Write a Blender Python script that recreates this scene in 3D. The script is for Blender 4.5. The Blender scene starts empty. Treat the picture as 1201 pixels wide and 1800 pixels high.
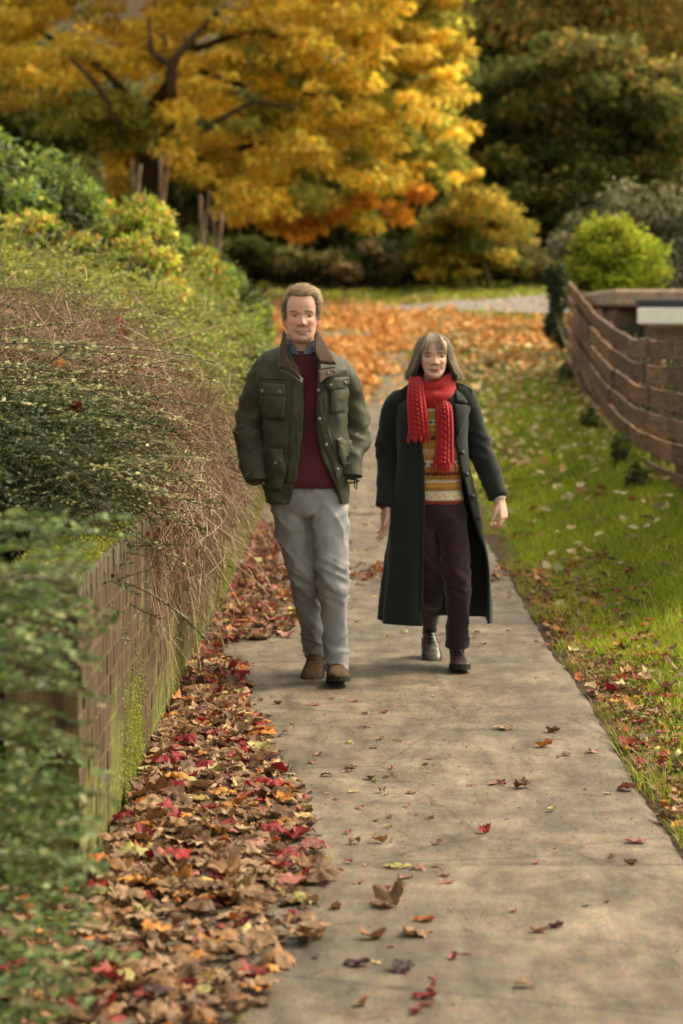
import bpy, math, random
import numpy as np
from mathutils import Vector, Matrix, Quaternion

rng = np.random.default_rng(11)
random.seed(5)
scene = bpy.context.scene
COL = scene.collection
R = math.radians

# ------------------------------------------------------------------ camera
CAM_H = 1.66
cam_d = bpy.data.cameras.new('camera')
cam = bpy.data.objects.new('camera', cam_d)
COL.objects.link(cam)
cam.location = (0, 0, CAM_H)
cam.rotation_euler = (R(90 - 4.43), 0, 0)
cam_d.sensor_fit = 'VERTICAL'
cam_d.sensor_height = 36.0
cam_d.lens = 85.0
cam_d.clip_end = 1000
cam_d.dof.use_dof = True
cam_d.dof.focus_distance = 9.6
cam_d.dof.aperture_fstop = 3.0
cam_d.dof.aperture_blades = 9
scene.camera = cam

# ------------------------------------------------------------------ light
SUN_EL, SUN_AZ = R(46), R(66)          # behind the couple, a little to the right
world = bpy.data.worlds.new('World')
scene.world = world
world.use_nodes = True
wn = world.node_tree.nodes; wl = world.node_tree.links
bg = wn['Background']
sky = wn.new('ShaderNodeTexSky')
sky.sky_type = 'NISHITA'
sky.sun_disc = False
sky.sun_elevation = SUN_EL
sky.sun_rotation = SUN_AZ
sky.air_density = 1.0
sky.dust_density = 4.0
hs = wn.new('ShaderNodeHueSaturation')
hs.inputs['Saturation'].default_value = 0.35      # thin cloud cover
tint = wn.new('ShaderNodeMix'); tint.data_type = 'RGBA'; tint.blend_type = 'MULTIPLY'
tint.inputs[0].default_value = 1.0
tint.inputs[7].default_value = (1.0, 0.89, 0.68, 1)
wl.new(sky.outputs[0], hs.inputs['Color'])
wl.new(hs.outputs[0], tint.inputs[6])
wl.new(tint.outputs[2], bg.inputs['Color'])
bg.inputs['Strength'].default_value = 0.15
sun_d = bpy.data.lights.new('sun', 'SUN')
sun_d.energy = 1.5
sun_d.angle = R(12)
sun_d.color = (1.0, 0.83, 0.60)
sun = bpy.data.objects.new('sun', sun_d)
COL.objects.link(sun)
S = Vector((math.sin(SUN_AZ) * math.cos(SUN_EL), math.cos(SUN_AZ) * math.cos(SUN_EL), math.sin(SUN_EL)))
sun.rotation_euler = S.to_track_quat('Z', 'Y').to_euler()
sun.location = (6, 12, 14)

vs = scene.view_settings
vs.view_transform = 'Standard'
vs.look = 'None'
vs.exposure = 1.5
vs.gamma = 1.0
vs.use_curve_mapping = False
scene.cycles.use_denoising = True
scene.cycles.max_bounces = 8
scene.cycles.transparent_max_bounces = 4
scene.cycles.sample_clamp_indirect = 6.0

# ------------------------------------------------------------------ helpers
def tag(o, label=None, cat=None, group=None, kind=None):
    if label: o['label'] = label
    if cat: o['category'] = cat
    if group: o['group'] = group
    if kind: o['kind'] = kind
    return o

def empty(name, loc=(0, 0, 0), rz=0.0, label=None, cat=None, group=None, parent=None):
    o = bpy.data.objects.new(name, None)
    COL.objects.link(o)
    o.location = loc
    o.rotation_euler = (0, 0, rz)
    o.empty_display_size = 0.2
    if parent: o.parent = parent
    return tag(o, label, cat, group)

def mesh_data(name, V, F, mat=None, smooth=True, col=None):
    """V (n,3); F list of (k,3)/(k,4) int arrays; col (n,3) point colours"""
    V = np.asarray(V, dtype=np.float32)
    F = [np.asarray(f, dtype=np.int32) for f in F if len(f)]
    me = bpy.data.meshes.new(name)
    me.vertices.add(len(V))
    me.vertices.foreach_set('co', V.ravel())
    nl = sum(f.size for f in F); nf = sum(len(f) for f in F)
    me.loops.add(nl)
    me.loops.foreach_set('vertex_index', np.concatenate([f.ravel() for f in F]))
    me.polygons.add(nf)
    tot = np.concatenate([np.full(len(f), f.shape[1], dtype=np.int32) for f in F])
    st = np.concatenate([[0], np.cumsum(tot)[:-1]]).astype(np.int32)
    me.polygons.foreach_set('loop_start', st)
    me.polygons.foreach_set('loop_total', tot)
    me.polygons.foreach_set('use_smooth', np.full(nf, bool(smooth)))
    if col is not None:
        a = me.color_attributes.new('Col', 'FLOAT_COLOR', 'POINT')
        c = np.ones((len(V), 4), dtype=np.float32)
        c[:, :3] = np.clip(col, 0, 1)
        a.data.foreach_set('color', c.ravel())
    if mat: me.materials.append(mat)
    me.update(calc_edges=True)
    return me

def obj(name, me, parent=None, loc=None):
    o = bpy.data.objects.new(name, me)
    COL.objects.link(o)
    if parent: o.parent = parent
    if loc is not None: o.location = loc
    return o

def build(name, V, F, mat=None, parent=None, smooth=True, col=None):
    return obj(name, mesh_data(name, V, F, mat, smooth, col), parent)

class Acc:
    """collects several pieces into one mesh"""
    def __init__(s): s.V = []; s.F3 = []; s.F4 = []; s.C = []; s.n = 0
    def add(s, V, F, col=None):
        V = np.asarray(V, dtype=np.float32)
        for f in F:
            f = np.asarray(f, dtype=np.int32)
            if len(f): (s.F3 if f.shape[1] == 3 else s.F4).append(f + s.n)
        s.V.append(V); s.n += len(V)
        if col is not None:
            c = np.asarray(col, dtype=np.float32)
            if c.ndim == 1: c = np.tile(c, (len(V), 1))
            s.C.append(c)
        return s
    def arrays(s):
        F = []
        if s.F3: F.append(np.concatenate(s.F3))
        if s.F4: F.append(np.concatenate(s.F4))
        return np.concatenate(s.V), F, (np.concatenate(s.C) if s.C else None)
    def build(s, name, mat=None, parent=None, smooth=True):
        V, F, C = s.arrays()
        return build(name, V, F, mat, parent, smooth, C)

def _h(ix, iy, iz, seed):
    h = (ix.astype(np.int64) * 73856093) ^ (iy.astype(np.int64) * 19349663) ^ (iz.astype(np.int64) * 83492791) ^ (seed * 2654435761)
    h = (h ^ (h >> 13)) * 1274126177
    h = h ^ (h >> 16)
    return (h & 0xFFFF).astype(np.float64) / 32767.5 - 1.0

def noise(p, seed=0):
    """value noise, -1..1, p (n,3)"""
    p = np.asarray(p, dtype=np.float64)
    i = np.floor(p).astype(np.int64); f = p - i
    f = f * f * f * (f * (f * 6 - 15) + 10)
    out = 0
    for dx in (0, 1):
        wx = f[:, 0] if dx else 1 - f[:, 0]
        for dy in (0, 1):
            wy = f[:, 1] if dy else 1 - f[:, 1]
            for dz in (0, 1):
                wz = f[:, 2] if dz else 1 - f[:, 2]
                out = out + wx * wy * wz * _h(i[:, 0] + dx, i[:, 1] + dy, i[:, 2] + dz, seed)
    return out

def fbm(p, seed=0, octv=3):
    p = np.asarray(p, dtype=np.float64); o = 0; a = 1.0; t = 0
    for k in range(octv):
        o = o + a * noise(p * (2 ** k) + 7.3 * k, seed + k); t += a; a *= 0.5
    return o / t

def sstep(a, b, x):
    t = np.clip((np.asarray(x, dtype=float) - a) / (b - a), 0, 1)
    return t * t * (3 - 2 * t)

def unit(v):
    v = np.asarray(v, dtype=float)
    return v / np.maximum(np.linalg.norm(v, axis=-1, keepdims=True), 1e-9)

def rand_unit(n):
    return unit(rng.normal(size=(n, 3)))

# ---- shader helpers
def new_mat(name):
    m = bpy.data.materials.new(name)
    m.use_nodes = True
    nt = m.node_tree
    return m, nt, nt.nodes, nt.links, nt.nodes['Principled BSDF']

def setp(b, **k):
    nm = {'rough': 'Roughness', 'spec': 'Specular IOR Level', 'metal': 'Metallic', 'sheen': 'Sheen Weight', 'coat': 'Coat Weight',
          'sss': 'Subsurface Weight'}
    for a, v in k.items():
        b.inputs[nm[a]].default_value = v

def texco(n, l, scale=(1, 1, 1), world_space=False, rot=(0, 0, 0)):
    m = n.new('ShaderNodeMapping')
    m.inputs['Scale'].default_value = scale
    m.inputs['Rotation'].default_value = rot
    if world_space:
        g = n.new('ShaderNodeNewGeometry'); l.new(g.outputs['Position'], m.inputs[0])
    else:
        t = n.new('ShaderNodeTexCoord'); l.new(t.outputs['Object'], m.inputs[0])
    return m.outputs[0]

def ntex(n, l, vec, scale=5, detail=4, rough=0.55, dist=0.0):
    t = n.new('ShaderNodeTexNoise')
    t.inputs['Scale'].default_value = scale
    t.inputs['Detail'].default_value = detail
    t.inputs['Roughness'].default_value = rough
    t.inputs['Distortion'].default_value = dist
    l.new(vec, t.inputs['Vector'])
    return t.outputs['Fac']

def ramp(n, l, fac, stops):
    r = n.new('ShaderNodeValToRGB')
    e = r.color_ramp.elements
    while len(e) > 1: e.remove(e[-1])
    e[0].position = stops[0][0]; c = stops[0][1]
    e[0].color = (*c, 1) if not np.isscalar(c) else (c, c, c, 1)
    for p, c in stops[1:]:
        x = e.new(p); x.color = (*c, 1) if not np.isscalar(c) else (c, c, c, 1)
    l.new(fac, r.inputs[0])
    return r.outputs[0]

def mixc(n, l, fac, a, b, mode='MIX'):
    m = n.new('ShaderNodeMix'); m.data_type = 'RGBA'; m.blend_type = mode
    for idx, v in ((0, fac), (6, a), (7, b)):
        if isinstance(v, bpy.types.NodeSocket): l.new(v, m.inputs[idx])
        elif idx == 0: m.inputs[0].default_value = v
        else: m.inputs[idx].default_value = (*v, 1)
    return m.outputs[2]

def bump(n, l, b, h, strength=0.3, dist=0.01):
    x = n.new('ShaderNodeBump')
    x.inputs['Strength'].default_value = strength
    x.inputs['Distance'].default_value = dist
    l.new(h, x.inputs['Height'])
    l.new(x.outputs[0], b.inputs['Normal'])

def attr(n):
    a = n.new('ShaderNodeAttribute'); a.attribute_name = 'Col'
    return a.outputs['Color']

def leaf_mat(name, trans=0.35, rough=0.5, spec=0.35, gain=1.15, mottle=0.0, bmp=0.0):
    m, nt, n, l, b = new_mat(name)
    c = attr(n)
    v = ntex(n, l, texco(n, l, world_space=True), 70, 4, .6)
    c2 = mixc(n, l, 0.35 + mottle * .4, c, ramp(n, l, v, [(0.32, 0.40), (0.52, .92), (0.7, 1.1)]), 'MULTIPLY')
    if mottle:
        v2 = ntex(n, l, texco(n, l, world_space=True), 260, 3, .6)
        c2 = mixc(n, l, mottle, c2, ramp(n, l, v2, [(0.34, .45), (0.5, 1.0), (0.7, 1.2)]), 'MULTIPLY')
        bump(n, l, b, v, bmp, .006)
    l.new(c2, b.inputs['Base Color'])
    setp(b, rough=rough, spec=spec)
    t = n.new('ShaderNodeBsdfTranslucent')
    g = mixc(n, l, 1.0, c2, (gain, gain, gain), 'MULTIPLY')
    l.new(g, t.inputs['Color'])
    x = n.new('ShaderNodeMixShader'); x.inputs[0].default_value = trans
    l.new(b.outputs[0], x.inputs[1]); l.new(t.outputs[0], x.inputs[2])
    l.new(x.outputs[0], n['Material Output'].inputs['Surface'])
    return m

def plain_mat(name, color, rough=0.7, spec=0.3, nscale=30, nvar=0.35, bmp=0.2, bdist=0.004, use_attr=False, stretch=(1, 1, 1), sheen=0.0):
    m, nt, n, l, b = new_mat(name)
    vec = texco(n, l, stretch)
    f = ntex(n, l, vec, nscale, 5)
    c = attr(n) if use_attr else None
    dark = ramp(n, l, f, [(0.3, 1 - nvar), (0.7, 1.0 + nvar * 0.3)])
    c = mixc(n, l, 1.0, c if c is not None else color, dark, 'MULTIPLY')
    l.new(c, b.inputs['Base Color'])
    setp(b, rough=rough, spec=spec, sheen=sheen)
    if bmp: bump(n, l, b, f, bmp, bdist)
    return m

# ---- geometry helpers
def frames(P):
    """parallel-transport frames along polyline P (m,3) -> T, A, B"""
    P = np.asarray(P, dtype=float)
    T = np.gradient(P, axis=0); T = unit(T)
    a = np.array([1.0, 0, 0]) if abs(T[0][0]) < 0.8 else np.array([0, 1.0, 0])
    A = np.zeros_like(P); B = np.zeros_like(P)
    a = unit(a - T[0] * np.dot(a, T[0]))
    for i in range(len(P)):
        a = unit(a - T[i] * np.dot(a, T[i]))
        A[i] = a; B[i] = np.cross(T[i], a)
    return T, A, B

def resample(P, n):
    """Catmull-Rom resample of control points (any number of columns)"""
    P = np.asarray(P, dtype=float)
    m = len(P)
    Q = np.vstack([2 * P[0] - P[1], P, 2 * P[-1] - P[-2]])
    t = np.linspace(0, m - 1, n)
    i = np.minimum(t.astype(int), m - 2); f = (t - i)[:, None]
    p0, p1, p2, p3 = Q[i], Q[i + 1], Q[i + 2], Q[i + 3]
    return 0.5 * (2 * p1 + (p2 - p0) * f + (2 * p0 - 5 * p1 + 4 * p2 - p3) * f ** 2 + (3 * p1 - p0 - 3 * p2 + p3) * f ** 3)

def grid_faces(m, k, wrap=True):
    i = np.arange(m - 1)[:, None]; j = np.arange(k if wrap else k - 1)[None, :]
    j2 = (j + 1) % k
    a = i * k + j; b = i * k + j2; c = (i + 1) * k + j2; d = (i + 1) * k + j
    return np.stack([a, b, c, d], -1).reshape(-1, 4)

def tube(P, ra, rb=None, k=12, cap=True, n=None, sup=2.0):
    """tube along control points; ra/rb radii per control point"""
    P = np.asarray(P, dtype=float)
    ra = np.broadcast_to(np.asarray(ra, dtype=float), (len(P),))
    rb = ra if rb is None else np.broadcast_to(np.asarray(rb, dtype=float), (len(P),))
    if n:
        X = resample(np.column_stack([P, ra, rb]), n); P, ra, rb = X[:, :3], X[:, 3], X[:, 4]
    T, A, B = frames(P)
    th = np.linspace(0, 2 * np.pi, k, endpoint=False)
    c, s = np.cos(th), np.sin(th)
    if sup != 2.0:
        c = np.sign(c) * np.abs(c) ** (2 / sup); s = np.sign(s) * np.abs(s) ** (2 / sup)
    V = P[:, None, :] + A[:, None, :] * (ra[:, None] * c)[:, :, None] + B[:, None, :] * (rb[:, None] * s)[:, :, None]
    m = len(P)
    V = V.reshape(-1, 3)
    F = [grid_faces(m, k)]
    if cap:
        V = np.vstack([V, P[0] - T[0] * min(ra[0], rb[0]) * 0.55, P[-1] + T[-1] * min(ra[-1], rb[-1]) * 0.55])
        a = np.arange(k); b = (a + 1) % k
        F.append(np.column_stack([b, a, np.full(k, m * k)]))
        o = (m - 1) * k
        F.append(np.column_stack([o + a, o + b, np.full(k, m * k + 1)]))
    return V, F

def box(cx, cy, cz, sx, sy, sz, bev=0.0):
    """box with optional chamfer on all edges parallel to the long faces"""
    x, y, z = sx / 2, sy / 2, sz / 2
    if not bev:
        V = np.array([[a * x, b * y, c * z] for a in (-1, 1) for b in (-1, 1) for c in (-1, 1)]) + (cx, cy, cz)
        F = [np.array([[0, 1, 3, 2], [4, 6, 7, 5], [0, 4, 5, 1], [2, 3, 7, 6], [0, 2, 6, 4], [1, 5, 7, 3]])]
        return V, F
    b = bev
    V = []
    for s in (-1, 1):
        V += [[s * (x - b), q * (y - b), r * z] for q, r in ()]
    # chamfered: 24 verts (3 per corner)
    idx = {}
    V = []
    for a in (-1, 1):
        for bb in (-1, 1):
            for c in (-1, 1):
                for ax in range(3):
                    v = [a * (x - b), bb * (y - b), c * (z - b)]
                    v[ax] = (a * x, bb * y, c * z)[ax]
                    idx[(a, bb, c, ax)] = len(V); V.append(v)
    Q = []; T = []
    def quad(ks): Q.append([idx[k] for k in ks])
    for s in (-1, 1):
        o = [(-1, -1), (1, -1), (1, 1), (-1, 1)]
        if s < 0: o = o[::-1]
        quad([(s, p, q, 0) for p, q in o])
        quad([(q, s, p, 1) for p, q in o])
        quad([(p, q, s, 2) for p, q in o])
    for p in (-1, 1):
        for q in (-1, 1):
            quad([(p, q, -1, 0), (p, q, 1, 0), (p, q, 1, 1), (p, q, -1, 1)])
            quad([(p, -1, q, 0), (p, 1, q, 0), (p, 1, q, 2), (p, -1, q, 2)])
            quad([(-1, p, q, 1), (1, p, q, 1), (1, p, q, 2), (-1, p, q, 2)])
            for r in (-1, 1): T.append([idx[(p, q, r, 0)], idx[(p, q, r, 1)], idx[(p, q, r, 2)]])
    return np.array(V) + (cx, cy, cz), [np.array(Q), np.array(T)]

def leafgeo(P, D, N, L, W, fold=0.25, kind='hex', bend=0.0):
    """leaves at P, along D, facing N; L/W arrays. returns V,F"""
    n = len(P)
    D = unit(D); N = N - D * np.sum(N * D, -1, keepdims=True); N = unit(N); Sd = np.cross(D, N)
    L = np.broadcast_to(L, (n,))[:, None]; W = np.broadcast_to(W, (n,))[:, None]
    if kind == 'hex':
        v = [P, P + D * L * .33 + Sd * W * .48 + N * W * fold * .5, P + D * L * .70 + Sd * W * .40 + N * (W * fold * .4 - L * bend * .5),
             P + D * L - N * L * bend, P + D * L * .70 - Sd * W * .40 + N * (W * fold * .4 - L * bend * .5), P + D * L * .33 - Sd * W * .48 + N * W * fold * .5]
        V = np.stack(v, 1).reshape(-1, 3)
        b = (np.arange(n) * 6)[:, None]
        F = np.concatenate([b + np.array([[0, 1, 2, 3]]), b + np.array([[0, 3, 4, 5]])])
        return V, [F], 6
    v = [P, P + D * L * .45 + Sd * W * .5 + N * W * fold * .5, P + D * L, P + D * L * .45 - Sd * W * .5 + N * W * fold * .5]
    V = np.stack(v, 1).reshape(-1, 3)
    b = (np.arange(n) * 4)[:, None]
    F = np.concatenate([b + np.array([[0, 1, 2]]), b + np.array([[0, 2, 3]])])
    return V, [F], 4

def pick_cols(palette, n, jitter=0.18, w=None):
    pal = np.asarray(palette, dtype=float)
    i = rng.choice(len(pal), n, p=None if w is None else np.asarray(w) / np.sum(w))
    c = pal[i] * (1 + rng.normal(0, jitter, (n, 1)))
    c = c * (1 + rng.normal(0, jitter * 0.3, (n, 3)))
    return np.clip(c, 0.003, 0.95)

def ribbons(P, W, N=None):
    """thin flat strips: P (n,m,3) polylines, W (n,) or (n,m) widths -> V,F"""
    n, m, _ = P.shape
    T = unit(np.gradient(P, axis=1))
    if N is None: N = np.repeat(rand_unit(n)[:, None, :], m, 1)
    Sd = unit(np.cross(T, N))
    W = np.asarray(W, dtype=float)
    if W.ndim == 1: W = np.repeat(W[:, None], m, 1)
    a = P - Sd * W[:, :, None] / 2; b = P + Sd * W[:, :, None] / 2
    V = np.stack([a, b], 2).reshape(-1, 3)
    base = (np.arange(n) * m * 2)[:, None, None]; j = (np.arange(m - 1) * 2)[None, :, None]
    F = base + j + np.array([0, 1, 3, 2])[None, None, :]
    return V, [F.reshape(-1, 4)], 2 * m

# ------------------------------------------------------------------ terrain
_hy = np.array([-60, 17, 21, 25, 30, 35, 41, 48, 56, 66, 75, 90, 110, 140, 200, 300.])
_hz = np.array([0, 0, .05, .18, .42, .70, 1.13, 1.64, 2.12, 2.80, 3.6, 7.0, 14, 26, 48, 80.])
_yd = np.linspace(-60, 300, 1441)
_zd = np.convolve(np.pad(np.interp(_yd, _hy, _hz), 10, mode='edge'), np.ones(21) / 21, 'valid')
_zd[_yd < 15] = 0
def terrain(x, y):
    x = np.asarray(x, dtype=float); y = np.asarray(y, dtype=float)
    z = np.interp(y, _yd, _zd)
    lat = 0.40 * sstep(1.35, 2.5, x) * sstep(7, 14, y) * (1 - 0.75 * sstep(36, 50, y))
    e = 0.03 * sstep(1.2, 1.5, x) * (1 - sstep(40, 50, y))
    left = 0.35 * sstep(-2.5, -7, x) * sstep(30, 40, y)
    return z + lat + e + left
def at(px, py, d):
    """world point seen at photo pixel (1201x1800) at ground-plan distance d"""
    th = R(4.43); u = (900 - py) / 4250.0; r = (px - 600.5) / 4250.0
    fy = math.cos(th) + math.sin(th) * u; fz = -math.sin(th) + math.cos(th) * u
    t = d / fy
    return np.array([r * t, d, CAM_H + fz * t])
# ================================================================== SETTING
# ---- ground sheet
def mat_ground():
    m, nt, n, l, b = new_mat('turf and soil')
    v = texco(n, l, world_space=True)
    f1 = ntex(n, l, v, 1.6, 5, .6); f2 = ntex(n, l, v, 22, 4, .6)
    c = ramp(n, l, f1, [(.3, (.05, .07, .012)), (.5, (.085, .115, .016)), (.7, (.095, .085, .026))])
    c = mixc(n, l, .6, c, ramp(n, l, f2, [(.3, .35), (.7, 1.1)]), 'MULTIPLY')
    sx = n.new('ShaderNodeSeparateXYZ'); l.new(v, sx.inputs[0])
    ad = n.new('ShaderNodeMath'); ad.operation = 'MULTIPLY_ADD'; l.new(f1, ad.inputs[0]); ad.inputs[1].default_value = .25; l.new(sx.outputs['X'], ad.inputs[2])
    yy_ = n.new('ShaderNodeMapRange'); yy_.inputs[1].default_value = 36; yy_.inputs[2].default_value = 40; l.new(sx.outputs['Y'], yy_.inputs[0])
    mx = n.new('ShaderNodeMath'); mx.operation = 'ADD'; l.new(ad.outputs[0], mx.inputs[0]); l.new(yy_.outputs[0], mx.inputs[1])
    soil = ramp(n, l, f2, [(.3, (.030, .022, .014)), (.7, (.085, .062, .040))])
    mr = n.new('ShaderNodeMapRange'); mr.inputs[1].default_value = 1.28; mr.inputs[2].default_value = 1.42; l.new(mx.outputs[0], mr.inputs[0])
    c = mixc(n, l, mr.outputs[0], soil, c)
    l.new(c, b.inputs['Base Color']); setp(b, rough=.95, spec=.1)
    bump(n, l, b, f2, .8, .03)
    return m
xs = np.concatenate([np.linspace(-140, -12, 22), np.linspace(-11, -3, 12), np.linspace(-2.6, 5, 40), np.linspace(5.5, 14, 10), np.linspace(16, 140, 20)])
ys = np.concatenate([np.linspace(-30, 3, 8), np.linspace(4, 40, 80), np.linspace(41, 80, 40), np.linspace(83, 290, 40)])
XX, YY = np.meshgrid(xs, ys)
ZZ = terrain(XX, YY)
ZZ -= 0.05 * ((XX > -1.2) & (XX < 1.05) & (YY < 46))      # bed below the path slabs
hillmask = sstep(72, 95, YY)
ZZ += hillmask * 2.0 * fbm(np.column_stack([XX.ravel() / 9, YY.ravel() / 9, 0 * XX.ravel()]), 3).reshape(XX.shape)
G = build('ground', np.column_stack([XX.ravel(), YY.ravel(), ZZ.ravel()]), [grid_faces(len(ys), len(xs), False)], mat_ground())
tag(G, 'grassy ground rising gently behind the path', kind='structure')

# ---- concrete path slabs
def mat_concrete():
    m, nt, n, l, b = new_mat('weathered concrete')
    v = texco(n, l, world_space=True)
    big = ntex(n, l, v, 0.9, 4, .6, .4); mid = ntex(n, l, texco(n, l, (2.2, .8, 1), True), 3.5, 6, .65)
    fine = ntex(n, l, v, 70, 6, .7); grit = ntex(n, l, v, 260, 3, .6)
    c = ramp(n, l, mid, [(.30, (.060, .045, .031)), (.47, (.122, .099, .070)), (.70, (.222, .184, .134))])
    wv = n.new('ShaderNodeTexVoronoi'); wv.feature = 'DISTANCE_TO_EDGE'; wv.inputs['Scale'].default_value = .75
    l.new(mixc(n, l, .12, v, ntex(n, l, v, 2.5, 5, .7)), wv.inputs['Vector'])
    crack = ramp(n, l, wv.outputs['Distance'], [(.0025, .35), (.008, 1.0)])
    c = mixc(n, l, .55, c, mixc(n, l, 1.0, c, crack, 'MULTIPLY'))
    agg = n.new('ShaderNodeTexVoronoi'); agg.inputs['Scale'].default_value = 140; l.new(v, agg.inputs['Vector'])
    c = mixc(n, l, .30, c, mixc(n, l, 1.0, c, agg.outputs['Color'], 'OVERLAY'))
    strk = ntex(n, l, texco(n, l, (1.3, 2.2, 1), True), 2.6, 7, .7, .5)
    c = mixc(n, l, .6, c, ramp(n, l, strk, [(.36, .52), (.50, .95), (.66, 1.2)]), 'MULTIPLY')
    c = mixc(n, l, .55, c, ramp(n, l, big, [(.36, .42), (.50, .82), (.62, 1.22)]), 'MULTIPLY')
    c = mixc(n, l, .45, c, ramp(n, l, fine, [(.30, .45), (.5, 1.0), (.7, 1.15)]), 'MULTIPLY')
    vo = n.new('ShaderNodeTexVoronoi'); vo.inputs['Scale'].default_value = 26; l.new(v, vo.inputs['Vector'])
    sp = ramp(n, l, vo.outputs['Distance'], [(.05, .30), (.11, 1.0)])
    pm = ntex(n, l, v, 4.0, 3)
    c = mixc(n, l, ramp(n, l, pm, [(.45, 0.0), (.62, .8)]), c, mixc(n, l, 1.0, c, sp, 'MULTIPLY'))
    l.new(c, b.inputs['Base Color'])
    l.new(ramp(n, l, big, [(.3, .55), (.7, .85)]), b.inputs['Roughness'])
    setp(b, spec=.35)
    h = mixc(n, l, .5, fine, grit)
    bump(n, l, b, h, .8, .008)
    return m
M_conc = mat_concrete()
path = empty('path', (0, 0, 0)); tag(path, 'worn grey concrete footpath between the wall and the lawn', kind='structure')
cuts = [-3, 2.75, 7.30, 11.75, 15.9, 20.4, 25, 29.5, 34, 38.5, 43, 47]
for a, c in zip(cuts[:-1], cuts[1:]):
    yy = np.linspace(a + .0035, c - .0035, max(3, int((c - a) / .06)) if a < 20 else 20)
    nx = 28
    tilt = rng.normal(0, .004)
    rows = []
    for y in yy:
        xr = 1.12 + .012 * math.sin(y * 1.3) + .022 * fbm(np.array([[y * 2.1, 0, 0]]), 5)[0] + .02 * fbm(np.array([[y * 9, 3, 0]]), 6)[0] + .0075 * max(0, y - 12)
        xx = np.linspace(-.775 + .0045 * (y - 7), xr, nx)
        zz = terrain(xx * 0, np.full(nx, y)) + .004 + tilt * (y - a) / (c - a) - .05 * 0 + .002 * fbm(np.column_stack([xx * 3, xx * 0 + y * 3, xx * 0]), 2)
        zz[-1] -= .03; zz[0] -= .01
        rows.append(np.column_stack([xx, np.full(nx, y), zz]))
    V = np.concatenate(rows); m_ = len(yy)
    F = [grid_faces(m_, nx, False)]
    k0 = len(V); skirt = V[:nx].copy(); skirt[:, 2] -= .06; skirt2 = V[-nx:].copy(); skirt2[:, 2] -= .06
    V = np.vstack([V, skirt, skirt2]); j = np.arange(nx - 1)
    F.append(np.column_stack([k0 + j, k0 + j + 1, j + 1, j])); e0 = (m_ - 1) * nx
    F.append(np.column_stack([e0 + j, e0 + j + 1, k0 + nx + j + 1, k0 + nx + j]))
    build('slab', V, F, M_conc, path)

# ---- distant cross path
M_asph = plain_mat('grey asphalt', (.20, .19, .185), .85, .3, 40, .3, .3)
cp = resample([[16, 63.5, 3.2], [9, 57.5, 4.6], [5.3, 54.5, 4.0], [3.4, 53.2, 2.6], [1.4, 53.8, 1.3], [-.9, 55.5, 1.2], [-5, 58.5, 1.3], [-16, 62, 1.4]], 80)
Vp = []
for x, y, w in cp:
    for s in np.linspace(-1, 1, 5):
        yy_ = y + s * w
        Vp.append([x, yy_, terrain(x, yy_) + .03])
xp = build('cross_path', np.array(Vp), [grid_faces(len(cp), 5, False)], M_asph)
tag(xp, 'grey path crossing the park beyond the orange leaves', kind='structure')

# ---- retained soil behind the wall
M_soil = plain_mat('dark leafy soil', (.035, .026, .016), .95, .1, 18, .6, .8, .03)
bx = np.array([-.955, -1.1, -1.6, -2.5, -4, -7, -12]); by = np.linspace(7.0, 33, 60)
BX, BY = np.meshgrid(bx, by)
BZ = .80 + .16 * (-BX - 1) * sstep(8, 20, BY) + .06 * fbm(np.column_stack([BX.ravel(), BY.ravel(), 0 * BX.ravel()]), 8).reshape(BX.shape)
BZ = np.where(BY > 31, np.minimum(BZ, 1.0), BZ)
bank = np.column_stack([BX.ravel(), BY.ravel(), BZ.ravel()])
Fb = [grid_faces(len(by), len(bx), False)]
lo = len(bank); fr = bank[:len(bx)].copy(); fr[:, 2] = -.1; bk = bank[-len(bx):].copy(); bk[:, 2] = -.1
j = np.arange(len(bx) - 1); e0 = (len(by) - 1) * len(bx)
Fb += [np.column_stack([lo + j, lo + j + 1, j + 1, j]), np.column_stack([e0 + j, e0 + j + 1, lo + len(bx) + j + 1, lo + len(bx) + j])]
bankO = build('soil_bank', np.vstack([bank, fr, bk]), Fb, M_soil)
tag(bankO, 'dark soil bank held behind the brick wall', kind='structure')

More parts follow.
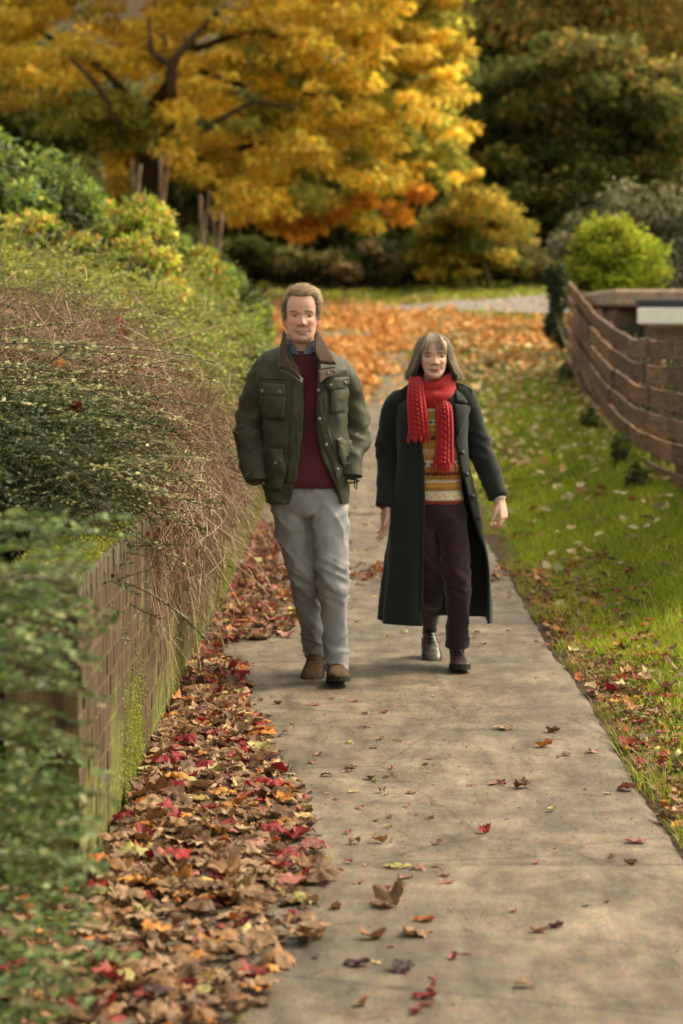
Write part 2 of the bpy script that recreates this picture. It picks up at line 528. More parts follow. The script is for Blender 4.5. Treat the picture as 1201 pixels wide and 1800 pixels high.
# ================================================================== BRICK WALL
def mat_brick(name='stained mossy brick', gain=1.0):
    m, nt, n, l, b = new_mat(name)
    v = texco(n, l, (8, 62, 2.2), True)
    vw = texco(n, l, (1, 1, 1), True)
    st = ntex(n, l, v, 1.0, 6, .65, .3)
    st2 = ntex(n, l, texco(n, l, (4, 20, 1.0), True), 1.0, 5, .6, .2)
    c = ramp(n, l, st, [(.36, (.014, .011, .008)), (.47, (.052, .039, .026)), (.57, (.095, .072, .048)), (.72, (.21, .170, .120))])
    c = mixc(n, l, .6, c, ramp(n, l, st2, [(.3, (.32, .24, .20)), (.5, (.9, .8, .64)), (.7, (1.2, 1.1, .95))]), 'MULTIPLY')
    oi = n.new('ShaderNodeObjectInfo')
    c = mixc(n, l, .35, c, ramp(n, l, oi.outputs['Random'], [(0, (.6, .52, .5)), (1, (1.2, 1.1, 1.0))]), 'MULTIPLY')
    if gain != 1.0: c = mixc(n, l, 1.0, c, (gain, gain * .97, gain * .9), 'MULTIPLY')
    # moss film: patches with their own ragged shape
    pn = ntex(n, l, texco(n, l, (3, 5.0, 1.6), True), 1.0, 6, .65, .6)
    sx = n.new('ShaderNodeSeparateXYZ'); l.new(vw, sx.inputs[0])
    zr = n.new('ShaderNodeMapRange'); zr.inputs[1].default_value = .95; zr.inputs[2].default_value = 0.0
    zr.inputs[3].default_value = -.12; zr.inputs[4].default_value = .13
    l.new(sx.outputs['Z'], zr.inputs[0])
    ad = n.new('ShaderNodeMath'); ad.operation = 'ADD'; l.new(pn, ad.inputs[0]); l.new(zr.outputs[0], ad.inputs[1])
    mm = ramp(n, l, ad.outputs[0], [(.56, 0.0), (.64, .8)])
    c = mixc(n, l, mm, c, ramp(n, l, ntex(n, l, vw, 40, 4), [(.3, (.05, .065, .012)), (.7, (.16, .19, .035))]))
    l.new(c, b.inputs['Base Color']); setp(b, rough=.9, spec=.2)
    bump(n, l, b, mixc(n, l, .5, st, ntex(n, l, vw, 120, 4)), .9, .008)
    return m
M_brick = mat_brick()
M_mortar = mat_brick('stained lime mortar', 1.45)
wall = empty('brick_wall', (-.86, 6.86, 0), 0, 'low mossy brick retaining wall running along the left of the path', 'wall')
wall.rotation_euler = (0, 0, -.0045)
LB, HB, J, TH = .218, .068, .008, .215
variants = []
for k in range(10):
    V, F = box(0, 0, 0, TH, LB, HB, .004)
    V = V + .0028 * np.column_stack([noise(V * 23 + 9 * k, 1), noise(V * 23 + 9 * k, 2), noise(V * 23 + 9 * k, 3)])
    variants.append(mesh_data('brick', V, F, M_brick, False))
rest = Acc()
WALL_L = 24.0
nrow = 11
cnt = 0
for r_ in range(nrow):
    z = .01 + HB / 2 + r_ * (HB + J)
    off = 0 if r_ % 2 == 0 else (LB + J) / 2
    y = 0.0; c_i = 0
    while y < WALL_L:
        ln = LB if not (c_i == 0 and r_ % 2) else (LB - J) / 2
        yc = y + ln / 2
        dx = rng.normal(0, .0016)
        if cnt_ok := (c_i < 27):
            o = obj('brick', variants[rng.integers(10)], wall, (dx + (rng.normal(0, .004) if c_i < 2 else 0), yc + (rng.normal(.006, .006) if c_i == 0 else 0), z))
            o.scale = (1, ln / LB, 1 + rng.normal(0, .015))
            o.rotation_euler = (rng.normal(0, .006), 0, rng.normal(0, .006)); cnt += 1
        else:
            V, F = box(dx, yc, z, TH, ln, HB, .006)
            rest.add(V, F)
        y += ln + J; c_i += 1
rb = rest.build('brick', M_brick, wall, False); tag(rb, kind='stuff')
top0 = .01 + nrow * (HB + J)
V, F = box(0, WALL_L / 2, top0 / 2, TH - .004, WALL_L - .012, top0 - .004)
build('mortar', V, F, M_mortar, wall, False)
# coping: bricks on edge
M_cope = plain_mat('weathered coping brick', (.105, .085, .06), .95, .15, 24, .6, .9, .012)
rest = Acc(); y = 0; k = 0
copv = []
for q in range(5):
    V, F = box(0, 0, 0, TH + .02, .066, .095, .008)
    V = V + .006 * np.column_stack([noise(V * 18 + 5 * q, 4), noise(V * 18 + 5 * q, 5), noise(V * 18 + 5 * q, 6)])
    copv.append(mesh_data('coping_brick', V, F, M_cope, False))
while y < WALL_L:
    z = top0 + .0475 + .002 + rng.normal(0, .003)
    if k < 60:
        obj('coping_brick', copv[rng.integers(5)], wall, (rng.normal(0, .003), y + .033, z))
    else:
        V, F = box(0, y + .033, z, TH + .02, .066, .095, .008); rest.add(V, F)
    y += .0745; k += 1
rb = rest.build('coping_brick', M_cope, wall, False); tag(rb, kind='stuff')
TOPZ = top0 + .095
# short stone pier against the wall end, with dark mossy steps of brick behind it
# moss cushions and strands (real little fronds)
M_moss = leaf_mat('moss fronds', .2, .8, .15)
def moss_on_face(n):
    y = rng.uniform(.1, 22, n) ** 1.0
    y = np.where(rng.random(n) < .6, rng.uniform(.2, 10, n), y)
    z = rng.beta(1.0, 2.0, n) * .75
    p = np.column_stack([y * 1.15, z * .55, y * 0])
    f = fbm(p, 21, 4) + .62 * (1 - z / .55) * (.45 + 1.0 * noise(np.column_stack([y * 1.1 + 3, y * 0, y * 0]), 4)) - .44 - .5 * sstep(1.3, .4, y)
    pt = sum(a_ * np.exp(-((y - c_) / w_) ** 2) * np.clip(1 - z / h_, 0, 1) for c_, w_, h_, a_ in [(1.75, .42, .55, 1.15), (3.9, .35, .35, .7), (5.2, .3, .3, .6), (8.0, .7, .55, 1.1), (10.6, .7, .6, 1.2), (13.5, 1.2, .6, 1.2), (17, 2, .6, 1.1)])
    f = pt * (.7 + 1.5 * fbm(np.column_stack([y * 16, z * 3, y * 0]), 25, 3)) - .34 + .25 * rng.normal(0, 1, len(y)) * (pt > .1)
    keep = f > 0
    return y[keep], z[keep]
y, z = moss_on_face(190000)
n_ = len(y)
P = np.column_stack([np.full(n_, TH / 2 + .001), y, z])
D = unit(np.column_stack([rng.uniform(.3, 1, n_), rng.normal(0, .5, n_), rng.normal(-.5, .5, n_)]))
N = unit(np.column_stack([rng.uniform(.2, 1, n_), rng.normal(0, .4, n_), rng.uniform(.2, 1, n_)]))
V, F, q = leafgeo(P, D, N, rng.uniform(.004, .011, n_), rng.uniform(.003, .006, n_), .2, 'dia')
mc = pick_cols([(.14, .18, .016), (.22, .26, .024), (.085, .11, .014), (.19, .18, .04)], n_, .2)
mo = build('moss', V, F, M_moss, wall, True, np.repeat(mc, q, 0)); tag(mo, kind='stuff')
# moss on the coping
n_ = 26000
x = rng.uniform(-.115, .115, n_); y = rng.uniform(0, 6, n_)
f = fbm(np.column_stack([x * 9, y * 4.5, x * 0]), 33, 3) + .35 * np.exp(-((y - 1.25) / .5) ** 2) + .1
k_ = f > .12; x, y = x[k_], y[k_]; n_ = len(x)
P = np.column_stack([x, y, TOPZ + rng.uniform(0, .016, n_)])
V, F, q = leafgeo(P, rand_unit(n_) * (1, 1, .5) + (0, 0, .5), rand_unit(n_) + (0, 0, 1.2), rng.uniform(.006, .014, n_), rng.uniform(.004, .008, n_), .2, 'dia')
mo = build('moss', V, F, M_moss, wall, True, np.repeat(pick_cols([(.2, .23, .03), (.28, .29, .04), (.12, .13, .02)], n_, .2), q, 0)); tag(mo, kind='stuff')

# ================================================================== SHRUBS
M_leafg = leaf_mat('glossy shrub leaves', .28, .48, .26)
M_leafs = leaf_mat('soft leaves', .42, .55, .3)
M_twig = plain_mat('dry twigs', (.2, .13, .08), .8, .2, 40, .4, 0, use_attr=True)

def sprays(start, d0, length, droop, m=12, wob=.12):
    """arching stems: (n,m,3)"""
    n = len(start)
    t = np.linspace(0, 1, m)[None, :, None]
    L = np.asarray(length)[:, None, None]
    side = rand_unit(n)[:, None, :]
    P = start[:, None, :] + unit(d0)[:, None, :] * L * t + np.array([0, 0, -1.0]) * (np.asarray(droop)[:, None, None] * L * t ** 2)
    P = P + side * (wob * L * np.sin(t * np.pi * rng.uniform(.6, 1.6, n)[:, None, None]) * t)
    return P

def leaves_on(P, spacing, leaf_len, wid=.5, up=.6, skip=.1, jit=.35):
    """leaf pairs along stems"""
    n, m, _ = P.shape
    seg = np.linalg.norm(np.diff(P, axis=1), axis=2).sum(1)
    out = []
    for i in range(n):
        k = max(3, int(seg[i] / spacing))
        t = np.linspace(.06, 1, k) * (m - 1)
        a = np.minimum(t.astype(int), m - 2); f = (t - a)[:, None]
        out.append(np.column_stack([P[i][a] * (1 - f) + P[i][a + 1] * f, P[i][a + 1] - P[i][a], np.full(k, i)]))
    X = np.concatenate(out)
    pos, T = X[:, :3], unit(X[:, 3:6]); idx = X[:, 6].astype(int)
    A, Bv, I = [], [], []
    for s in (-1, 1):
        keep = rng.random(len(pos)) > skip
        p, tt = pos[keep], T[keep]
        upv = np.array([0, 0, 1.0]) + rng.normal(0, jit, (len(p), 3)) * .6
        sd = unit(np.cross(tt, upv)) * s
        d = unit(sd * .8 + tt * .55 + upv * .35 * up + rng.normal(0, jit, (len(p), 3)) * .5)
        A.append(p); Bv.append(np.column_stack([d, upv * 1.0 + rng.normal(0, jit, (len(p), 3))])); I.append(idx[keep])
    pos = np.concatenate(A); B_ = np.concatenate(Bv); I = np.concatenate(I)
    L = leaf_len * rng.uniform(.7, 1.25, len(pos))
    return pos, B_[:, :3], B_[:, 3:], L, L * wid, I

def spray_shrub(name, label, cat, specs, group=None):
    """specs: list of (P stems, spacing, leaf_len, palette, weights, stem width, stem colour)"""
    root = empty(name, tuple(np.mean(specs[0][0][:, 0], 0) * (1, 1, 0) + (0, 0, .8)), 0, label, cat, group)
    off = np.array(root.location)
    la, sa = Acc(), Acc()
    for (P, sp, ll, pal, w, sw, sc) in specs:
        P = P - off
        pos, D, N, L, W, I = leaves_on(P, sp, ll)
        V, F, q = leafgeo(pos, D, N, L, W, .22, 'hex', .05)
        stemc = 1 + rng.normal(0, .18, len(P))
        c = pick_cols(pal, len(pos), .15, w) * stemc[I][:, None]
        la.add(V, F, np.repeat(c, q, 0))
        V, F, q = ribbons(P, np.full(len(P), sw))
        sa.add(V, F, np.repeat(pick_cols([sc], len(P), .2), q, 0))
    f = la.build('foliage', M_leafg, root); tag(f, kind='stuff')
    s = sa.build('stem', M_twig, root); tag(s, kind='stuff')
    return root, off

def fill_leaves(n, centre, rad, leaf, pal, w=None, shell=.5, kind='hex', bend=.1, flat=0.0):
    """leaves spread through an ellipsoid volume"""
    u = rand_unit(n); r = rng.uniform(shell, 1, n) ** .6
    P = np.asarray(centre) + u * r[:, None] * np.asarray(rad)
    D = rand_unit(n) + u * .6 + (0, 0, -.15)
    N = rand_unit(n) * (1 - flat) + u * .5 + (0, 0, .7 + flat)
    L = leaf * rng.uniform(.6, 1.3, n)
    V, F, q = leafgeo(P, D, N, L, L * .55, .25, kind, bend)
    return V, F, np.repeat(pick_cols(pal, n, .2, w), q, 0)

DK = [(.026, .048, .016), (.042, .068, .020), (.07, .095, .028), (.15, .16, .07)]
PALE = [(.06, .085, .03), (.13, .15, .055), (.25, .25, .11), (.38, .36, .19)]

# 1. big dark cotoneaster in focus above the wall end
n = 760
st = np.column_stack([rng.uniform(-2.3, -.95, n), rng.uniform(7.6, 10.6, n), rng.uniform(.85, 1.42, n)])
st[:, 2] -= .15 * (st[:, 0] > -1.1)
d0 = np.column_stack([rng.uniform(.2, 1.0, n), rng.uniform(-.8, .25, n), rng.uniform(-.1, .45, n)])
P1 = sprays(st, d0, rng.uniform(.25, .55, n), rng.uniform(.1, .45, n))
n = 80   # long pale arching shoots lying over the mass
st = np.column_stack([rng.uniform(-1.6, -1.0, n), rng.uniform(7.9, 9.6, n), rng.uniform(.95, 1.62, n)])
d0 = np.column_stack([rng.uniform(.6, 1, n), rng.uniform(-.3, .2, n), rng.uniform(.0, .22, n)])
P2 = sprays(st, d0, rng.uniform(.45, .80, n), rng.uniform(.1, .3, n), 16, .05); P2 = P2[P2[:, :, 0].max(1) < -.44]
n = 420  # low fringe drooping over the wall
st = np.column_stack([rng.uniform(-1.3, -.92, n), rng.uniform(8.1, 10.8, n), rng.uniform(.98, 1.35, n)])
d0 = np.column_stack([rng.uniform(.3, 1, n), rng.uniform(-.6, .3, n), rng.uniform(-.25, .25, n)])
P3 = sprays(st, d0, rng.uniform(.18, .36, n), rng.uniform(.1, .5, n))
root, off = spray_shrub('cotoneaster_shrub', 'dark glossy cotoneaster with long arching shoots sprawling over the wall end', 'shrub',
    [(P1, .016, .021, DK, [4, 4, 3, 1], .004, (.07, .05, .03)), (P2, .013, .024, PALE, [1, 2, 3, 2], .004, (.14, .10, .06)),
     (P3, .015, .019, DK, [3, 3, 3, 2], .004, (.1, .07, .045))])
a = Acc()
for c_, r_, nn in [((-1.5, 8.6, 1.12), (.6, .9, .36), 24000), ((-1.35, 9.7, 1.15), (.5, .9, .36), 15000), ((-2.2, 9.2, 1.2), (.6, 1.4, .42), 13000)]:
    V, F, c = fill_leaves(nn, np.array(c_) - off, r_, .026, DK, [5, 4, 2, .4], .35, 'dia')
    a.add(V, F, c)
f = a.build('inner_foliage', M_leafg, root); tag(f, kind='stuff')
V, F = tube(np.array([[-1.5, 9, .8], [-1.45, 8.9, 1.0], [-1.4, 8.8, 1.2]]) - off, [.04, .03, .015], k=8); build('trunk', V, F, M_twig, root, True, np.tile((.08, .06, .04), (len(V), 1)))

# 2. tangle of dry brown twigs
def twig_mass(n, lo, hi, top, length, dirs, curl=.6, m=6, w=(.0012, .003)):
    st = np.column_stack([rng.uniform(lo[0], hi[0], n), rng.uniform(lo[1], hi[1], n), np.zeros(n)])
    tz = top(st[:, 0], st[:, 1])
    st[:, 2] = tz - np.abs(rng.normal(0, .14, n))
    d0 = dirs(n)
    P = sprays(st, d0, rng.uniform(*length, n), rng.uniform(.1, .8, n), m, curl)
    P = P[P[:, :, 0].max(1) < -.50 + rng.normal(0, .035, n)]; n = len(P)
    V, F, q = ribbons(P, rng.uniform(*w, n))
    c = pick_cols([(.26, .175, .115), (.34, .25, .17), (.20, .12, .08), (.40, .32, .23), (.28, .15, .11)], n, .18, [4, 3, 3, 1.5, 2])
    return V, F, np.repeat(c, q, 0)
htop = lambda x, y: 1.03 + .62 * sstep(-.55, -1.35, x) + .13 * sstep(-1.3, -2.5, x) + .09 * np.sin(y * 2.1 + x * 3) + .06 * np.sin(y * 5.3 - x * 4) + .02 * (y - 10)
root = empty('twiggy_hedge', (-1.3, 11, .8), 0, 'tangled mass of dry brown twigs overhanging the brick wall', 'hedge'); off = np.array(root.location)
a = Acc()
for nn, lo, hi in [(9500, (-2.4, 9.3), (-.62, 13.5)), (4500, (-1.0, 9.2), (-.58, 12.5))]:
    V, F, c = twig_mass(nn, lo, hi, htop, (.12, .5), lambda k: np.column_stack([rng.normal(.5, .5, k), rng.normal(-.3, .6, k), rng.normal(.0, .5, k)]))
    a.add(V - off, F, c)
# strands hanging down the wall face
n = 330
st = np.column_stack([rng.uniform(-.73, -.56, n), rng.uniform(9.2, 14.5, n), rng.uniform(.75, 1.1, n)])
P = sprays(st, np.column_stack([rng.normal(.05, .2, n), rng.normal(-.1, .4, n), rng.uniform(-1, -.2, n)]), rng.uniform(.15, .5, n), rng.uniform(-.3, .6, n), 10, .75)
P[:, :, 0] = np.maximum(P[:, :, 0], -.735)
V, F, q = ribbons(P, rng.uniform(.0012, .003, n))
a.add(V - off, F, np.repeat(pick_cols([(.26, .175, .115), (.34, .25, .17), (.4, .33, .24)], n, .2), q, 0))
f = a.build('twig', M_twig, root); tag(f, kind='stuff')
n = 700
st = np.column_stack([rng.uniform(-2.2, -.75, n), rng.uniform(9.2, 13.5, n), np.zeros(n)]); st[:, 2] = htop(st[:, 0], st[:, 1]) - rng.uniform(-.02, .18, n)
P = sprays(st, np.column_stack([rng.uniform(-.1, 1, n), rng.uniform(-.6, .3, n), rng.uniform(-.1, .4, n)]), rng.uniform(.1, .4, n), rng.uniform(.1, .4, n))
pos, D, N, L, W, I = leaves_on(P - off, .02, .019, skip=.35)
V, F, q = leafgeo(pos, D, N, L, W, .22, 'hex', .05)
f = build('foliage', V, F, M_leafg, root, True, np.repeat(pick_cols([(.045, .06, .022), (.09, .11, .035), (.2, .2, .09)], len(pos), .2, [3, 3, 1.5]), q, 0)); tag(f, kind='stuff')
V, F = tube(np.array([[-1.4, 11.3, .8], [-1.3, 11.2, 1.0], [-1.25, 11.1, 1.3]]) - off, [.05, .035, .015], k=8); build('trunk', V, F, M_twig, root, True, np.tile((.12, .08, .05), (len(V), 1)))
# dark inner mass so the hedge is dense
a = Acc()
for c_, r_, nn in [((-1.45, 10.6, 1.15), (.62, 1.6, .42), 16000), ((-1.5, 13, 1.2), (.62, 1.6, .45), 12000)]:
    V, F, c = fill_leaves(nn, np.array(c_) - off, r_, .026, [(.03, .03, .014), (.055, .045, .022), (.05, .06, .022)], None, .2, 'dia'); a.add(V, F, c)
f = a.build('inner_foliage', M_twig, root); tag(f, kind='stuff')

# red leaves caught in the hedge
# (placed later, with the other fallen leaves)

# 3. green small-leaved hedge further along
GR = [(.11, .16, .02), (.21, .27, .034), (.30, .35, .05), (.40, .40, .10), (.25, .20, .07)]
root = empty('green_hedge', (-1.6, 18, .8), 0, 'soft mid green small leaved hedge further along the wall top', 'hedge'); off = np.array(root.location)
n = 3600
st = np.column_stack([rng.uniform(-3.2, -.9, n), rng.uniform(12.6, 24, n), np.zeros(n)])
gt = lambda x, y: 1.10 + .56 * sstep(-.75, -1.6, x) + .26 * sstep(-1.5, -3.0, x) + .035 * (y - 13) + .12 * np.sin(y * 1.3 + 2 * x) + .08 * np.sin(y * 3.1 - 2.5 * x)
st[:, 2] = gt(st[:, 0], st[:, 1]) - np.abs(rng.normal(0, .16, n)) + .10 * fbm(np.column_stack([st[:, 0] * 2.2, st[:, 1] * 1.4, st[:, 0] * 0]), 44, 3)
P = sprays(st, np.column_stack([rng.normal(.5, .5, n), rng.normal(-.4, .5, n), rng.normal(.25, .45, n)]), rng.uniform(.15, .6, n), rng.uniform(.1, .6, n), 8)
pos, D, N, L, W, I = leaves_on(P - off, .036, .038, skip=.15)
V, F, q = leafgeo(pos, D, N, L, W, .22, 'dia')
sc_ = 1 + rng.normal(0, .22, n)
f = build('foliage', V, F, M_leafs, root, True, np.repeat(pick_cols(GR, len(pos), .2, [3, 3, 2, 1.5, 1.5]) * sc_[I][:, None], q, 0)); tag(f, kind='stuff')
V, F, q = ribbons(P - off, np.full(n, .004)); f = build('twig', V, F, M_twig, root, True, np.repeat(pick_cols([(.2, .14, .09), (.3, .22, .15)], n, .2), q, 0)); tag(f, kind='stuff')
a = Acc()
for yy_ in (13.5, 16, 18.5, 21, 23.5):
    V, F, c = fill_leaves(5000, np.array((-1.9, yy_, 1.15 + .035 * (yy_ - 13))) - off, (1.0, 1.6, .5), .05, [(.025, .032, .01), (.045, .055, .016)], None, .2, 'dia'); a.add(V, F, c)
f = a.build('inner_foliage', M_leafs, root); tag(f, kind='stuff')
# long upright shoots breaking the outline
n = 420
st = np.column_stack([rng.uniform(-3.4, -.95, n), rng.uniform(12.6, 25, n), np.zeros(n)]); st[:, 2] = gt(st[:, 0], st[:, 1]) - .1
P = sprays(st, np.column_stack([rng.normal(.5, .5, n), rng.normal(-.2, .4, n), rng.uniform(.3, 1.2, n)]), rng.uniform(.3, .75, n), rng.uniform(.2, .7, n), 12)
pos, D, N, L, W, I = leaves_on(P - off, .03, .036, skip=.1)
V, F, q = leafgeo(pos, D, N, L, W, .22, 'hex', .05)
f = build('shoots', V, F, M_leafs, root, True, np.repeat(pick_cols([(.16, .21, .035), (.24, .28, .05), (.33, .34, .10)], len(pos), .2), q, 0)); tag(f, kind='stuff')
# sparse dry twigs on its face
n = 1700
st = np.column_stack([rng.uniform(-1.5, -.62, n), rng.uniform(12, 18, n), np.zeros(n)]); st[:, 2] = gt(st[:, 0], st[:, 1]) - .25 - np.abs(rng.normal(0, .2, n))
P = sprays(st, np.column_stack([rng.normal(.6, .4, n), rng.normal(-.3, .5, n), rng.normal(.0, .4, n)]), rng.uniform(.15, .4, n), rng.uniform(.1, .7, n), 7, .3)
V, F, q = ribbons(P - off, rng.uniform(.002, .004, n)); f = build('twig', V, F, M_twig, root, True, np.repeat(pick_cols([(.26, .18, .12), (.34, .26, .18), (.22, .13, .09)], n, .2), q, 0)); tag(f, kind='stuff')
V, F = tube(np.array([[-1.7, 18.3, .8], [-1.65, 18.2, 1.1], [-1.6, 18.1, 1.5]]) - off, [.05, .035, .015], k=8); build('trunk', V, F, M_twig, root, True, np.tile((.12, .08, .05), (len(V), 1)))

# 4. broad-leaved yellow green shrubs behind
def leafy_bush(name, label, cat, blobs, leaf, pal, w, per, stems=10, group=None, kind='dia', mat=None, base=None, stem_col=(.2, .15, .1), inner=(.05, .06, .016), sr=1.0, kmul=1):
    """blobs: list of (centre, radii)"""
    c0 = np.mean([b[0] for b in blobs], 0)
    zb = base if base is not None else float(terrain(c0[0], c0[1]))
    root = empty(name, (c0[0], c0[1], zb), 0, label, cat, group); off = np.array(root.location)
    a = Acc()
    for c_, r_ in blobs:
        c_ = np.asarray(c_, float); r_ = np.asarray(r_, float)
        k = max(4, int(18 * kmul * (r_[0] * r_[2] + .3)))
        u = rand_unit(k); sub = c_ + u * r_ * rng.uniform(.45, 1.0, (k, 1))
        tone = 1 + rng.normal(0, .22, k)
        for s_, t_ in zip(sub, tone):
            nn = max(10, int(per * rng.uniform(.6, 1.4) / k))
            V, F, c = fill_leaves(nn, s_ - off, r_ * rng.uniform(.25, .45), leaf, pal, w, .1, kind, .15)
            a.add(V, F, c * t_)
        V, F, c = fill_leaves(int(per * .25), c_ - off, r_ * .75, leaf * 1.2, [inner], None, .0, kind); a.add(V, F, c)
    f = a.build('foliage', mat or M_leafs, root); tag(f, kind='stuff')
    for k in range(stems):
        c_, r_ = blobs[rng.integers(len(blobs))]
        e = np.asarray(c_) + rng.normal(0, .5, 3) * np.asarray(r_)
        s_ = np.array([c0[0] + rng.normal(0, .15) * sr, c0[1] + rng.normal(0, .15) * sr, zb - .02])
        mid = (s_ + e) / 2 + rng.normal(0, .06, 3) * sr
        V, F = tube(np.array([s_, mid, e]) - off, [.022 * sr, .014 * sr, .006 * sr], k=6, n=8)
        build('stem', V, F, M_twig, root, True, np.tile(stem_col, (len(V), 1)))
    return root
YG = [(.22, .31, .03), (.32, .40, .045), (.42, .45, .07), (.12, .18, .03), (.56, .27, .06), (.54, .46, .11)]
leafy_bush('leafy_shrub', 'tall leafy shrub of green and blue green leaves at the upper left edge', 'shrub',
    [((-3.6, 24, 2.9), (.9, 1.0, .75)), ((-2.9, 24, 2.65), (.6, .9, .6))], .085, [(.12, .18, .03), (.19, .25, .04), (.27, .31, .06), (.09, .14, .08)], [3, 3, 2, 1.2], 5200, base=1.0, stems=14)
leafy_bush('leafy_shrub', 'yellow green shrub flecked with orange leaves beside the leaning trunks', 'shrub',
    [((-2.75, 25.5, 2.6), (.75, .9, .55)), ((-2.2, 25, 2.40), (.6, .8, .5)), ((-3.4, 25.5, 2.5), (.7, .8, .65)), ((-1.8, 24.5, 2.15), (.5, .7, .45))], .075, YG, [2, 3, 3, 1, 1.8, 1], 7600, base=1.0, stems=14)
leafy_bush('leafy_shrub', 'pale lime shrub with rusty orange leaves rising out of the hedge at the left', 'shrub',
    [((-2.75, 21, 2.25), (.6, .8, .42)), ((-2.2, 21, 2.1), (.5, .8, .40)), ((-1.7, 20.5, 1.95), (.4, .7, .32)), ((-3.1, 20.5, 2.3), (.4, .7, .5))], .07, YG, [1, 3, 4, .6, 2.6, 2], 5600, base=1.0, stems=22)
leafy_bush('leafy_shrub', 'bright lime green shoots at the end of the hedge near the man', 'shrub',
    [((-1.35, 26, 2.12), (.45, .8, .36)), ((-1.8, 26.5, 2.35), (.5, .7, .40)), ((-1.0, 25.2, 1.8), (.35, .6, .35))], .07, [(.15, .23, .03), (.24, .32, .045), (.30, .36, .06), (.09, .14, .025)], [2, 3, 2, 1], 3600, base=.9, stems=16)
leafy_bush('leafy_shrub', 'green leafy clump spilling over the wall right behind the man', 'shrub',
    [((-.85, 22.5, 1.25), (.32, 1.4, .42)), ((-.75, 20.5, 1.15), (.28, 1.0, .32))], .055, [(.09, .14, .03), (.16, .22, .04), (.24, .28, .06)], [2, 3, 1], 3200, base=.85, stems=8)

# 5. out-of-focus sprays close to the camera
n = 165
st = np.column_stack([rng.uniform(-1.25, -.70, n), rng.uniform(4.6, 5.9, n), rng.uniform(.06, 1.24, n)])
d0 = np.column_stack([rng.uniform(.6, 1, n), rng.uniform(-.5, .3, n), rng.uniform(-.15, .3, n)])
reach = np.clip((-.115 * st[:, 1] + .02 - st[:, 0] - .08 * np.abs(rng.normal(0, 1, n))), .12, .6) * rng.uniform(.85, 1.12, n) + .11 * (rng.random(n) < .35) * rng.random(n)
m_ = 55
st = np.vstack([st, np.column_stack([rng.uniform(-.80, -.68, m_), rng.uniform(4.7, 5.6, m_), rng.uniform(.25, 1.2, m_)])])
d0 = np.vstack([d0, np.column_stack([rng.uniform(.8, 1, m_), rng.uniform(-.3, .3, m_), rng.uniform(-.2, .25, m_)])])
reach = np.concatenate([reach, np.clip(-.105 * st[n:, 1] - st[n:, 0] + rng.normal(0, .025, m_), .08, .4)]); n += m_
P = sprays(st, d0, reach, rng.uniform(.02, .25, n), 12, .08)
spray_shrub('privet_shrub', 'blurred leafy sprays of small grey green leaves close by at bottom left', 'shrub',
    [(P, .017, .030, [(.045, .08, .028), (.085, .135, .04), (.14, .19, .05), (.07, .12, .022), (.26, .28, .13)], [3, 3, 2, 2, 1], .004, (.12, .09, .05))])

# ================================================================== FENCE
M_wood = None
def mat_fence():
    m, nt, n, l, b = new_mat('brown stained fence board')
    v = texco(n, l, (10, 2, 30), True)
    g = ntex(n, l, v, 1.0, 6, .65, .5); g2 = ntex(n, l, texco(n, l, (3, 3, 3), True), 1.0, 4)
    c = ramp(n, l, g, [(.3, (.060, .036, .022)), (.5, (.150, .090, .056)), (.72, (.27, .18, .12))])
    c = mixc(n, l, .5, c, ramp(n, l, g2, [(.3, (.6, .55, .5)), (.7, (1.15, 1.1, 1.05))]), 'MULTIPLY')
    oi = n.new('ShaderNodeObjectInfo')
    c = mixc(n, l, .85, c, ramp(n, l, oi.outputs['Random'], [(0, (.62, .60, .58)), (.5, (1.0, 1.0, 1.0)), (1, (1.5, 1.42, 1.3))]), 'MULTIPLY')
    l.new(c, b.inputs['Base Color']); setp(b, rough=.8, spec=.25)
    bump(n, l, b, g, .5, .006)
    return m
M_fence = mat_fence()
M_post = plain_mat('weathered fence post', (.17, .12, .085), .85, .2, 20, .5, .4, stretch=(3, 3, .6))
fpl = resample([[2.38, 13.0, .42], [2.43, 15, .41], [2.49, 17.6, .38], [2.55, 20, .36], [2.60, 22, .38], [2.68, 24.2, .46], [2.80, 27, .62], [2.95, 30.3, .86], [3.12, 34.0, 1.16]], 400)
fs = np.concatenate([[0], np.cumsum(np.linalg.norm(np.diff(fpl[:, :2], axis=0), axis=1))])
def fpos(s):
    return np.array([np.interp(s, fs, fpl[:, k]) for k in range(3)])
fence = empty('board_fence', tuple(fpos(0) * (1, 1, 0)), 0, 'wavy brown fence of overlapping horizontal boards along the lawn', 'fence')
fo = np.array(fence.location)
bay = 1.82; nb = int(fs[-1] / bay)
NROW, RH = 6, .2
for k in range(nb + 1):
    p = fpos(k * bay); hh = 1.17 + rng.normal(0, .015)
    V, F = box(0, 0, 0, .085, .085, hh + .5, .008)
    o = build('post', V + p - fo + (.085, 0, hh / 2 - .27), F, M_post, fence, False)
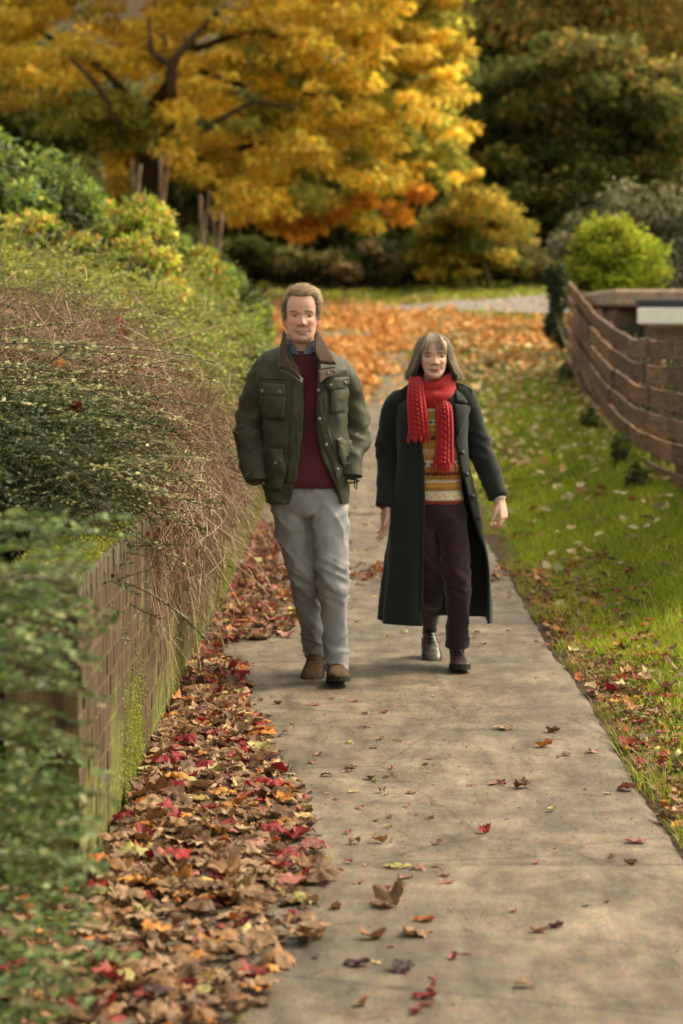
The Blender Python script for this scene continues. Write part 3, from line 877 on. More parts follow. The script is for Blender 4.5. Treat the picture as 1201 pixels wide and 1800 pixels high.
for k in range(nb):
    sag = rng.normal(0, .006)
    for r_ in range(NROW):
        s0, s1 = k * bay + .005, (k + 1) * bay - .005
        ss = np.linspace(s0, s1, 9)
        pts = np.array([fpos(s) for s in ss])
        t = np.linspace(0, 1, 9)
        ins = (.016 if r_ % 2 else -.016) + rng.normal(0, .006)
        warp = rng.normal(0, .008); lift = rng.normal(0, .003); rot = rng.normal(0, .004)
        hgt = RH * .74 + rng.normal(0, .004)
        V = []
        for i, p in enumerate(pts):
            z0 = p[2] + .03 + r_ * RH + sag * math.sin(t[i] * math.pi) + lift + rot * (t[i] - .5)
            bow = warp * math.sin(t[i] * math.pi) + ins
            for (dx, dz) in ((0, 0), (.024, 0), (.024, hgt), (-.004, hgt)):
                V.append([p[0] + bow + dx, p[1], z0 + dz])
        V = np.array(V) - fo
        F = [grid_faces(9, 4), np.array([[3, 2, 1, 0], [32, 33, 34, 35]])]
        build('board', V, F, M_fence, fence, False)
    for tt in (.33, .67):
        s_ = (k + tt) * bay; p = fpos(s_)
        V, F = box(0, 0, 0, .02, .05, NROW * RH - .12, .003)
        build('batten', V + p - fo + (.052, 0, NROW * RH / 2 + .03), F, M_fence, fence, False)

# added dark foliage behind the boards, standing in for shade in the gaps
hb = empty('added_gap_hedge', (3.0, 20, .3), 0, 'added dark foliage behind the board fence standing in for shade in its gaps', 'hedge'); ho = np.array(hb.location)
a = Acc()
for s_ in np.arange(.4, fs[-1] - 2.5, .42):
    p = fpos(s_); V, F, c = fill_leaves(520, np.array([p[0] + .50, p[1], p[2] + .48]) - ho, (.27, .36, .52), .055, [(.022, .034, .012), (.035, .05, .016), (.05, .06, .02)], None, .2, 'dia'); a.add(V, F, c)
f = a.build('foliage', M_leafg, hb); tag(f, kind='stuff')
V, F = tube(np.array([[3.05, 20, .2], [3.05, 20, .5], [3.04, 20.1, .8]]) - ho, [.04, .03, .015], k=7); build('stem', V, F, M_twig, hb, True, np.tile((.08, .06, .04), (len(V), 1)))

# ---- low stone building and white board behind the fence
M_stone = plain_mat('buff sandstone', (.34, .26, .19), .9, .2, 9, .4, .5, .01)
M_stoned = plain_mat('dark sandstone', (.22, .155, .10), .9, .2, 9, .45, .5, .01)  # browner, darker tone for ledge, plinth, board support and alternate stones
M_white = plain_mat('white painted board', (.78, .77, .72), .55, .4, 8, .08, .05)
M_felt = plain_mat('dark roofing felt', (.05, .05, .055), .8, .3, 60, .3, .3)
bld = empty('stone_outbuilding', (4.6, 27.6, .5), 0, 'low buff stone outbuilding with flat coping seen over the fence', 'building'); bo = np.array(bld.location)
V, F = box(5.8, 30.2, 1.1, 5.2, 3.6, 1.5, .02); build('wall', V - bo, F, M_stone, bld, False)
V, F = box(5.80, 29.9, 1.965, 5.4, 4.4, .20, .03); build('roof', V - bo, F, M_stone, bld, False)
V, F = box(5.95, 28.1, 1.56, 4.9, .5, .30, .02); build('ledge', V - bo, F, M_stoned, bld, False)
a = Acc()
for i in range(9):
    w_ = rng.uniform(.28, .5)
    V, F = box(3.35 + i * .55, 27.1 + rng.normal(0, .03), 1.36 + rng.normal(0, .03), w_, .3, .16, .03)
    build('stone', V - bo + (0, 0, .06), F, M_stone if i % 2 else M_stoned, bld, False)
V, F = box(5.66, 27.2, .85, 5.4, .45, 1.06, .02); build('plinth', V - bo, F, M_stoned, bld, False)
wb = empty('white_board', (4.6, 26.6, 1.5), 0, 'white board with a dark felt top standing behind the fence', 'board'); bo = np.array(wb.location)
V, F = box(4.79, 26.55, 1.755, 3.1, .10, .18, .012); build('face_board', V - bo, F, M_white, wb, False)
V, F = box(4.81, 26.72, 1.892, 3.1, .42, .09, .012); build('felt_top', V - bo, F, M_felt, wb, False)
V, F = box(4.8, 26.75, .9, 2.9, .08, 1.45, .01); build('support', V - bo, F, M_stoned, wb, False)

# ================================================================== TREES
M_bark = plain_mat('grey brown bark', (.062, .042, .024), .95, .15, 14, .6, 1.0, .03, stretch=(2, 2, .5))
M_barkp = plain_mat('pale bark', (.20, .135, .095), .95, .15, 14, .5, .8, .03, stretch=(2, 2, .5))  # paler bark tone for the slim trunks and the sapling
M_far = leaf_mat('tree leaves', .5, .7, .12, 1.25)

def tree(name, label, trunk, limbs, puffs, leaf, pal, w, per, bark=None, group=None, droop=.2, clump=.0, cat='tree', inner=None):
    """trunk/limbs: lists of (ctrl points, radii); puffs: (centre, radii, tone[, palette])"""
    b0 = np.array(trunk[0][0][0], float)
    root = empty(name, tuple(b0), 0, label, cat, group); off = b0
    for (P, r_) in trunk:
        V, F = tube(np.array(P, float) - off, r_, k=10, n=14)
        V = V + .03 * np.column_stack([noise(V * 3, 1), noise(V * 3, 2), 0 * V[:, 0]])
        build('trunk', V, F, bark or M_bark, root)
    for (P, r_) in limbs:
        V, F = tube(np.array(P, float) - off, r_, k=7, n=12)
        V = V + .03 * np.column_stack([noise(V * 4, 3), noise(V * 4, 4), noise(V * 4, 5)])
        build('branch', V, F, bark or M_bark, root)
    a = Acc()
    for pf in puffs:
        c_, r_, tone = pf[:3]; pl, ww = (pf[3], None) if len(pf) > 3 else (pal, w)
        nn = int(per * rng.uniform(.75, 1.25))
        u = rand_unit(nn); rr = rng.random(nn) ** .45
        P = np.asarray(c_) + u * rr[:, None] * np.asarray(r_)
        P[:, 2] -= droop * ((P[:, 0] - c_[0]) / r_[0]) ** 2 * r_[2]
        D = u * (.7, .7, .2) + rand_unit(nn) * .6 + (0, 0, -.45)
        N = rand_unit(nn) * .7 + (0, -.1, .8)
        L = leaf * rng.uniform(.6, 1.35, nn)
        V, F, q = leafgeo(P - off, D, N, L, L * .6, .25, 'dia')
        c = pick_cols(pl, nn, .16, ww) * tone
        a.add(V, F, np.repeat(c, q, 0))
    f = a.build('crown', M_far, root); tag(f, kind='stuff')
    return root

def cloud(n, c, r, pr, tone=.2, shell=.3, test=None, pal=None):
    out = []
    while len(out) < n:
        u = rand_unit(1)[0] * rng.uniform(shell, 1) ** .7
        p = np.asarray(c) + u * np.asarray(r)
        if test is not None and not test(p): continue
        s = rng.uniform(.7, 1.3)
        e = (p, np.array(pr) * s, 1 + rng.normal(0, tone))
        out.append(e if pal is None else e + (pal,))
    return out
tz = lambda x, y: float(terrain(x, y))

# main golden tree
D0 = 57.0
YE = [(.66, .45, .05), (.75, .55, .07), (.80, .63, .13), (.74, .44, .06), (.54, .46, .065), (.38, .38, .065)]
YEw = [4, 4, 2, 2.4, 1.8, 1.1]
GY = [(.30, .31, .05), (.42, .38, .06), (.20, .23, .045)]
tb = at(262, 440, D0); tb[2] = tz(tb[0], D0) - .1
def T(px, py, d=D0): return at(px, py, d)
trunk = [([tb, T(262, 330), T(248, 260), T(238, 225)], [.30, .24, .21, .19])]
limbs = [([T(240, 235), T(300, 140), T(330, 80), T(400, 10)], [.17, .14, .11, .06]), ([T(245, 230), T(200, 140), T(130, 90), T(40, 40)], [.15, .10, .07, .04]),
         ([T(300, 150), T(290, 90), T(270, 20)], [.12, .09, .05]), ([T(262, 300), T(330, 285), T(460, 250, D0 + 1), T(560, 230)], [.12, .10, .07, .03]),
         ([T(330, 90), T(450, 60), T(600, 100), T(760, 150)], [.10, .08, .05, .02]), ([T(330, 285), T(430, 330), T(520, 320)], [.07, .05, .02]),
         ([T(300, 170, D0 - 3.4), T(305, 110, D0 - 3.6), T(345, 60, D0 - 3.4), T(380, 20, D0 - 3)], [.13, .11, .07, .03]), ([T(303, 115, D0 - 3.6), T(268, 90, D0 - 3.6), T(262, 30, D0 - 3.4)], [.08, .06, .03]), ([T(215, 230, D0 - 3), T(170, 150, D0 - 3.4), T(120, 100, D0 - 3.4)], [.09, .07, .03]), ([T(520, 190, D0 - 3.4), T(450, 180, D0 - 3.2), T(380, 215, D0 - 3)], [.02, .045, .06]), ([T(320, 110), T(420, 150), T(560, 170), T(700, 210)], [.09, .07, .05, .02]), ([T(255, 270), T(330, 200), T(370, 190)], [.08, .06, .03])]
puffs = []
def ymap(px, py, d, rad, tone=.16, pal=None):
    p = at(px, py, d); e = (p, np.array(rad) * rng.uniform(.75, 1.25), 1 + rng.normal(0, tone))
    puffs.append(e if pal is None else e + (pal,))
for i in range(950):
    px, py = rng.uniform(-60, 870), rng.uniform(-260, 400)
    if px > 770 + 85 * noise(np.array([[py / 55., 3.3, 0]]), 15)[0] + rng.normal(0, 22) - .12 * max(0, py): continue
    low = np.interp(px, [-60, 0, 150, 300, 400, 480, 620, 740, 800, 860], [190, 200, 150, 260, 380, 395, 400, 350, 260, 60])
    if py > low + rng.normal(0, 12): continue
    hole = math.exp(-((px - 215) / 70) ** 2 - ((py - 175) / 45) ** 2) + math.exp(-((px - 100) / 80) ** 2 - ((py - 200) / 50) ** 2)
    if hole > .35 and rng.random() < .9: continue
    gz = noise(np.array([[px / 90, py / 70, 0]]), 9)[0]
    pal = GY if (gz > .18 and rng.random() < .6) else None
    ymap(px, py, D0 + rng.uniform(-3.2, 3.2), (.46, .5, .22), .15, pal)
for i in range(110): ymap(rng.choice([rng.uniform(690, 830), rng.uniform(620, 800)]), rng.uniform(-40, 330), D0 + rng.uniform(-1, 3), (.30, .35, .16), .2, rng.choice([0, 1]) and GY or None)
for i in range(26): ymap(rng.normal(200, 38), rng.normal(205, 22), D0 - 2 + rng.normal(0, .5), (.5, .5, .25), .1, GY)
for i in range(10): ymap(rng.normal(208, 12), rng.normal(290, 28), D0 - 1 + rng.normal(0, .4), (.22, .25, .2), .1)
for (px, py) in [(415, 375), (487, 376), (525, 405), (640, 350), (735, 330), (600, 370), (450, 360), (560, 385), (700, 370)]:
    for q in range(2): ymap(px + rng.normal(0, 8), py + rng.normal(0, 6), D0 - 1.5, (.26, .25, .2), .1, [(.58, .31, .035), (.62, .27, .03)])
tree('golden_tree', 'large golden yellow autumn tree arching over the far path', trunk, limbs, puffs, .165, YE, YEw, 140)

# woods behind: individual trees
def fartree(name, label, px, d, top_px, half_px, pal, tone, per=210, npf=70, leaf=.2, bark=None, group=None, low_px=470, lean=0):
    b = at(px, 480, d); b[2] = tz(b[0], d) - .2
    top = at(px, top_px, d); low = at(px, low_px, d)
    h2 = (top[2] - low[2]) / 2; c = np.array([b[0] + lean, d, low[2] + h2]); rx = half_px / 4250 * d
    pf = [(p, r * np.array([1, 1, .7]), max(.3, t)) for p, r, t in cloud(npf, c, (rx, rx * .9, h2), (rx * .30 + .25, rx * .30 + .25, h2 * .20 + .15), tone)]
    lim = []
    for k in range(6):
        e = c + rand_unit(1)[0] * (rx * .7, rx * .6, h2 * .7)
        s_ = b + (c - b) * rng.uniform(.3, .8)
        lim.append(([s_, (s_ + e) / 2 + (0, 0, .2), e], [.09, .06, .03]))
    return tree(name, label, [([b, (b + c) / 2 + (lean * .3, 0, 0), c], [.26, .2, .1])], lim, pf, leaf * 1.12, pal, None, int(per * .78), bark, group)
DG = [(.07, .095, .020), (.11, .135, .030), (.17, .175, .045), (.10, .10, .03)]
OL = [(.24, .20, .05), (.32, .25, .06), (.17, .17, .05), (.42, .25, .06)]
bD = at(985, 480, 67); bD[2] = tz(bD[0], 67) - .2
pfD = []
for (px_, py_, hx, hy, k_) in [(880, 190, 85, 100, 30), (985, 150, 110, 90, 40), (1100, 180, 110, 110, 40), (930, 320, 110, 100, 40), (1060, 330, 120, 110, 44), (1180, 300, 90, 150, 36), (870, 400, 70, 60, 18), (960, 420, 90, 60, 24)]:
    c_ = at(px_, py_, 67 + rng.normal(0, .8)); pfD += [(p, r_ * np.array([1, 1, .6]), max(.35, t_), DG + ([(.30, .24, .06), (.26, .22, .05), (.34, .20, .05)] if rng.random() < .45 else [])) for p, r_, t_ in cloud(k_, c_, (hx / 64, 2.0, hy / 64), (.66, .7, .60), .28)]
limD = [([bD + (0, 0, .8), at(960, 330, 67), at(930, 200, 67)], [.2, .14, .06]), ([bD + (0, 0, 1.2), at(1040, 330, 67), at(1090, 190, 67)], [.2, .14, .06]), ([bD + (0, 0, 1.4), at(1000, 250, 67), at(985, 120, 67)], [.18, .12, .05])]
tree('dark_tree', 'big dark green tree filling the upper right behind the bushes', [([bD, bD + (0, 0, 1.2), at(990, 330, 67)], [.32, .27, .16])], limD, pfD, .20, DG, None, 220)
fartree('olive_tree', 'tall olive brown tree rising above the dark green tree at top right', 1060, 75, -220, 260, OL, .2, 260, 110, .2, low_px=170)
fartree('dark_tree', 'dark tree behind the leaning trunks at the left edge', 40, 66, -60, 190, DG, .25, 260, 100, .2, low_px=440)
fartree('dark_tree', 'shadowy green tree behind the middle of the golden tree', 470, 70, 80, 260, DG + OL[:1], .25, 260, 120, .22, low_px=500)
fartree('dark_tree', 'shadowy green tree showing between the golden and dark crowns', 800, 76, -80, 180, DG + OL, .25, 260, 110, .22, low_px=480)
fartree('olive_tree', 'brownish tree standing behind the right edge bushes', 1240, 78, -80, 150, DG + OL, .2, 240, 80, .22, low_px=470)
bS = at(830, 492, 61); bS[2] = tz(bS[0], 61) - .1
SP = [(.46, .31, .04), (.36, .29, .045), (.22, .22, .04), (.56, .34, .045), (.18, .20, .04)]
pfS = []
for i in range(95):
    py_ = rng.uniform(335, 480); hw_ = np.interp(py_, [335, 370, 420, 480], [25, 65, 90, 80]); px_ = 835 + rng.uniform(-1, 1) * hw_
    pfS.append((at(px_, py_, 61 + rng.uniform(-1.2, 1.2)), np.array([.42, .45, .16]) * rng.uniform(.7, 1.3), 1 + rng.normal(0, .2), SP if rng.random() < .7 else DG))
tree('golden_sapling', 'small yellow olive tree with leaning stems in front of the dark tree', [([bS, at(815, 470, 60.6), at(790, 430, 60.4)], [.09, .07, .04])],
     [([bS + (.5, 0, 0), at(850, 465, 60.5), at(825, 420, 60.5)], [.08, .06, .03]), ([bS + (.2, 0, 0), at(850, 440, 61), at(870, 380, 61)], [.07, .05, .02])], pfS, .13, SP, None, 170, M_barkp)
# pale leaning trunks left of the golden tree
for k, (px, py0, px1, py1, lab) in enumerate([(275, 380, 282, 275, 'pale bare trunk beside the dark trunk of the golden tree'), (240, 350, 247, 290, 'short pale bare trunk just left of the golden tree trunk'),
        (345, 430, 353, 345, 'slender pale bare trunk leaning right above the hedge'), (383, 450, 391, 375, 'thin pale bare trunk farthest right of the pale stems')]):
    dd = 50 - k
    b = at(px, py0 + 60, dd); t_ = at(px1, py1, dd); b[2] = min(b[2], tz(b[0], dd))
    r0 = empty('bare_trunk', tuple(b), 0, lab, 'tree trunk', 'pale bare trunks')
    V, F = tube(np.array([b, (b + t_) / 2 + (.07 * (-1) ** k, 0, 0), t_]) - b, [.075, .06, .03], k=9, n=12)
    V = V + .02 * np.column_stack([noise(V * 6, 1), noise(V * 6, 2), 0 * V[:, 0]])
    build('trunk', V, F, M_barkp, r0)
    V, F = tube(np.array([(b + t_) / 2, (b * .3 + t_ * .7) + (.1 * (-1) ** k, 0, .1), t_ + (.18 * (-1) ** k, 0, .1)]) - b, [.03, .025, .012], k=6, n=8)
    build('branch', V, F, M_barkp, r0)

# undergrowth belt at the edge of the grass
UG = [(.12, .15, .04), (.18, .19, .05), (.24, .18, .07), (.30, .23, .10)]
for k, (px, d, hw, hpx, pal, lab) in enumerate([
        (430, 63.5, 60, 420, DG, 'dark bush beneath the golden tree crown'), (520, 63, 62, 440, UG, 'green brown bush at the edge of the far grass'),
        (610, 62.8, 62, 435, [(.34, .24, .13), (.25, .18, .08), (.16, .15, .05)], 'brown dying bracken bush behind the far grass'),
        (700, 63.2, 60, 430, UG, 'olive bush beside the brown bracken'), (770, 63, 50, 400, DG, 'dark green bush left of the small yellow tree'),
        (930, 62, 66, 430, UG, 'scrubby green bush right of the small yellow tree'), (330, 62, 60, 400, DG, 'dark bush behind the pale bare trunks'), (200, 60, 80, 330, DG + UG, 'dark scrub behind the left hand shrubs')]):
    b = at(px, 495, d); top = at(px, hpx, d); hw_ = hw / 4250 * d
    zc = (tz(b[0], d) + top[2]) / 2
    leafy_bush('wild_bush', lab, 'bush', [((b[0], d, zc), (hw_ * 1.1, 1.0, (top[2] - tz(b[0], d)) / 2 + .1))], .16, pal, None, 3400, 4, 'undergrowth bushes', 'dia', M_far)
# right hand bushes
b = at(1078, 450, 36)
leafy_bush('round_bush', 'rounded bright yellow green bush above the stone outbuilding', 'bush', [((b[0], 36, b[2] - .05), (.70, .7, .60)), ((b[0], 36, b[2] - .05), (.55, .55, .5)), ((b[0] - .1, 35.8, b[2] - .4), (.6, .6, .4)), ((b[0], 36, b[2] - .1), (.72, .7, .58))],
           .075, [(.18, .24, .02), (.27, .32, .028), (.34, .36, .035), (.42, .36, .05)], [3, 4, 2, .6], 9000, 8, None, 'dia', M_far, kmul=3)
for (px, py, rx, rz_, lab) in [(1140, 410, 1.15, .95, 'grey green feathery shrub behind the round bush'), (1035, 430, .75, .8, 'grey green shrub left of the round bush'), (1215, 440, .7, .9, 'dark grey green shrub at the right edge')]:
    b = at(px, py, 42)
    leafy_bush('grey_shrub', lab, 'shrub', [((b[0], 42, b[2]), (rx, .9, rz_)), ((b[0], 42, b[2] - .7), (rx, .9, rz_))], .10, [(.13, .14, .07), (.19, .19, .11), (.10, .11, .05), (.25, .24, .16)], None, 3600, 8, 'grey green shrubs', 'dia', M_far)
# ivy on the last fence post
b = at(978, 520, 34.6)
leafy_bush('ivy_clump', 'dark ivy smothering the far end post of the fence', 'ivy', [((b[0], 34.6, b[2] + .1), (.13, .2, .5)), ((b[0], 34.6, b[2] - .4), (.14, .2, .4))], .06, [(.03, .045, .018), (.05, .07, .028), (.09, .10, .05)], None, 2200, 3, None, 'dia', M_leafg, base=b[2] - .8)
# weeds at the foot of the fence
for (px, py, d, h, lab) in [(1092, 745, 20.5, .30, 'tall green weed at the foot of the nearer fence bay'), (1120, 800, 18.5, .2, 'low weed clump under the lowest fence board'), (1040, 690, 24.5, .22, 'weed tuft below the bend of the fence'), (1010, 620, 31, .3, 'dry weed tuft at the far foot of the fence')]:
    x_ = at(px, py, d)[0]; z_ = tz(x_, d)
    x_ = min(x_, fpos(np.interp(d, fpl[:, 1], fs))[0] - .12)
    leafy_bush('weed', lab, 'weed', [((x_, d, z_ + h * .5), (.10, .35, h * .5))], .045, [(.11, .17, .02), (.17, .24, .03), (.22, .25, .06)], None, 420, 9, 'weeds along the fence', 'hex', M_leafs, sr=.22)

# ================================================================== GRASS
M_grass = leaf_mat('grass blades', .35, .5, .3)
def blades(n, x0, x1, y0, y1, h, w, dens=None, pal=None):
    x = rng.uniform(x0, x1, n); y = rng.uniform(y0, y1, n)
    if dens is not None:
        k = rng.random(n) < dens(x, y); x, y = x[k], y[k]
    n = len(x)
    z = terrain(x, y)
    cl = fbm(np.column_stack([x * 2.5, y * 2.5, x * 0]), 12, 3)
    H = h * rng.uniform(.5, 1.3, n) * (1 + .5 * cl)
    lean = rng.normal(0, .45, (n, 2)); az = rng.uniform(0, 6.28, n)
    sd = np.column_stack([np.cos(az), np.sin(az), 0 * az]) * (w * rng.uniform(.6, 1.3, n))[:, None]
    b = np.column_stack([x, y, z - .005]); m_ = b + np.column_stack([lean * H[:, None] * .35, H * .6]); t = b + np.column_stack([lean * H[:, None], H])
    V = np.stack([b - sd, b + sd, m_ - sd * .8, m_ + sd * .8, t], 1).reshape(-1, 3)
    i = (np.arange(n) * 5)[:, None]
    F = [i + np.array([[0, 1, 3, 2]]), i + np.array([[2, 3, 4]])]
    pal = pal or [(.20, .285, .016), (.29, .375, .02), (.38, .43, .03), (.46, .43, .07), (.34, .27, .09)]
    c = pick_cols(pal, n, .18, [3, 4, 3, 1.2, .5]) * (1 + .3 * cl)[:, None]
    return V, F, np.repeat(c, 5, 0)
edge = lambda y: 1.12 + .012 * np.sin(y * 1.3) + .0075 * np.maximum(0, y - 12)
def near_d(x, y):
    e = x - edge(y)
    patch = fbm(np.column_stack([x * 3.2, y * 2.2, x * 0]), 14, 3)
    return np.clip(sstep(-.02, .28, e + .16 * patch), 0, 1) * (.25 + .75 * sstep(8.5, 12.5, y + 2.5 * e + 1.6 * patch))
a = Acc()
for args in [(44000, 1.05, 2.7, 7.5, 13, .055, .0022, near_d), (38000, 1.1, 2.75, 13, 20, .06, .003, near_d), (27000, 1.1, 3.0, 20, 32, .075, .0065, near_d),
             (15000, -6, 7, 32, 50, .07, .010, lambda x, y: .35 + 0 * x), (24000, -9, 10, 50, 72, .09, .020, lambda x, y: (np.abs(y - np.interp(x, cp[np.argsort(cp[:, 0]), 0], cp[np.argsort(cp[:, 0]), 1])) > np.interp(x, cp[np.argsort(cp[:, 0]), 0], cp[np.argsort(cp[:, 0]), 2])) * 1.0)]:
    a.add(*blades(*args[:7], dens=args[7]))
n = 5200; y = rng.uniform(7.2, 20, n); tuft = fbm(np.column_stack([y * 2.6, y * 0, y * 0]), 71, 3); k_ = tuft + rng.normal(0, .1, n) > .02; y = y[k_]; n = len(y)
x = edge(y) + rng.uniform(-.035, .09, n); H = rng.uniform(.03, .085, n); az = rng.uniform(0, 6.28, n)
b_ = np.column_stack([x, y, terrain(x, y) - .005]); ln_ = np.column_stack([rng.normal(-.35, .5, n), rng.normal(0, .5, n)]) * H[:, None]
sd = np.column_stack([np.cos(az), np.sin(az), 0 * az]) * .0022
V = np.stack([b_ - sd, b_ + sd, b_ + np.column_stack([ln_ * .4, H * .65]) - sd * .8, b_ + np.column_stack([ln_ * .4, H * .65]) + sd * .8, b_ + np.column_stack([ln_, H])], 1).reshape(-1, 3)
i_ = (np.arange(n) * 5)[:, None]; a.add(V, [i_ + np.array([[0, 1, 3, 2]]), i_ + np.array([[2, 3, 4]])], np.repeat(pick_cols([(.14, .20, .015), (.22, .27, .02), (.28, .26, .05), (.25, .19, .07)], n, .2), 5, 0))
g = a.build('grass', M_grass); tag(g, 'short green grass of the lawn and the park beyond', 'grass', kind='stuff')

# ================================================================== FALLEN LEAVES
M_dry = leaf_mat('dry fallen leaf', .15, .6, .22, 1.0, .55, .6)
def tmpl_maple(seed, curl, cup, k=28):
    """broad five-lobed leaf, crumpled and curled"""
    r_ = np.random.default_rng(seed)
    ca_ = np.array([-88, -60, -36, -12, 12, 34, 52, 70, 90]) * np.pi / 180
    cr_ = np.array([.22, .46, .64, .55, .86, .80, .62, .80, 1.0]) * (1 + r_.normal(0, .05, 9))
    th = np.linspace(-np.pi / 2, 3 * np.pi / 2, k, endpoint=False) + .05
    ta = np.where(th > np.pi / 2, np.pi - th, th)
    rad = np.interp(ta, ca_, cr_) * (1 + .07 * (-1.0) ** np.arange(k)) * (1 + r_.normal(0, .03, k))
    rings = [np.zeros((1, 2))]
    for f in (.5, 1.0):
        rr = rad * f if f == 1 else (.36 * rad + .12)
        rings.append(np.column_stack([np.cos(th) * rr, np.sin(th) * rr]))
    Q = np.vstack(rings) * .52
    x, y = Q[:, 0], Q[:, 1]; rr2 = np.hypot(x, y)
    z = cup * (x * x * 1.5 + y * y * .5)
    z += .16 * np.abs(noise(np.column_stack([x * 4.2, y * 4.2, x * 0 + 5 + seed]), seed + 1)) * (.3 + rr2) + .09 * noise(np.column_stack([x * 9, y * 9, x * 0 + seed]), seed)
    z += curl * .7 * np.maximum(0, rr2 - .27) * (.5 + noise(np.column_stack([x * 2.5, y * 2.5, x * 0 + 2 * seed]), seed + 2))
    sh_ = 1 - .25 * np.clip(curl, 0, 1.5) * np.maximum(0, rr2 - .25)
    x, y = x * sh_, y * sh_
    ca = curl * .55
    yy = np.where(y > 0, np.sin(y * ca) / max(ca, 1e-3), y); zz = z + np.where(y > 0, (1 - np.cos(y * ca)) / max(ca, 1e-3), 0)
    j = np.arange(k); j2 = (j + 1) % k
    F3 = np.column_stack([np.zeros(k, int), 1 + j, 1 + j2]); F4 = np.column_stack([1 + j, 1 + k + j, 1 + k + j2, 1 + j2])
    V = np.column_stack([x, yy, zz])
    s0 = len(V)
    st = np.array([[-.006, -.04, 0], [.006, -.04, 0], [.04, -.42, .05], [.03, -.42, .05]]); st[:, 0] += (0, 0, .06 * r_.normal(), 0)
    V = np.vstack([V, st])
    return V, [F3, np.vstack([F4, [[s0, s0 + 1, s0 + 2, s0 + 3]]])]
def tmpl_oval(seed, curl, cup, asp=.5):
    r_ = np.random.default_rng(seed)
    m_, k = 7, 4
    t = np.linspace(0, 1, m_); w = asp * .5 * np.sin(np.pi * t ** .85) ** .8 * (1 + .1 * r_.normal(size=m_)); w[0] = w[-1] = .004
    u = np.linspace(-1, 1, k)
    X = w[:, None] * u[None, :]; Y = np.repeat(t[:, None] - .5, k, 1)
    X = X * (1 + .16 * noise(np.column_stack([X.ravel() * 9, Y.ravel() * 9, X.ravel() * 0 + seed]), seed + 3).reshape(X.shape)); X = X + .10 * noise(np.column_stack([Y.ravel() * 3, Y.ravel() * 0, X.ravel() * 0 + seed]), seed + 4).reshape(X.shape)
    Z = cup * np.abs(X) * 1.6 + .10 * noise(np.column_stack([X.ravel() * 9, Y.ravel() * 6, X.ravel() * 0 + seed]), seed).reshape(X.shape)
    ca = curl * 2.2 + 1e-3
    Z = Z + (1 - np.cos(Y * ca)) / ca; Y2 = np.sin(Y * ca) / ca
    return np.column_stack([X.ravel(), Y2.ravel(), Z.ravel()]), [grid_faces(m_, k, False)]
TM = [tmpl_maple(s, c, u) for s, c, u in [(1, .3, .15), (2, .8, .3), (3, 1.2, .5), (4, .5, -.4), (5, 1.5, .25), (6, .4, .55), (7, .9, -.6), (8, .15, .05)]]
TL = [tmpl_maple(s, c, u, 14) for s, c, u in [(1, .3, .15), (2, .8, .3), (3, 1.2, .5), (4, .5, -.4), (5, 1.5, .25), (6, .4, .55), (7, .9, -.6), (8, .15, .05)]]
TO = [tmpl_oval(s, c, u, a_) for s, c, u, a_ in [(11, .3, .3, .5), (12, .9, .6, .48), (13, -.6, .3, .55), (14, 1.3, .9, .45), (15, .15, .1, .62), (16, -.9, .5, .5)]]
TS = [tmpl_oval(s, c, u, a_) for s, c, u, a_ in ((21, .3, .3, .55), (22, .6, .5, .42), (23, -.3, .3, .62), (24, .8, .7, .5), (25, .2, .4, .36))]
BROWN = [(.20, .120, .062), (.27, .170, .092), (.115, .064, .036), (.33, .225, .130), (.16, .095, .055), (.24, .125, .055)]
ORANGE = [(.40, .15, .028), (.46, .21, .05), (.34, .10, .025)]
RED = [(.26, .022, .022), (.30, .05, .045), (.20, .012, .022)]
PINK = [(.30, .115, .095), (.33, .17, .135), (.27, .085, .085)]
YEL = [(.46, .34, .11), (.42, .37, .16), (.32, .30, .10)]
PUR = [(.10, .035, .055), (.07, .04, .045)]
KINDS_ = {'brown': BROWN, 'orange': ORANGE, 'red': RED, 'pink': PINK, 'yellow': YEL, 'purple': PUR}
def inst(T_, pos, yaw, tilt, tiltaz, size):
    """instances of one template"""
    V0 = T_[0]; n = len(pos)
    cz, sz = np.cos(yaw), np.sin(yaw)
    V = V0[None] * np.asarray(size)[:, None, None]
    X = V[:, :, 0] * cz[:, None] - V[:, :, 1] * sz[:, None]; Y = V[:, :, 0] * sz[:, None] + V[:, :, 1] * cz[:, None]; Z = V[:, :, 2]
    # tilt about horizontal axis tiltaz
    ax = np.column_stack([np.cos(tiltaz), np.sin(tiltaz), 0 * yaw])
    W = np.stack([X, Y, Z], -1)
    c, s = np.cos(tilt)[:, None, None], np.sin(tilt)[:, None, None]
    A = np.repeat(ax[:, None, :], W.shape[1], 1)
    W = W * c + np.cross(A, W) * s + A * np.sum(A * W, -1, keepdims=True) * (1 - c)
    W = W + np.asarray(pos)[:, None, :]
    nv = len(V0)
    F = [(f[None] + (np.arange(n) * nv)[:, None, None]).reshape(-1, f.shape[1]) for f in T_[1]]
    return W.reshape(-1, 3), F, nv

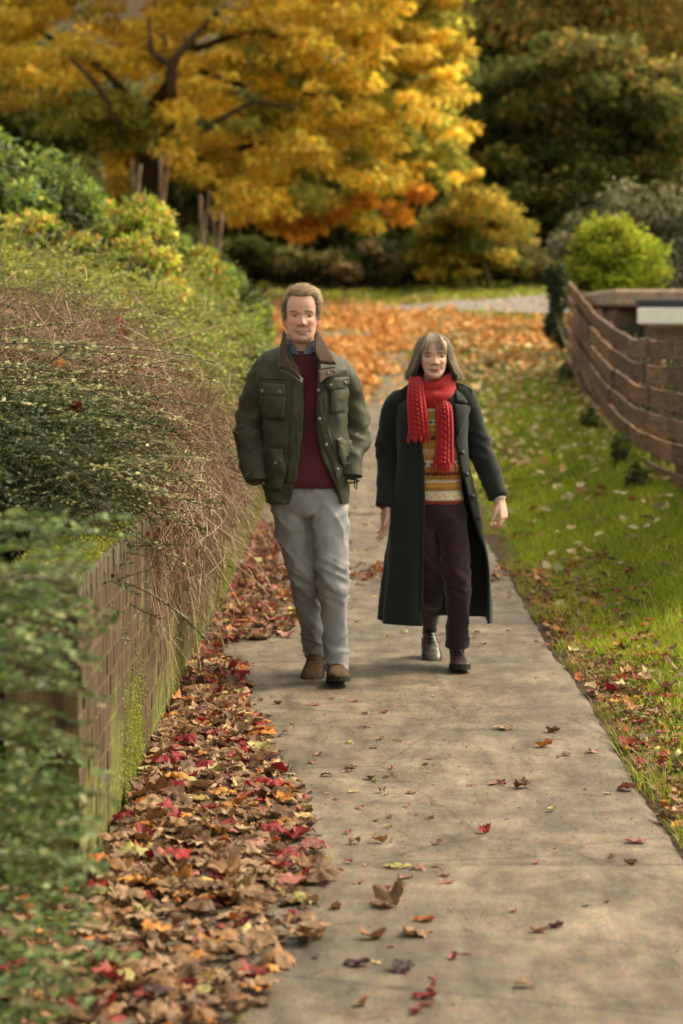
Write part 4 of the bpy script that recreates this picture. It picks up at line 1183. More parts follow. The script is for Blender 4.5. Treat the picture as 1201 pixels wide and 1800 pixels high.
drift_r = lambda y: np.interp(y, [5, 5.7, 6.3, 7, 8, 9, 10, 11, 11.7, 11.95, 12.5, 12.75, 13.2, 14.4, 15, 16, 17, 20, 26], [-.42, -.36, -.22, -.15, -.20, -.30, -.42, -.50, -.55, -.67, -.67, -.36, -.30, -.30, -.36, -.44, -.50, -.53, -.56])
def drift_pts(n, y0, y1):
    y = rng.uniform(y0, y1, n); r = drift_r(y) + .05 * fbm(np.column_stack([y * 3, y * 0, y * 0]), 3)
    u = rng.beta(1.0, 1.25, n) * 1.12
    xw = np.where(y < 6.75, -1.05, -.755 + .0045 * (y - 7))
    x = xw + .03 + (r - xw) * u
    thick = .055 * np.clip(1 - u * .85, .1, 1) * np.interp(y, [5, 7, 11, 12, 26], [.8, 1, .75, .5, .45])
    z = thick * rng.random(n) ** .7 + .008
    return x, y, z, u
drift = empty('leaf_drift', (-.5, 8, 0), 0, 'deep drift of curled brown and red leaves along the wall foot', 'leaf drift'); dro = np.array(drift.location)
leafmesh = {}
def leaf_mesh(kind, tk, ti):
    key = (kind, tk, ti, int(rng.integers(3)))
    if key not in leafmesh:
        V0, F0 = {'m': TM, 'o': TO, 's': TS}[tk][ti]
        base = np.array(KINDS_[kind][rng.integers(len(KINDS_[kind]))])
        c = np.tile(base, (len(V0), 1)) * (1 + .45 * noise(V0 * 6 + ti, 2))[:, None]
        leafmesh[key] = mesh_data('leaf', V0, F0, M_dry, True, c)
    return leafmesh[key]
def rot_of(yaw, tilt, az):
    return (Quaternion((math.cos(az), math.sin(az), 0), tilt) @ Quaternion((0, 0, 1), yaw)).to_euler()
NEAR = 3200
x, y, z, u = drift_pts(NEAR, 5.1, 11.9)
big = rng.random(NEAR)
kind = rng.choice(['brown', 'orange', 'red', 'pink', 'yellow', 'purple'], NEAR, p=[.78, .07, .04, .05, .04, .02])
redz = (y > 7.0) & (rng.random(NEAR) < .07 + .20 * (u > .5)) & (kind == 'brown'); kind[redz] = rng.choice(['red', 'pink'], redz.sum())
tk = np.where((kind == 'pink') & (rng.random(NEAR) < .6), 's', np.where(rng.random(NEAR) < .62, 'm', 'o'))
size = np.where(tk == 'm', .055 + .080 * rng.random(NEAR) ** 1.6, np.where(tk == 'o', rng.uniform(.045, .095, NEAR), rng.uniform(.03, .055, NEAR)))
yaw = rng.uniform(0, 6.28, NEAR); tilt = np.abs(rng.normal(0, .17, NEAR)) + np.pi * (rng.random(NEAR) < .5); taz = rng.uniform(0, 6.28, NEAR)
z = z + np.abs(np.sin(tilt)) * size * .30 * (rng.random(NEAR) < .8) + np.where(tilt > 1.5, size * .14, 0)
# the 260 that show largest (near and on top) become single leaves
score = size / y * (1 + 3 * (z - .03)) * ((x > (-600 / 4250) * y - .0) & (y > 5.55))
top = np.argsort(-score)[:260]
istop = np.zeros(NEAR, bool); istop[top] = True
for i in top:
    ti = int(rng.integers({'m': 8, 'o': 6, 's': 5}[tk[i]]))
    o = obj('leaf', leaf_mesh(kind[i], tk[i], ti), drift, np.array([x[i], y[i], z[i] + .012]) - dro)
    o.rotation_euler = rot_of(yaw[i], tilt[i], taz[i]); s_ = size[i] * 1.04; o.scale = (s_, s_, s_)
def scatter_stuff(a, x, y, z, kind, tk, size, yaw, tilt, taz, off):
    for t_, L_ in (('m', TL), ('o', TO), ('s', TS)):
        for ti, T_ in enumerate(L_):
            sel = np.where((tk == t_) & (np.arange(len(x)) % len(L_) == ti))[0]
            if not len(sel): continue
            V, F, nv = inst(T_, np.column_stack([x, y, z])[sel] - off, yaw[sel], tilt[sel], taz[sel], size[sel])
            c = np.array([KINDS_[k][rng.integers(len(KINDS_[k]))] for k in kind[sel]]) * (1 + rng.normal(0, .2, (len(sel), 1)))
            a.add(V, F, np.repeat(c, nv, 0))
a = Acc(); k_ = ~istop
scatter_stuff(a, x[k_], y[k_], z[k_], kind[k_], tk[k_], size[k_], yaw[k_], tilt[k_], taz[k_], dro)
n = 2600
x, y, z, u = drift_pts(n, 11.9, 26)
kind = rng.choice(['brown', 'orange', 'red', 'pink', 'yellow', 'purple'], n, p=[.46, .14, .12, .20, .06, .02])
tk = np.where(rng.random(n) < .35, 'm', np.where(rng.random(n) < .6, 'o', 's'))
size = np.where(tk == 'm', rng.uniform(.07, .13, n), rng.uniform(.04, .08, n))
scatter_stuff(a, x, y, z, kind, tk, size, rng.uniform(0, 6.28, n), np.abs(rng.normal(0, .2, n)), rng.uniform(0, 6.28, n), dro)
o = a.build('leaves', M_dry, drift); tag(o, kind='stuff')
# crumbled litter lying under the drift
n = 9000
x, y, z, u = drift_pts(n, 4.9, 20); z = z * .35 + .004; x = x + .06 * rng.random(n) ** 2
V, F, q = leafgeo(np.column_stack([x, y, z]) - dro, rand_unit(n) * (1, 1, .3), rand_unit(n) * .5 + (0, 0, 1), rng.uniform(.012, .045, n), rng.uniform(.008, .03, n), .2, 'dia')
o = build('crumbs', V, F, M_dry, drift, False, np.repeat(pick_cols([(.10, .06, .035), (.16, .10, .055), (.05, .033, .022), (.2, .06, .04)], n, .25), q, 0)); tag(o, kind='stuff')

# leaves lying singly on the path: named by what sets each apart
def place_leaf(px, py, kind, tk, ti, size, yaw, label, tilt=.08, group='single leaves on the path', lift=.006, name='fallen_leaf', d=None):
    if d is None:
        u_ = math.tan(math.atan((py - 900) / 4250.0) + R(4.43)); d = CAM_H / u_
        p = at(px, py, d)
    else: p = at(px, py, d)
    zz = float(terrain(p[0], d))
    me_ = leaf_mesh(kind, tk, ti); e_ = rot_of(yaw, tilt, 1.2 * px)
    vz = np.array([v.co[:] for v in me_.vertices]) @ np.array(e_.to_matrix()).T
    o = obj(name, me_, None, (p[0], d, zz + lift - size * vz[:, 2].min()))
    o.rotation_euler = e_; o.scale = (size,) * 3
    return tag(o, label, 'leaf', group)
hero = [
 (690, 1598, 'brown', 'm', 2, .15, .6, 'large curled grey brown maple leaf alone on the path, stalk to its left', .35),
 (655, 1655, 'brown', 'o', 3, .11, 1.9, 'crinkled rust brown leaf just below the large curled grey brown one', .1),
 (735, 1648, 'brown', 'm', 3, .12, 2.2, 'dull grey lobed leaf lying right of the rust brown leaf', .12),
 (745, 1624, 'orange', 'o', 0, .07, 1.7, 'flat bright orange leaf beside the large curled grey brown leaf', .05),
 (957, 1316, 'orange', 'o', 1, .09, 1.6, 'lone orange leaf in the middle of the path, half way to the grass', .1),
 (1102, 1392, 'pink', 'o', 0, .09, .9, 'crimson pink pointed leaf near the right edge of the path', .3),
 (1118, 1484, 'pink', 'o', 4, .075, 1.5, 'narrow pink leaf lying above the slab joint on the right', .06),
 (853, 1467, 'red', 'm', 5, .06, .5, 'small dark red crumpled leaf in the middle of the path', .2),
 (540, 1446, 'yellow', 'm', 3, .10, 1.5, 'pale buff leaf at the right edge of the leaf drift', .15),
 (498, 1394, 'yellow', 'o', 1, .10, 1.6, 'long ochre leaf arched on the path above the leaf drift', .1),
 (667, 1484, 'brown', 'o', 3, .075, 1.5, 'dark brown boat shaped leaf on the left of the path', .1),
 (595, 1602, 'brown', 'o', 3, .075, .4, 'folded chestnut brown leaf at the edge of the drift', .3),
 (700, 1530, 'yellow', 'm', 7, .11, .2, 'flat tan maple leaf lying across the slab joint', .03),
 (712, 1712, 'purple', 'm', 3, .10, 1.2, 'blackened torn leaf near the bottom of the path', .1),
 (662, 1697, 'yellow', 's', 0, .045, .4, 'small round pale yellow leaf near the bottom of the path', .05),
 (627, 1702, 'purple', 'o', 0, .08, 1.55, 'thin black leaf beside the round pale yellow leaf', .03),
 (977, 1636, 'purple', 'o', 1, .06, 1.7, 'small dark leaf alone low on the right of the path', .1),
 (922, 1741, 'brown', 'o', 2, .06, 1.4, 'small brown leaf near the bottom middle of the path', .1),
 (920, 1388, 'brown', 'm', 4, .10, 1.1, 'brown leaf with red bits clumped right of the path middle', .12),
 (1170, 1445, 'brown', 'm', 1, .09, 1.4, 'brown leaf lying at the ragged right edge of the path', .2),
 (1075, 1510, 'brown', 'o', 3, .035, .8, 'tiny brown curl of leaf beside the slab joint', .3),
 (745, 1760, 'red', 'o', 0, .07, 1.6, 'dull red leaf at the bottom edge of the path', .05),
 (890, 1285, 'brown', 'm', 0, .10, 1.5, 'flattened reddish brown leaf pressed on the path ahead of the woman', .03),
 (970, 1290, 'brown', 'o', 1, .08, 1.6, 'brown folded leaf up the path from the lone orange leaf', .12)]
for h_ in hero: place_leaf(*h_)
small = 0
for i in range(110):
    px, py = rng.uniform(430, 1120), rng.uniform(1225, 1560) if rng.random() < .8 else rng.uniform(1560, 1790)
    lim = np.interp(py, [1225, 1560, 1800], [1030, 1180, 1200])
    lx = np.interp(py, [1225, 1330, 1450, 1560, 1800], [440, 470, 540, 600, 640])
    if px > lim or px < lx: continue
    if rng.random() < .55: px = lx + (px - lx) * .4
    slabn = 'slab nearest the viewer' if py > 1545 else 'slab just ahead of the couple'
    t_ = rng.random()
    if t_ < .45: place_leaf(px, py, 'pink', 's', int(rng.integers(5)), rng.uniform(.03, .062), rng.uniform(0, 6), 'small faded pink leaf lying flat on the ' + slabn, .03, 'small pink leaves on the path')
    elif t_ < .85: place_leaf(px, py, 'brown', 'o', int(rng.integers(6)), rng.uniform(.025, .06), rng.uniform(0, 6), 'small tan leaf lying flat on the ' + slabn, .05, 'small tan leaves on the path')
    else: place_leaf(px, py, 'yellow', 's', int(rng.integers(5)), rng.uniform(.03, .045), rng.uniform(0, 6), 'small pale yellow leaf lying flat on the ' + slabn, .03, 'small yellow leaves on the path')
# leaves on the lawn edge: the larger ones singly
for i in range(130):
    y = rng.uniform(8.0, 15.5); e = float(edge(y)); x = e + .06 + abs(rng.normal(0, .32)) + rng.uniform(0, .25)
    if x / y * 4250 + 600 > 1215: continue
    kd = rng.choice(['brown', 'orange', 'red', 'yellow', 'pink'], p=[.5, .14, .16, .12, .08])
    t_ = rng.choice(['m', 'o']); ti = int(rng.integers(8 if t_ == 'm' else 6))
    zz = float(terrain(x, y)) + .02 + rng.uniform(0, .025)
    s_ = rng.uniform(.06, .12) if t_ == 'm' else rng.uniform(.04, .085)
    o = obj('fallen_leaf', leaf_mesh(kd, t_, ti), None, (x, y, zz)); o.scale = (s_,) * 3
    o.rotation_euler = rot_of(rng.uniform(0, 6), abs(rng.normal(0, .35)), rng.uniform(0, 6))
    tag(o, {'brown': 'curled brown leaf lying in the grass beside the path', 'orange': 'orange leaf lying in the grass beside the path', 'red': 'dark red leaf lying in the grass beside the path',
            'yellow': 'pale yellow leaf lying in the grass beside the path', 'pink': 'pink leaf lying in the grass beside the path'}[kd], 'leaf', kd + ' leaves in the lawn edge')
a = Acc(); n = 1500
y = rng.uniform(7.8, 16, n); x = edge(y) - .03 + np.abs(rng.normal(0, .22, n)) + .02
kind = rng.choice(['brown', 'orange', 'red', 'pink', 'yellow'], n, p=[.55, .12, .13, .12, .08])
tk = rng.choice(['m', 'o', 's'], n, p=[.25, .45, .3]); size = np.where(tk == 'm', rng.uniform(.05, .10, n), rng.uniform(.025, .065, n))
scatter_stuff(a, x, y, terrain(x, y) + .008 + rng.uniform(0, .02, n), kind, tk, size, rng.uniform(0, 6, n), np.abs(rng.normal(0, .3, n)), rng.uniform(0, 6, n), 0)
# band of leaves across the path behind the couple
n = 420; y = rng.normal(15.9, .35, n); x = rng.uniform(-.5, 1.75, n); kind = rng.choice(['brown', 'orange', 'pink', 'yellow'], n, p=[.5, .15, .25, .1])
scatter_stuff(a, x, y, terrain(x, y) + .012 + rng.uniform(0, .02, n), kind, rng.choice(['m', 'o'], n), rng.uniform(.05, .09, n), rng.uniform(0, 6, n), np.abs(rng.normal(0, .3, n)), rng.uniform(0, 6, n), 0)
n = 500; y = rng.uniform(12.3, 33, n); x = rng.uniform(-.6, 1.1, n)
scatter_stuff(a, x, y, terrain(x, y) + .012, rng.choice(['pink', 'brown', 'yellow'], n), rng.choice(['o', 's'], n), rng.uniform(.03, .06, n), rng.uniform(0, 6, n), np.abs(rng.normal(0, .1, n)), rng.uniform(0, 6, n), 0)
LL = a.build('leaf_litter', M_dry); tag(LL, 'small leaves littering the lawn edge and the path behind the couple', 'leaf litter', kind='stuff')
# far orange carpet and paler leaves on the lawn
a = Acc()
CO = [(.62, .27, .05), (.54, .21, .04), (.68, .36, .10), (.58, .33, .12), (.42, .21, .08), (.70, .46, .17)]
n = 46000
x = rng.normal(.6, 3.0, n); y = 30 + 27 * rng.beta(1.3, 1.2, n)
d_ = fbm(np.column_stack([x * .7, y * .35, x * 0]), 17, 3)
inside = (rng.random(n) < np.clip(1.15 * sstep(31, 36.5, y + 2.5 * d_ - .9 * np.maximum(0, x - 1.0)) * (1 - .75 * sstep(50, 55, y)) * (1 - .92 * sstep(.05, .26, d_)), 0, 1))
cpi = np.argsort(cp[:, 0]); onp = np.abs(y - np.interp(x, cp[cpi, 0], cp[cpi, 1])) < 1.02 * np.interp(x, cp[cpi, 0], cp[cpi, 2])
inside &= ~(onp & (rng.random(n) < np.clip(.15 + .30 * x, .08, .97)))
x, y = x[inside], y[inside]; n = len(x)
V, F, q = leafgeo(np.column_stack([x, y, terrain(x, y) + rng.uniform(.02, .07, n)]), rand_unit(n) * (1, 1, .4), rand_unit(n) * .7 + (0, 0, 1), rng.uniform(.07, .15, n), rng.uniform(.06, .12, n), .3, 'dia')
a.add(V, F, np.repeat(pick_cols(CO, n, .18, [4, 3, 3, 2, 2, 1]), q, 0))
n = 5200
y = rng.uniform(14, 62, n); x = rng.uniform(1.2, 3.2, n) + np.where(y > 50, rng.uniform(-8, 4, n), 0)
k_ = rng.random(n) < np.where(y > 50, 1, sstep(12, 34, y) ** 1.2 + .07); x, y = x[k_], y[k_]; n = len(x)
V, F, q = leafgeo(np.column_stack([x, y, terrain(x, y) + rng.uniform(.045, .085, n)]), rand_unit(n) * (1, 1, .4), rand_unit(n) * .7 + (0, 0, 1), rng.uniform(.06, .12, n), rng.uniform(.05, .09, n), .3, 'hex', .15)
a.add(V, F, np.repeat(pick_cols([(.5, .42, .2), (.55, .46, .25), (.5, .3, .1), (.4, .2, .07)], n, .15, [3, 2, 2, 1.5]), q, 0))
LC = a.build('leaf_carpet', M_dry); tag(LC, 'orange and gold carpet of leaves across the far path and lawn', 'leaf carpet', kind='stuff')

# red leaves caught in the hedge, one by one
for (px, py, d, kd, lab) in [(208, 570, 11.5, 'red', 'scarlet leaf caught high in the twiggy hedge'), (215, 588, 11.4, 'red', 'dark crimson leaf hanging just under the scarlet one'), (137, 720, 8.7, 'red', 'crimson leaf caught in the dark cotoneaster'),
        (245, 798, 9.0, 'pink', 'pink red leaf caught low in the twigs over the wall'), (250, 950, 9.0, 'red', 'dark red leaf at the lip of the wall top'), (104, 640, 9.0, 'orange', 'rusty leaf caught in the shoots left of the crimson one'), (240, 648, 10.8, 'orange', 'orange brown leaf lodged in the middle of the dry twigs')]:
    p = at(px, py, d); o = obj('caught_leaf', leaf_mesh(kd, 'm', int(rng.integers(8))), None, p); o.scale = (.075,) * 3
    o.rotation_euler = (1.2 + rng.normal(0, .3), rng.normal(0, .4), rng.uniform(-1, 1)); tag(o, lab, 'leaf', 'leaves caught in the hedge')

# grit, twigs and seed crumbs on the path
a = Acc(); n = 5200
x = rng.uniform(-.6, 1.2, n); y = 5 + 10 * rng.random(n) ** 1.6
V, F, q = leafgeo(np.column_stack([x, y, .0075 + 0 * x + terrain(0 * x, y)]), rand_unit(n) * (1, 1, .1), rand_unit(n) * .4 + (0, 0, 1), rng.uniform(.003, .016, n), rng.uniform(.002, .007, n), .4, 'dia')
a.add(V, F, np.repeat(pick_cols([(.03, .022, .015), (.08, .05, .03), (.05, .04, .03), (.2, .13, .08)], n, .3, [4, 3, 3, 1]), q, 0))
n = 260; st = np.column_stack([rng.uniform(-.4, 1.1, n), 5.2 + 6 * rng.random(n) ** 1.3, np.full(n, .009)])
P = sprays(st, np.column_stack([rng.normal(0, 1, n), rng.normal(0, .6, n), 0 * st[:, 0]]), rng.uniform(.02, .11, n), np.zeros(n), 5, .12); P[:, :, 2] = .009
V, F, q = ribbons(P, rng.uniform(.0015, .0035, n), np.tile((0, 0, 1.0), (n, 5, 1))); a.add(V, F, np.repeat(pick_cols([(.06, .035, .02), (.14, .08, .04), (.03, .02, .015)], n, .2), q, 0))
gr = a.build('path_debris', M_twig, None, False); tag(gr, 'scattered grit, stalks and crumbs on the concrete path', 'debris', kind='stuff')

# midges catching the light above the couple
M_midge = plain_mat('pale insect', (.75, .68, .5), .5, .4, 10, .1, 0)
a = Acc()
for i in range(34):
    px, py = rng.normal(655, 55), rng.normal(335, 70); d = rng.uniform(14, 20)
    p = at(px, py, d); k = rng.uniform(.004, .007)
    for s_ in (-1, 1):
        V, F, q = leafgeo(p[None], np.array([[s_ * 1.0, rng.normal(0, .4), rng.uniform(-.2, .5)]]), np.array([[0, 0.3, 1.0]]), np.array([k * 1.7]), np.array([k * .8]), .2, 'dia'); a.add(V, F)
    V, F = tube(np.array([p - (0, k, 0), p, p + (0, k, 0)]), [k * .2, k * .35, k * .2], k=5); a.add(V, F)
mg = a.build('midges', M_midge, None); tag(mg, 'swarm of tiny bright midges in the air above the couple', 'insects', kind='stuff')
# ================================================================== PEOPLE
M_skin = None
def mat_skin():
    m, nt, n, l, b = new_mat('skin')
    c = attr(n); v = texco(n, l); f = ntex(n, l, v, 90, 4)
    c = mixc(n, l, .35, c, ramp(n, l, f, [(.3, .72), (.7, 1.08)]), 'MULTIPLY')
    l.new(c, b.inputs['Base Color']); c = mixc(n, l, .5, c, ramp(n, l, ntex(n, l, v, 28, 4, .6), [(.3, (1.12, .86, .80)), (.5, (1, 1, 1)), (.7, (.95, 1.0, 1.0))]), 'MULTIPLY'); l.new(c, b.inputs['Base Color']); setp(b, rough=.56, spec=.35, sss=.0)
    b.inputs['Subsurface Radius'].default_value = (.012, .005, .003)
    bump(n, l, b, f, .15, .002)
    return m
M_skin = mat_skin()
def fabric(name, color, rough=.85, scale=220, var=.3, bmp=.25, dist=.0015, sheen=.0, use_attr=False, spec=.25, blot=.25, stretch=(1, 1, 1)):
    m, nt, n, l, b = new_mat(name)
    v = texco(n, l, stretch); f = ntex(n, l, v, scale, 3); g = ntex(n, l, texco(n, l), 7, 5, .6)
    c = attr(n) if use_attr else color
    c = mixc(n, l, 1.0, c, ramp(n, l, f, [(.3, 1 - var), (.7, 1 + var * .4)]), 'MULTIPLY')
    c = mixc(n, l, 1.0, c, ramp(n, l, g, [(.3, 1 - blot), (.7, 1 + blot * .5)]), 'MULTIPLY')
    l.new(c, b.inputs['Base Color']); setp(b, rough=rough, spec=spec, sheen=sheen)
    bump(n, l, b, f, bmp, dist)
    return m
M_wax = fabric('waxed olive cotton', (.050, .054, .032), .66, 160, .30, .3, .0015, spec=.28, blot=.5)
M_cord = fabric('brown corduroy', (.055, .030, .016), .9, 240, .5, .5, .002, .15, stretch=(3, 1, .3))
M_knitr = fabric('burgundy wool', (.075, .012, .020), .95, 260, .35, .4, .002, .2)
M_chino = fabric('pale grey cotton', (.245, .255, .275), .85, 300, .12, .2, .001, blot=.14)
M_shirt = fabric('blue check shirt', (.16, .20, .30), .8, 90, .6, .2, .001)
M_suede = fabric('brown suede', (.085, .052, .028), .95, 120, .4, .4, .002)
M_sole = fabric('dark rubber sole', (.022, .019, .017), .7, 90, .2, .2)
M_coat = fabric('black green wool coat', (.0125, .0175, .0165), .95, 300, .4, .4, .002, .12, blot=.3)
M_lining = fabric('charcoal coat lining', (.036, .037, .038), .6, 200, .2, .1, .001)
M_scarf = fabric('red wool', (.36, .010, .018), .9, 320, .35, .5, .002, .25)
M_fair = fabric('patterned wool jumper', None, .95, 300, .3, .5, .002, .2, use_attr=True)
M_plum = fabric('plum corduroy', (.026, .0095, .017), .9, 160, .45, .4, .002, .2, stretch=(4, 4, .4))
M_boot = fabric('dark plum leather', (.022, .013, .016), .48, 60, .3, .2, .001, spec=.55)
M_btn = plain_mat('dark button', (.012, .012, .012), .35, .5, 60, .1, 0)
M_snap = plain_mat('dull metal snap', (.16, .15, .14), .4, .5, 60, .2, 0)
M_brass = plain_mat('gold watch', (.45, .30, .12), .3, .6, 60, .1, 0); M_brass.node_tree.nodes['Principled BSDF'].inputs['Metallic'].default_value = .8
M_white_c = fabric('pale cuff', (.55, .50, .54), .8, 200, .15)
M_eye = None
def mat_hair(name):
    m, nt, n, l, b = new_mat(name)
    c = attr(n); l.new(c, b.inputs['Base Color']); setp(b, rough=.42, spec=.5)
    t = n.new('ShaderNodeBsdfTranslucent'); l.new(mixc(n, l, 1.0, c, (1.3, 1.2, 1.0), 'MULTIPLY'), t.inputs['Color'])
    x = n.new('ShaderNodeMixShader'); x.inputs[0].default_value = .35
    l.new(b.outputs[0], x.inputs[1]); l.new(t.outputs[0], x.inputs[2]); l.new(x.outputs[0], n['Material Output'].inputs['Surface'])
    return m
M_hair = mat_hair('hair')
def mat_eye():
    m, nt, n, l, b = new_mat('eye'); l.new(attr(n), b.inputs['Base Color']); setp(b, rough=.15, spec=.5); return m
M_eye = mat_eye()

M_lip = {'man': plain_mat('man lip', (.33, .135, .115), .45, .4, 90, .2, 0), 'woman': plain_mat('woman lip', (.38, .14, .125), .45, .4, 90, .2, 0)}
M_lid = {'man': plain_mat('man eyelid', (.44, .24, .185), .6, .3, 90, .2, 0), 'woman': plain_mat('woman eyelid', (.48, .285, .22), .6, .3, 90, .2, 0)}
M_fold = {'man': plain_mat('man smile line', (.40, .22, .165), .6, .3, 90, .2, 0), 'woman': plain_mat('woman smile line', (.48, .29, .22), .6, .3, 90, .2, 0)}
M_dark = plain_mat('dark lash and mouth line', (.035, .016, .013), .6, .2, 90, .2, 0)
M_teeth = plain_mat('teeth', (.55, .50, .42), .3, .4, 90, .1, 0)

def remesh(name, acc, voxel, smooth_it=2, decim=1.0):
    """weld the overlapping pieces into one continuous surface"""
    V, F, C = acc.arrays()
    me = mesh_data('tmp', V, F, None)
    o = bpy.data.objects.new('tmp', me); COL.objects.link(o)
    md = o.modifiers.new('r', 'REMESH'); md.mode = 'VOXEL'; md.voxel_size = voxel; md.use_smooth_shade = True
    if smooth_it:
        s = o.modifiers.new('s', 'SMOOTH'); s.factor = .5; s.iterations = smooth_it
    if decim < 1:
        dm = o.modifiers.new('d', 'DECIMATE'); dm.ratio = decim
    dg = bpy.context.evaluated_depsgraph_get()
    ev = o.evaluated_get(dg); m2 = ev.to_mesh()
    n = len(m2.vertices); co = np.empty(n * 3, np.float32); m2.vertices.foreach_get('co', co)
    nl = len(m2.loops); vi = np.empty(nl, np.int32); m2.loops.foreach_get('vertex_index', vi)
    nf = len(m2.polygons); tot = np.empty(nf, np.int32); m2.polygons.foreach_get('loop_total', tot); st = np.empty(nf, np.int32); m2.polygons.foreach_get('loop_start', st)
    nor = np.empty(n * 3, np.float32); m2.vertices.foreach_get('normal', nor)
    q = vi[(st[tot == 4][:, None] + np.arange(4)[None])] if (tot == 4).any() else np.zeros((0, 4), int)
    t = vi[(st[tot == 3][:, None] + np.arange(3)[None])] if (tot == 3).any() else np.zeros((0, 3), int)
    ev.to_mesh_clear()
    bpy.data.objects.remove(o, do_unlink=True); bpy.data.meshes.remove(me)
    return co.reshape(-1, 3).astype(float), [q, t], nor.reshape(-1, 3).astype(float)

def fold(p, seed, pw=3.0):
    return (1 - np.abs(noise(p, seed))) ** pw

def vnormals(V, F):
    N = np.zeros_like(V)
    for f in F:
        if not len(f): continue
        e = np.cross(V[f[:, 1]] - V[f[:, 0]], V[f[:, -1]] - V[f[:, 0]])
        for k in range(f.shape[1]): np.add.at(N, f[:, k], e)
    return unit(N)

def ridged(p, seed):
    return 1 - np.abs(noise(p, seed)) * 2

def loft(levels, k=48, cap=True, n=None):
    """closed rings: (z, cx, cy, a, b, sup)"""
    L = resample(np.array(levels, float), n) if n else np.array(levels, float)
    th = np.linspace(0, 2 * np.pi, k, endpoint=False)
    V = []
    for z, cx, cy, a, b, e in L:
        V.append(np.column_stack([cx + a * np.sign(np.sin(th)) * np.abs(np.sin(th)) ** (2 / e), cy - b * np.sign(np.cos(th)) * np.abs(np.cos(th)) ** (2 / e), np.full(k, z)]))
    m = len(V); V = np.concatenate(V); F = [grid_faces(m, k)]
    if cap:
        c0 = len(V); V = np.vstack([V, V[:k].mean(0), V[-k:].mean(0)])
        a = np.arange(k); b = (a + 1) % k; o = (m - 1) * k
        F.append(np.column_stack([b, a, np.full(k, c0)])); F.append(np.column_stack([o + a, o + b, np.full(k, c0 + 1)]))
    return V, F

def ellipsoid(c, r, k=16, m=10, rot=None):
    ph = np.linspace(-np.pi / 2, np.pi / 2, m); th = np.linspace(0, 2 * np.pi, k, endpoint=False)
    V = np.array([[np.cos(p) * np.cos(t), np.cos(p) * np.sin(t), np.sin(p)] for p in ph for t in th]) * r
    if rot is not None: V = V @ np.array(rot.to_matrix()).T
    return V + np.asarray(c), [grid_faces(m, k)]

def sheet(levels, k=72, n=60, thick=.008, wr=None, taper_edges=True):
    """garment open at the front: levels (z, cx, cy, a, b, sup, xL, xR). returns V,F of a thick sheet, plus grids"""
    L = resample(np.array(levels, float), n)
    rows = []
    for z, cx, cy, a, b, e, xL, xR in L:
        def ang(x):
            q = np.clip((x - cx) / a, -.985, .985); return math.asin(np.sign(q) * abs(q) ** (e / 2))
        t = np.linspace(ang(xR), 2 * np.pi + ang(xL), k)
        rows.append(np.column_stack([cx + a * np.sign(np.sin(t)) * np.abs(np.sin(t)) ** (2 / e), cy - b * np.sign(np.cos(t)) * np.abs(np.cos(t)) ** (2 / e), np.full(k, z)]))
    V = np.concatenate(rows)
    F = grid_faces(n, k, False)
    N = vnormals(V, [F])
    cen = np.repeat(L[:, 1:3], k, 0)
    if np.sum((V[:, :2] - cen) * N[:, :2]) < 0: N = -N
    if wr is not None: V = V + N * wr(V)[:, None]
    return V, F, N, thick, k, n
def close_sheet(S_):
    V, F, N, th, k, n = S_
    In = V - N * th
    m = len(V)
    Fo = F[:, ::-1]; Fi = F + m
    bd = []
    top = np.arange(k) + (n - 1) * k; bot = np.arange(k); lft = np.arange(n) * k; rgt = np.arange(n) * k + k - 1
    for line, flip in ((bot, 0), (top, 1), (lft, 1), (rgt, 0)):
        a, b = line[:-1], line[1:]
        q = np.column_stack([a, b, b + m, a + m]); bd.append(q[:, ::-1] if flip else q)
    return np.vstack([V, In]), Fo, Fi, np.concatenate(bd)

def patch(poly, ysurf, th, off=.003, sub=10, dome=.0):
    """flat shape (x,z outline) laid on a garment's front with real thickness"""
    P = np.asarray(poly, float)
    Q = []
    for a, b in zip(P, np.roll(P, -1, 0)):
        for t in np.linspace(0, 1, sub, endpoint=False): Q.append(a + (b - a) * t)
    Q = np.array(Q); c = Q.mean(0); k = len(Q)
    rings = []
    for f in (1.0, .97, .7, .35): rings.append(c + (Q - c) * f)
    X = np.vstack(rings + [c[None]])
    y = ysurf(X[:, 0], X[:, 1])
    dm = np.concatenate([np.full(k, 0), np.full(k, 1.0), np.full(k, 1.0 + dome), np.full(k, 1.0 + 1.6 * dome), [1.0 + 2 * dome]])
    V = np.column_stack([X[:, 0], y - off - th * dm, X[:, 1]])
    back = np.column_stack([Q[:, 0], ysurf(Q[:, 0], Q[:, 1]) + .004, Q[:, 1]])
    V = np.vstack([V, back]); j = np.arange(k); j2 = (j + 1) % k
    F4 = [np.column_stack([r * k + j, r * k + j2, (r + 1) * k + j2, (r + 1) * k + j]) for r in range(3)]
    F3 = np.column_stack([3 * k + j, 3 * k + j2, np.full(k, 4 * k)])
    bo = 4 * k + 1
    F4.append(np.column_stack([bo + j, bo + j2, j2, j]))
    return V, [np.concatenate(F4), F3]

def disc(c, r, th, mat, name, parent, nrm=(0, -1, 0)):
    nrm = np.asarray(nrm, float)
    c = np.asarray(c, float)
    V, F = tube(np.array([c, c + nrm * th * .6, c + nrm * th]), [r, r, r * .8], k=12)
    return build(name, V, F, mat, parent)

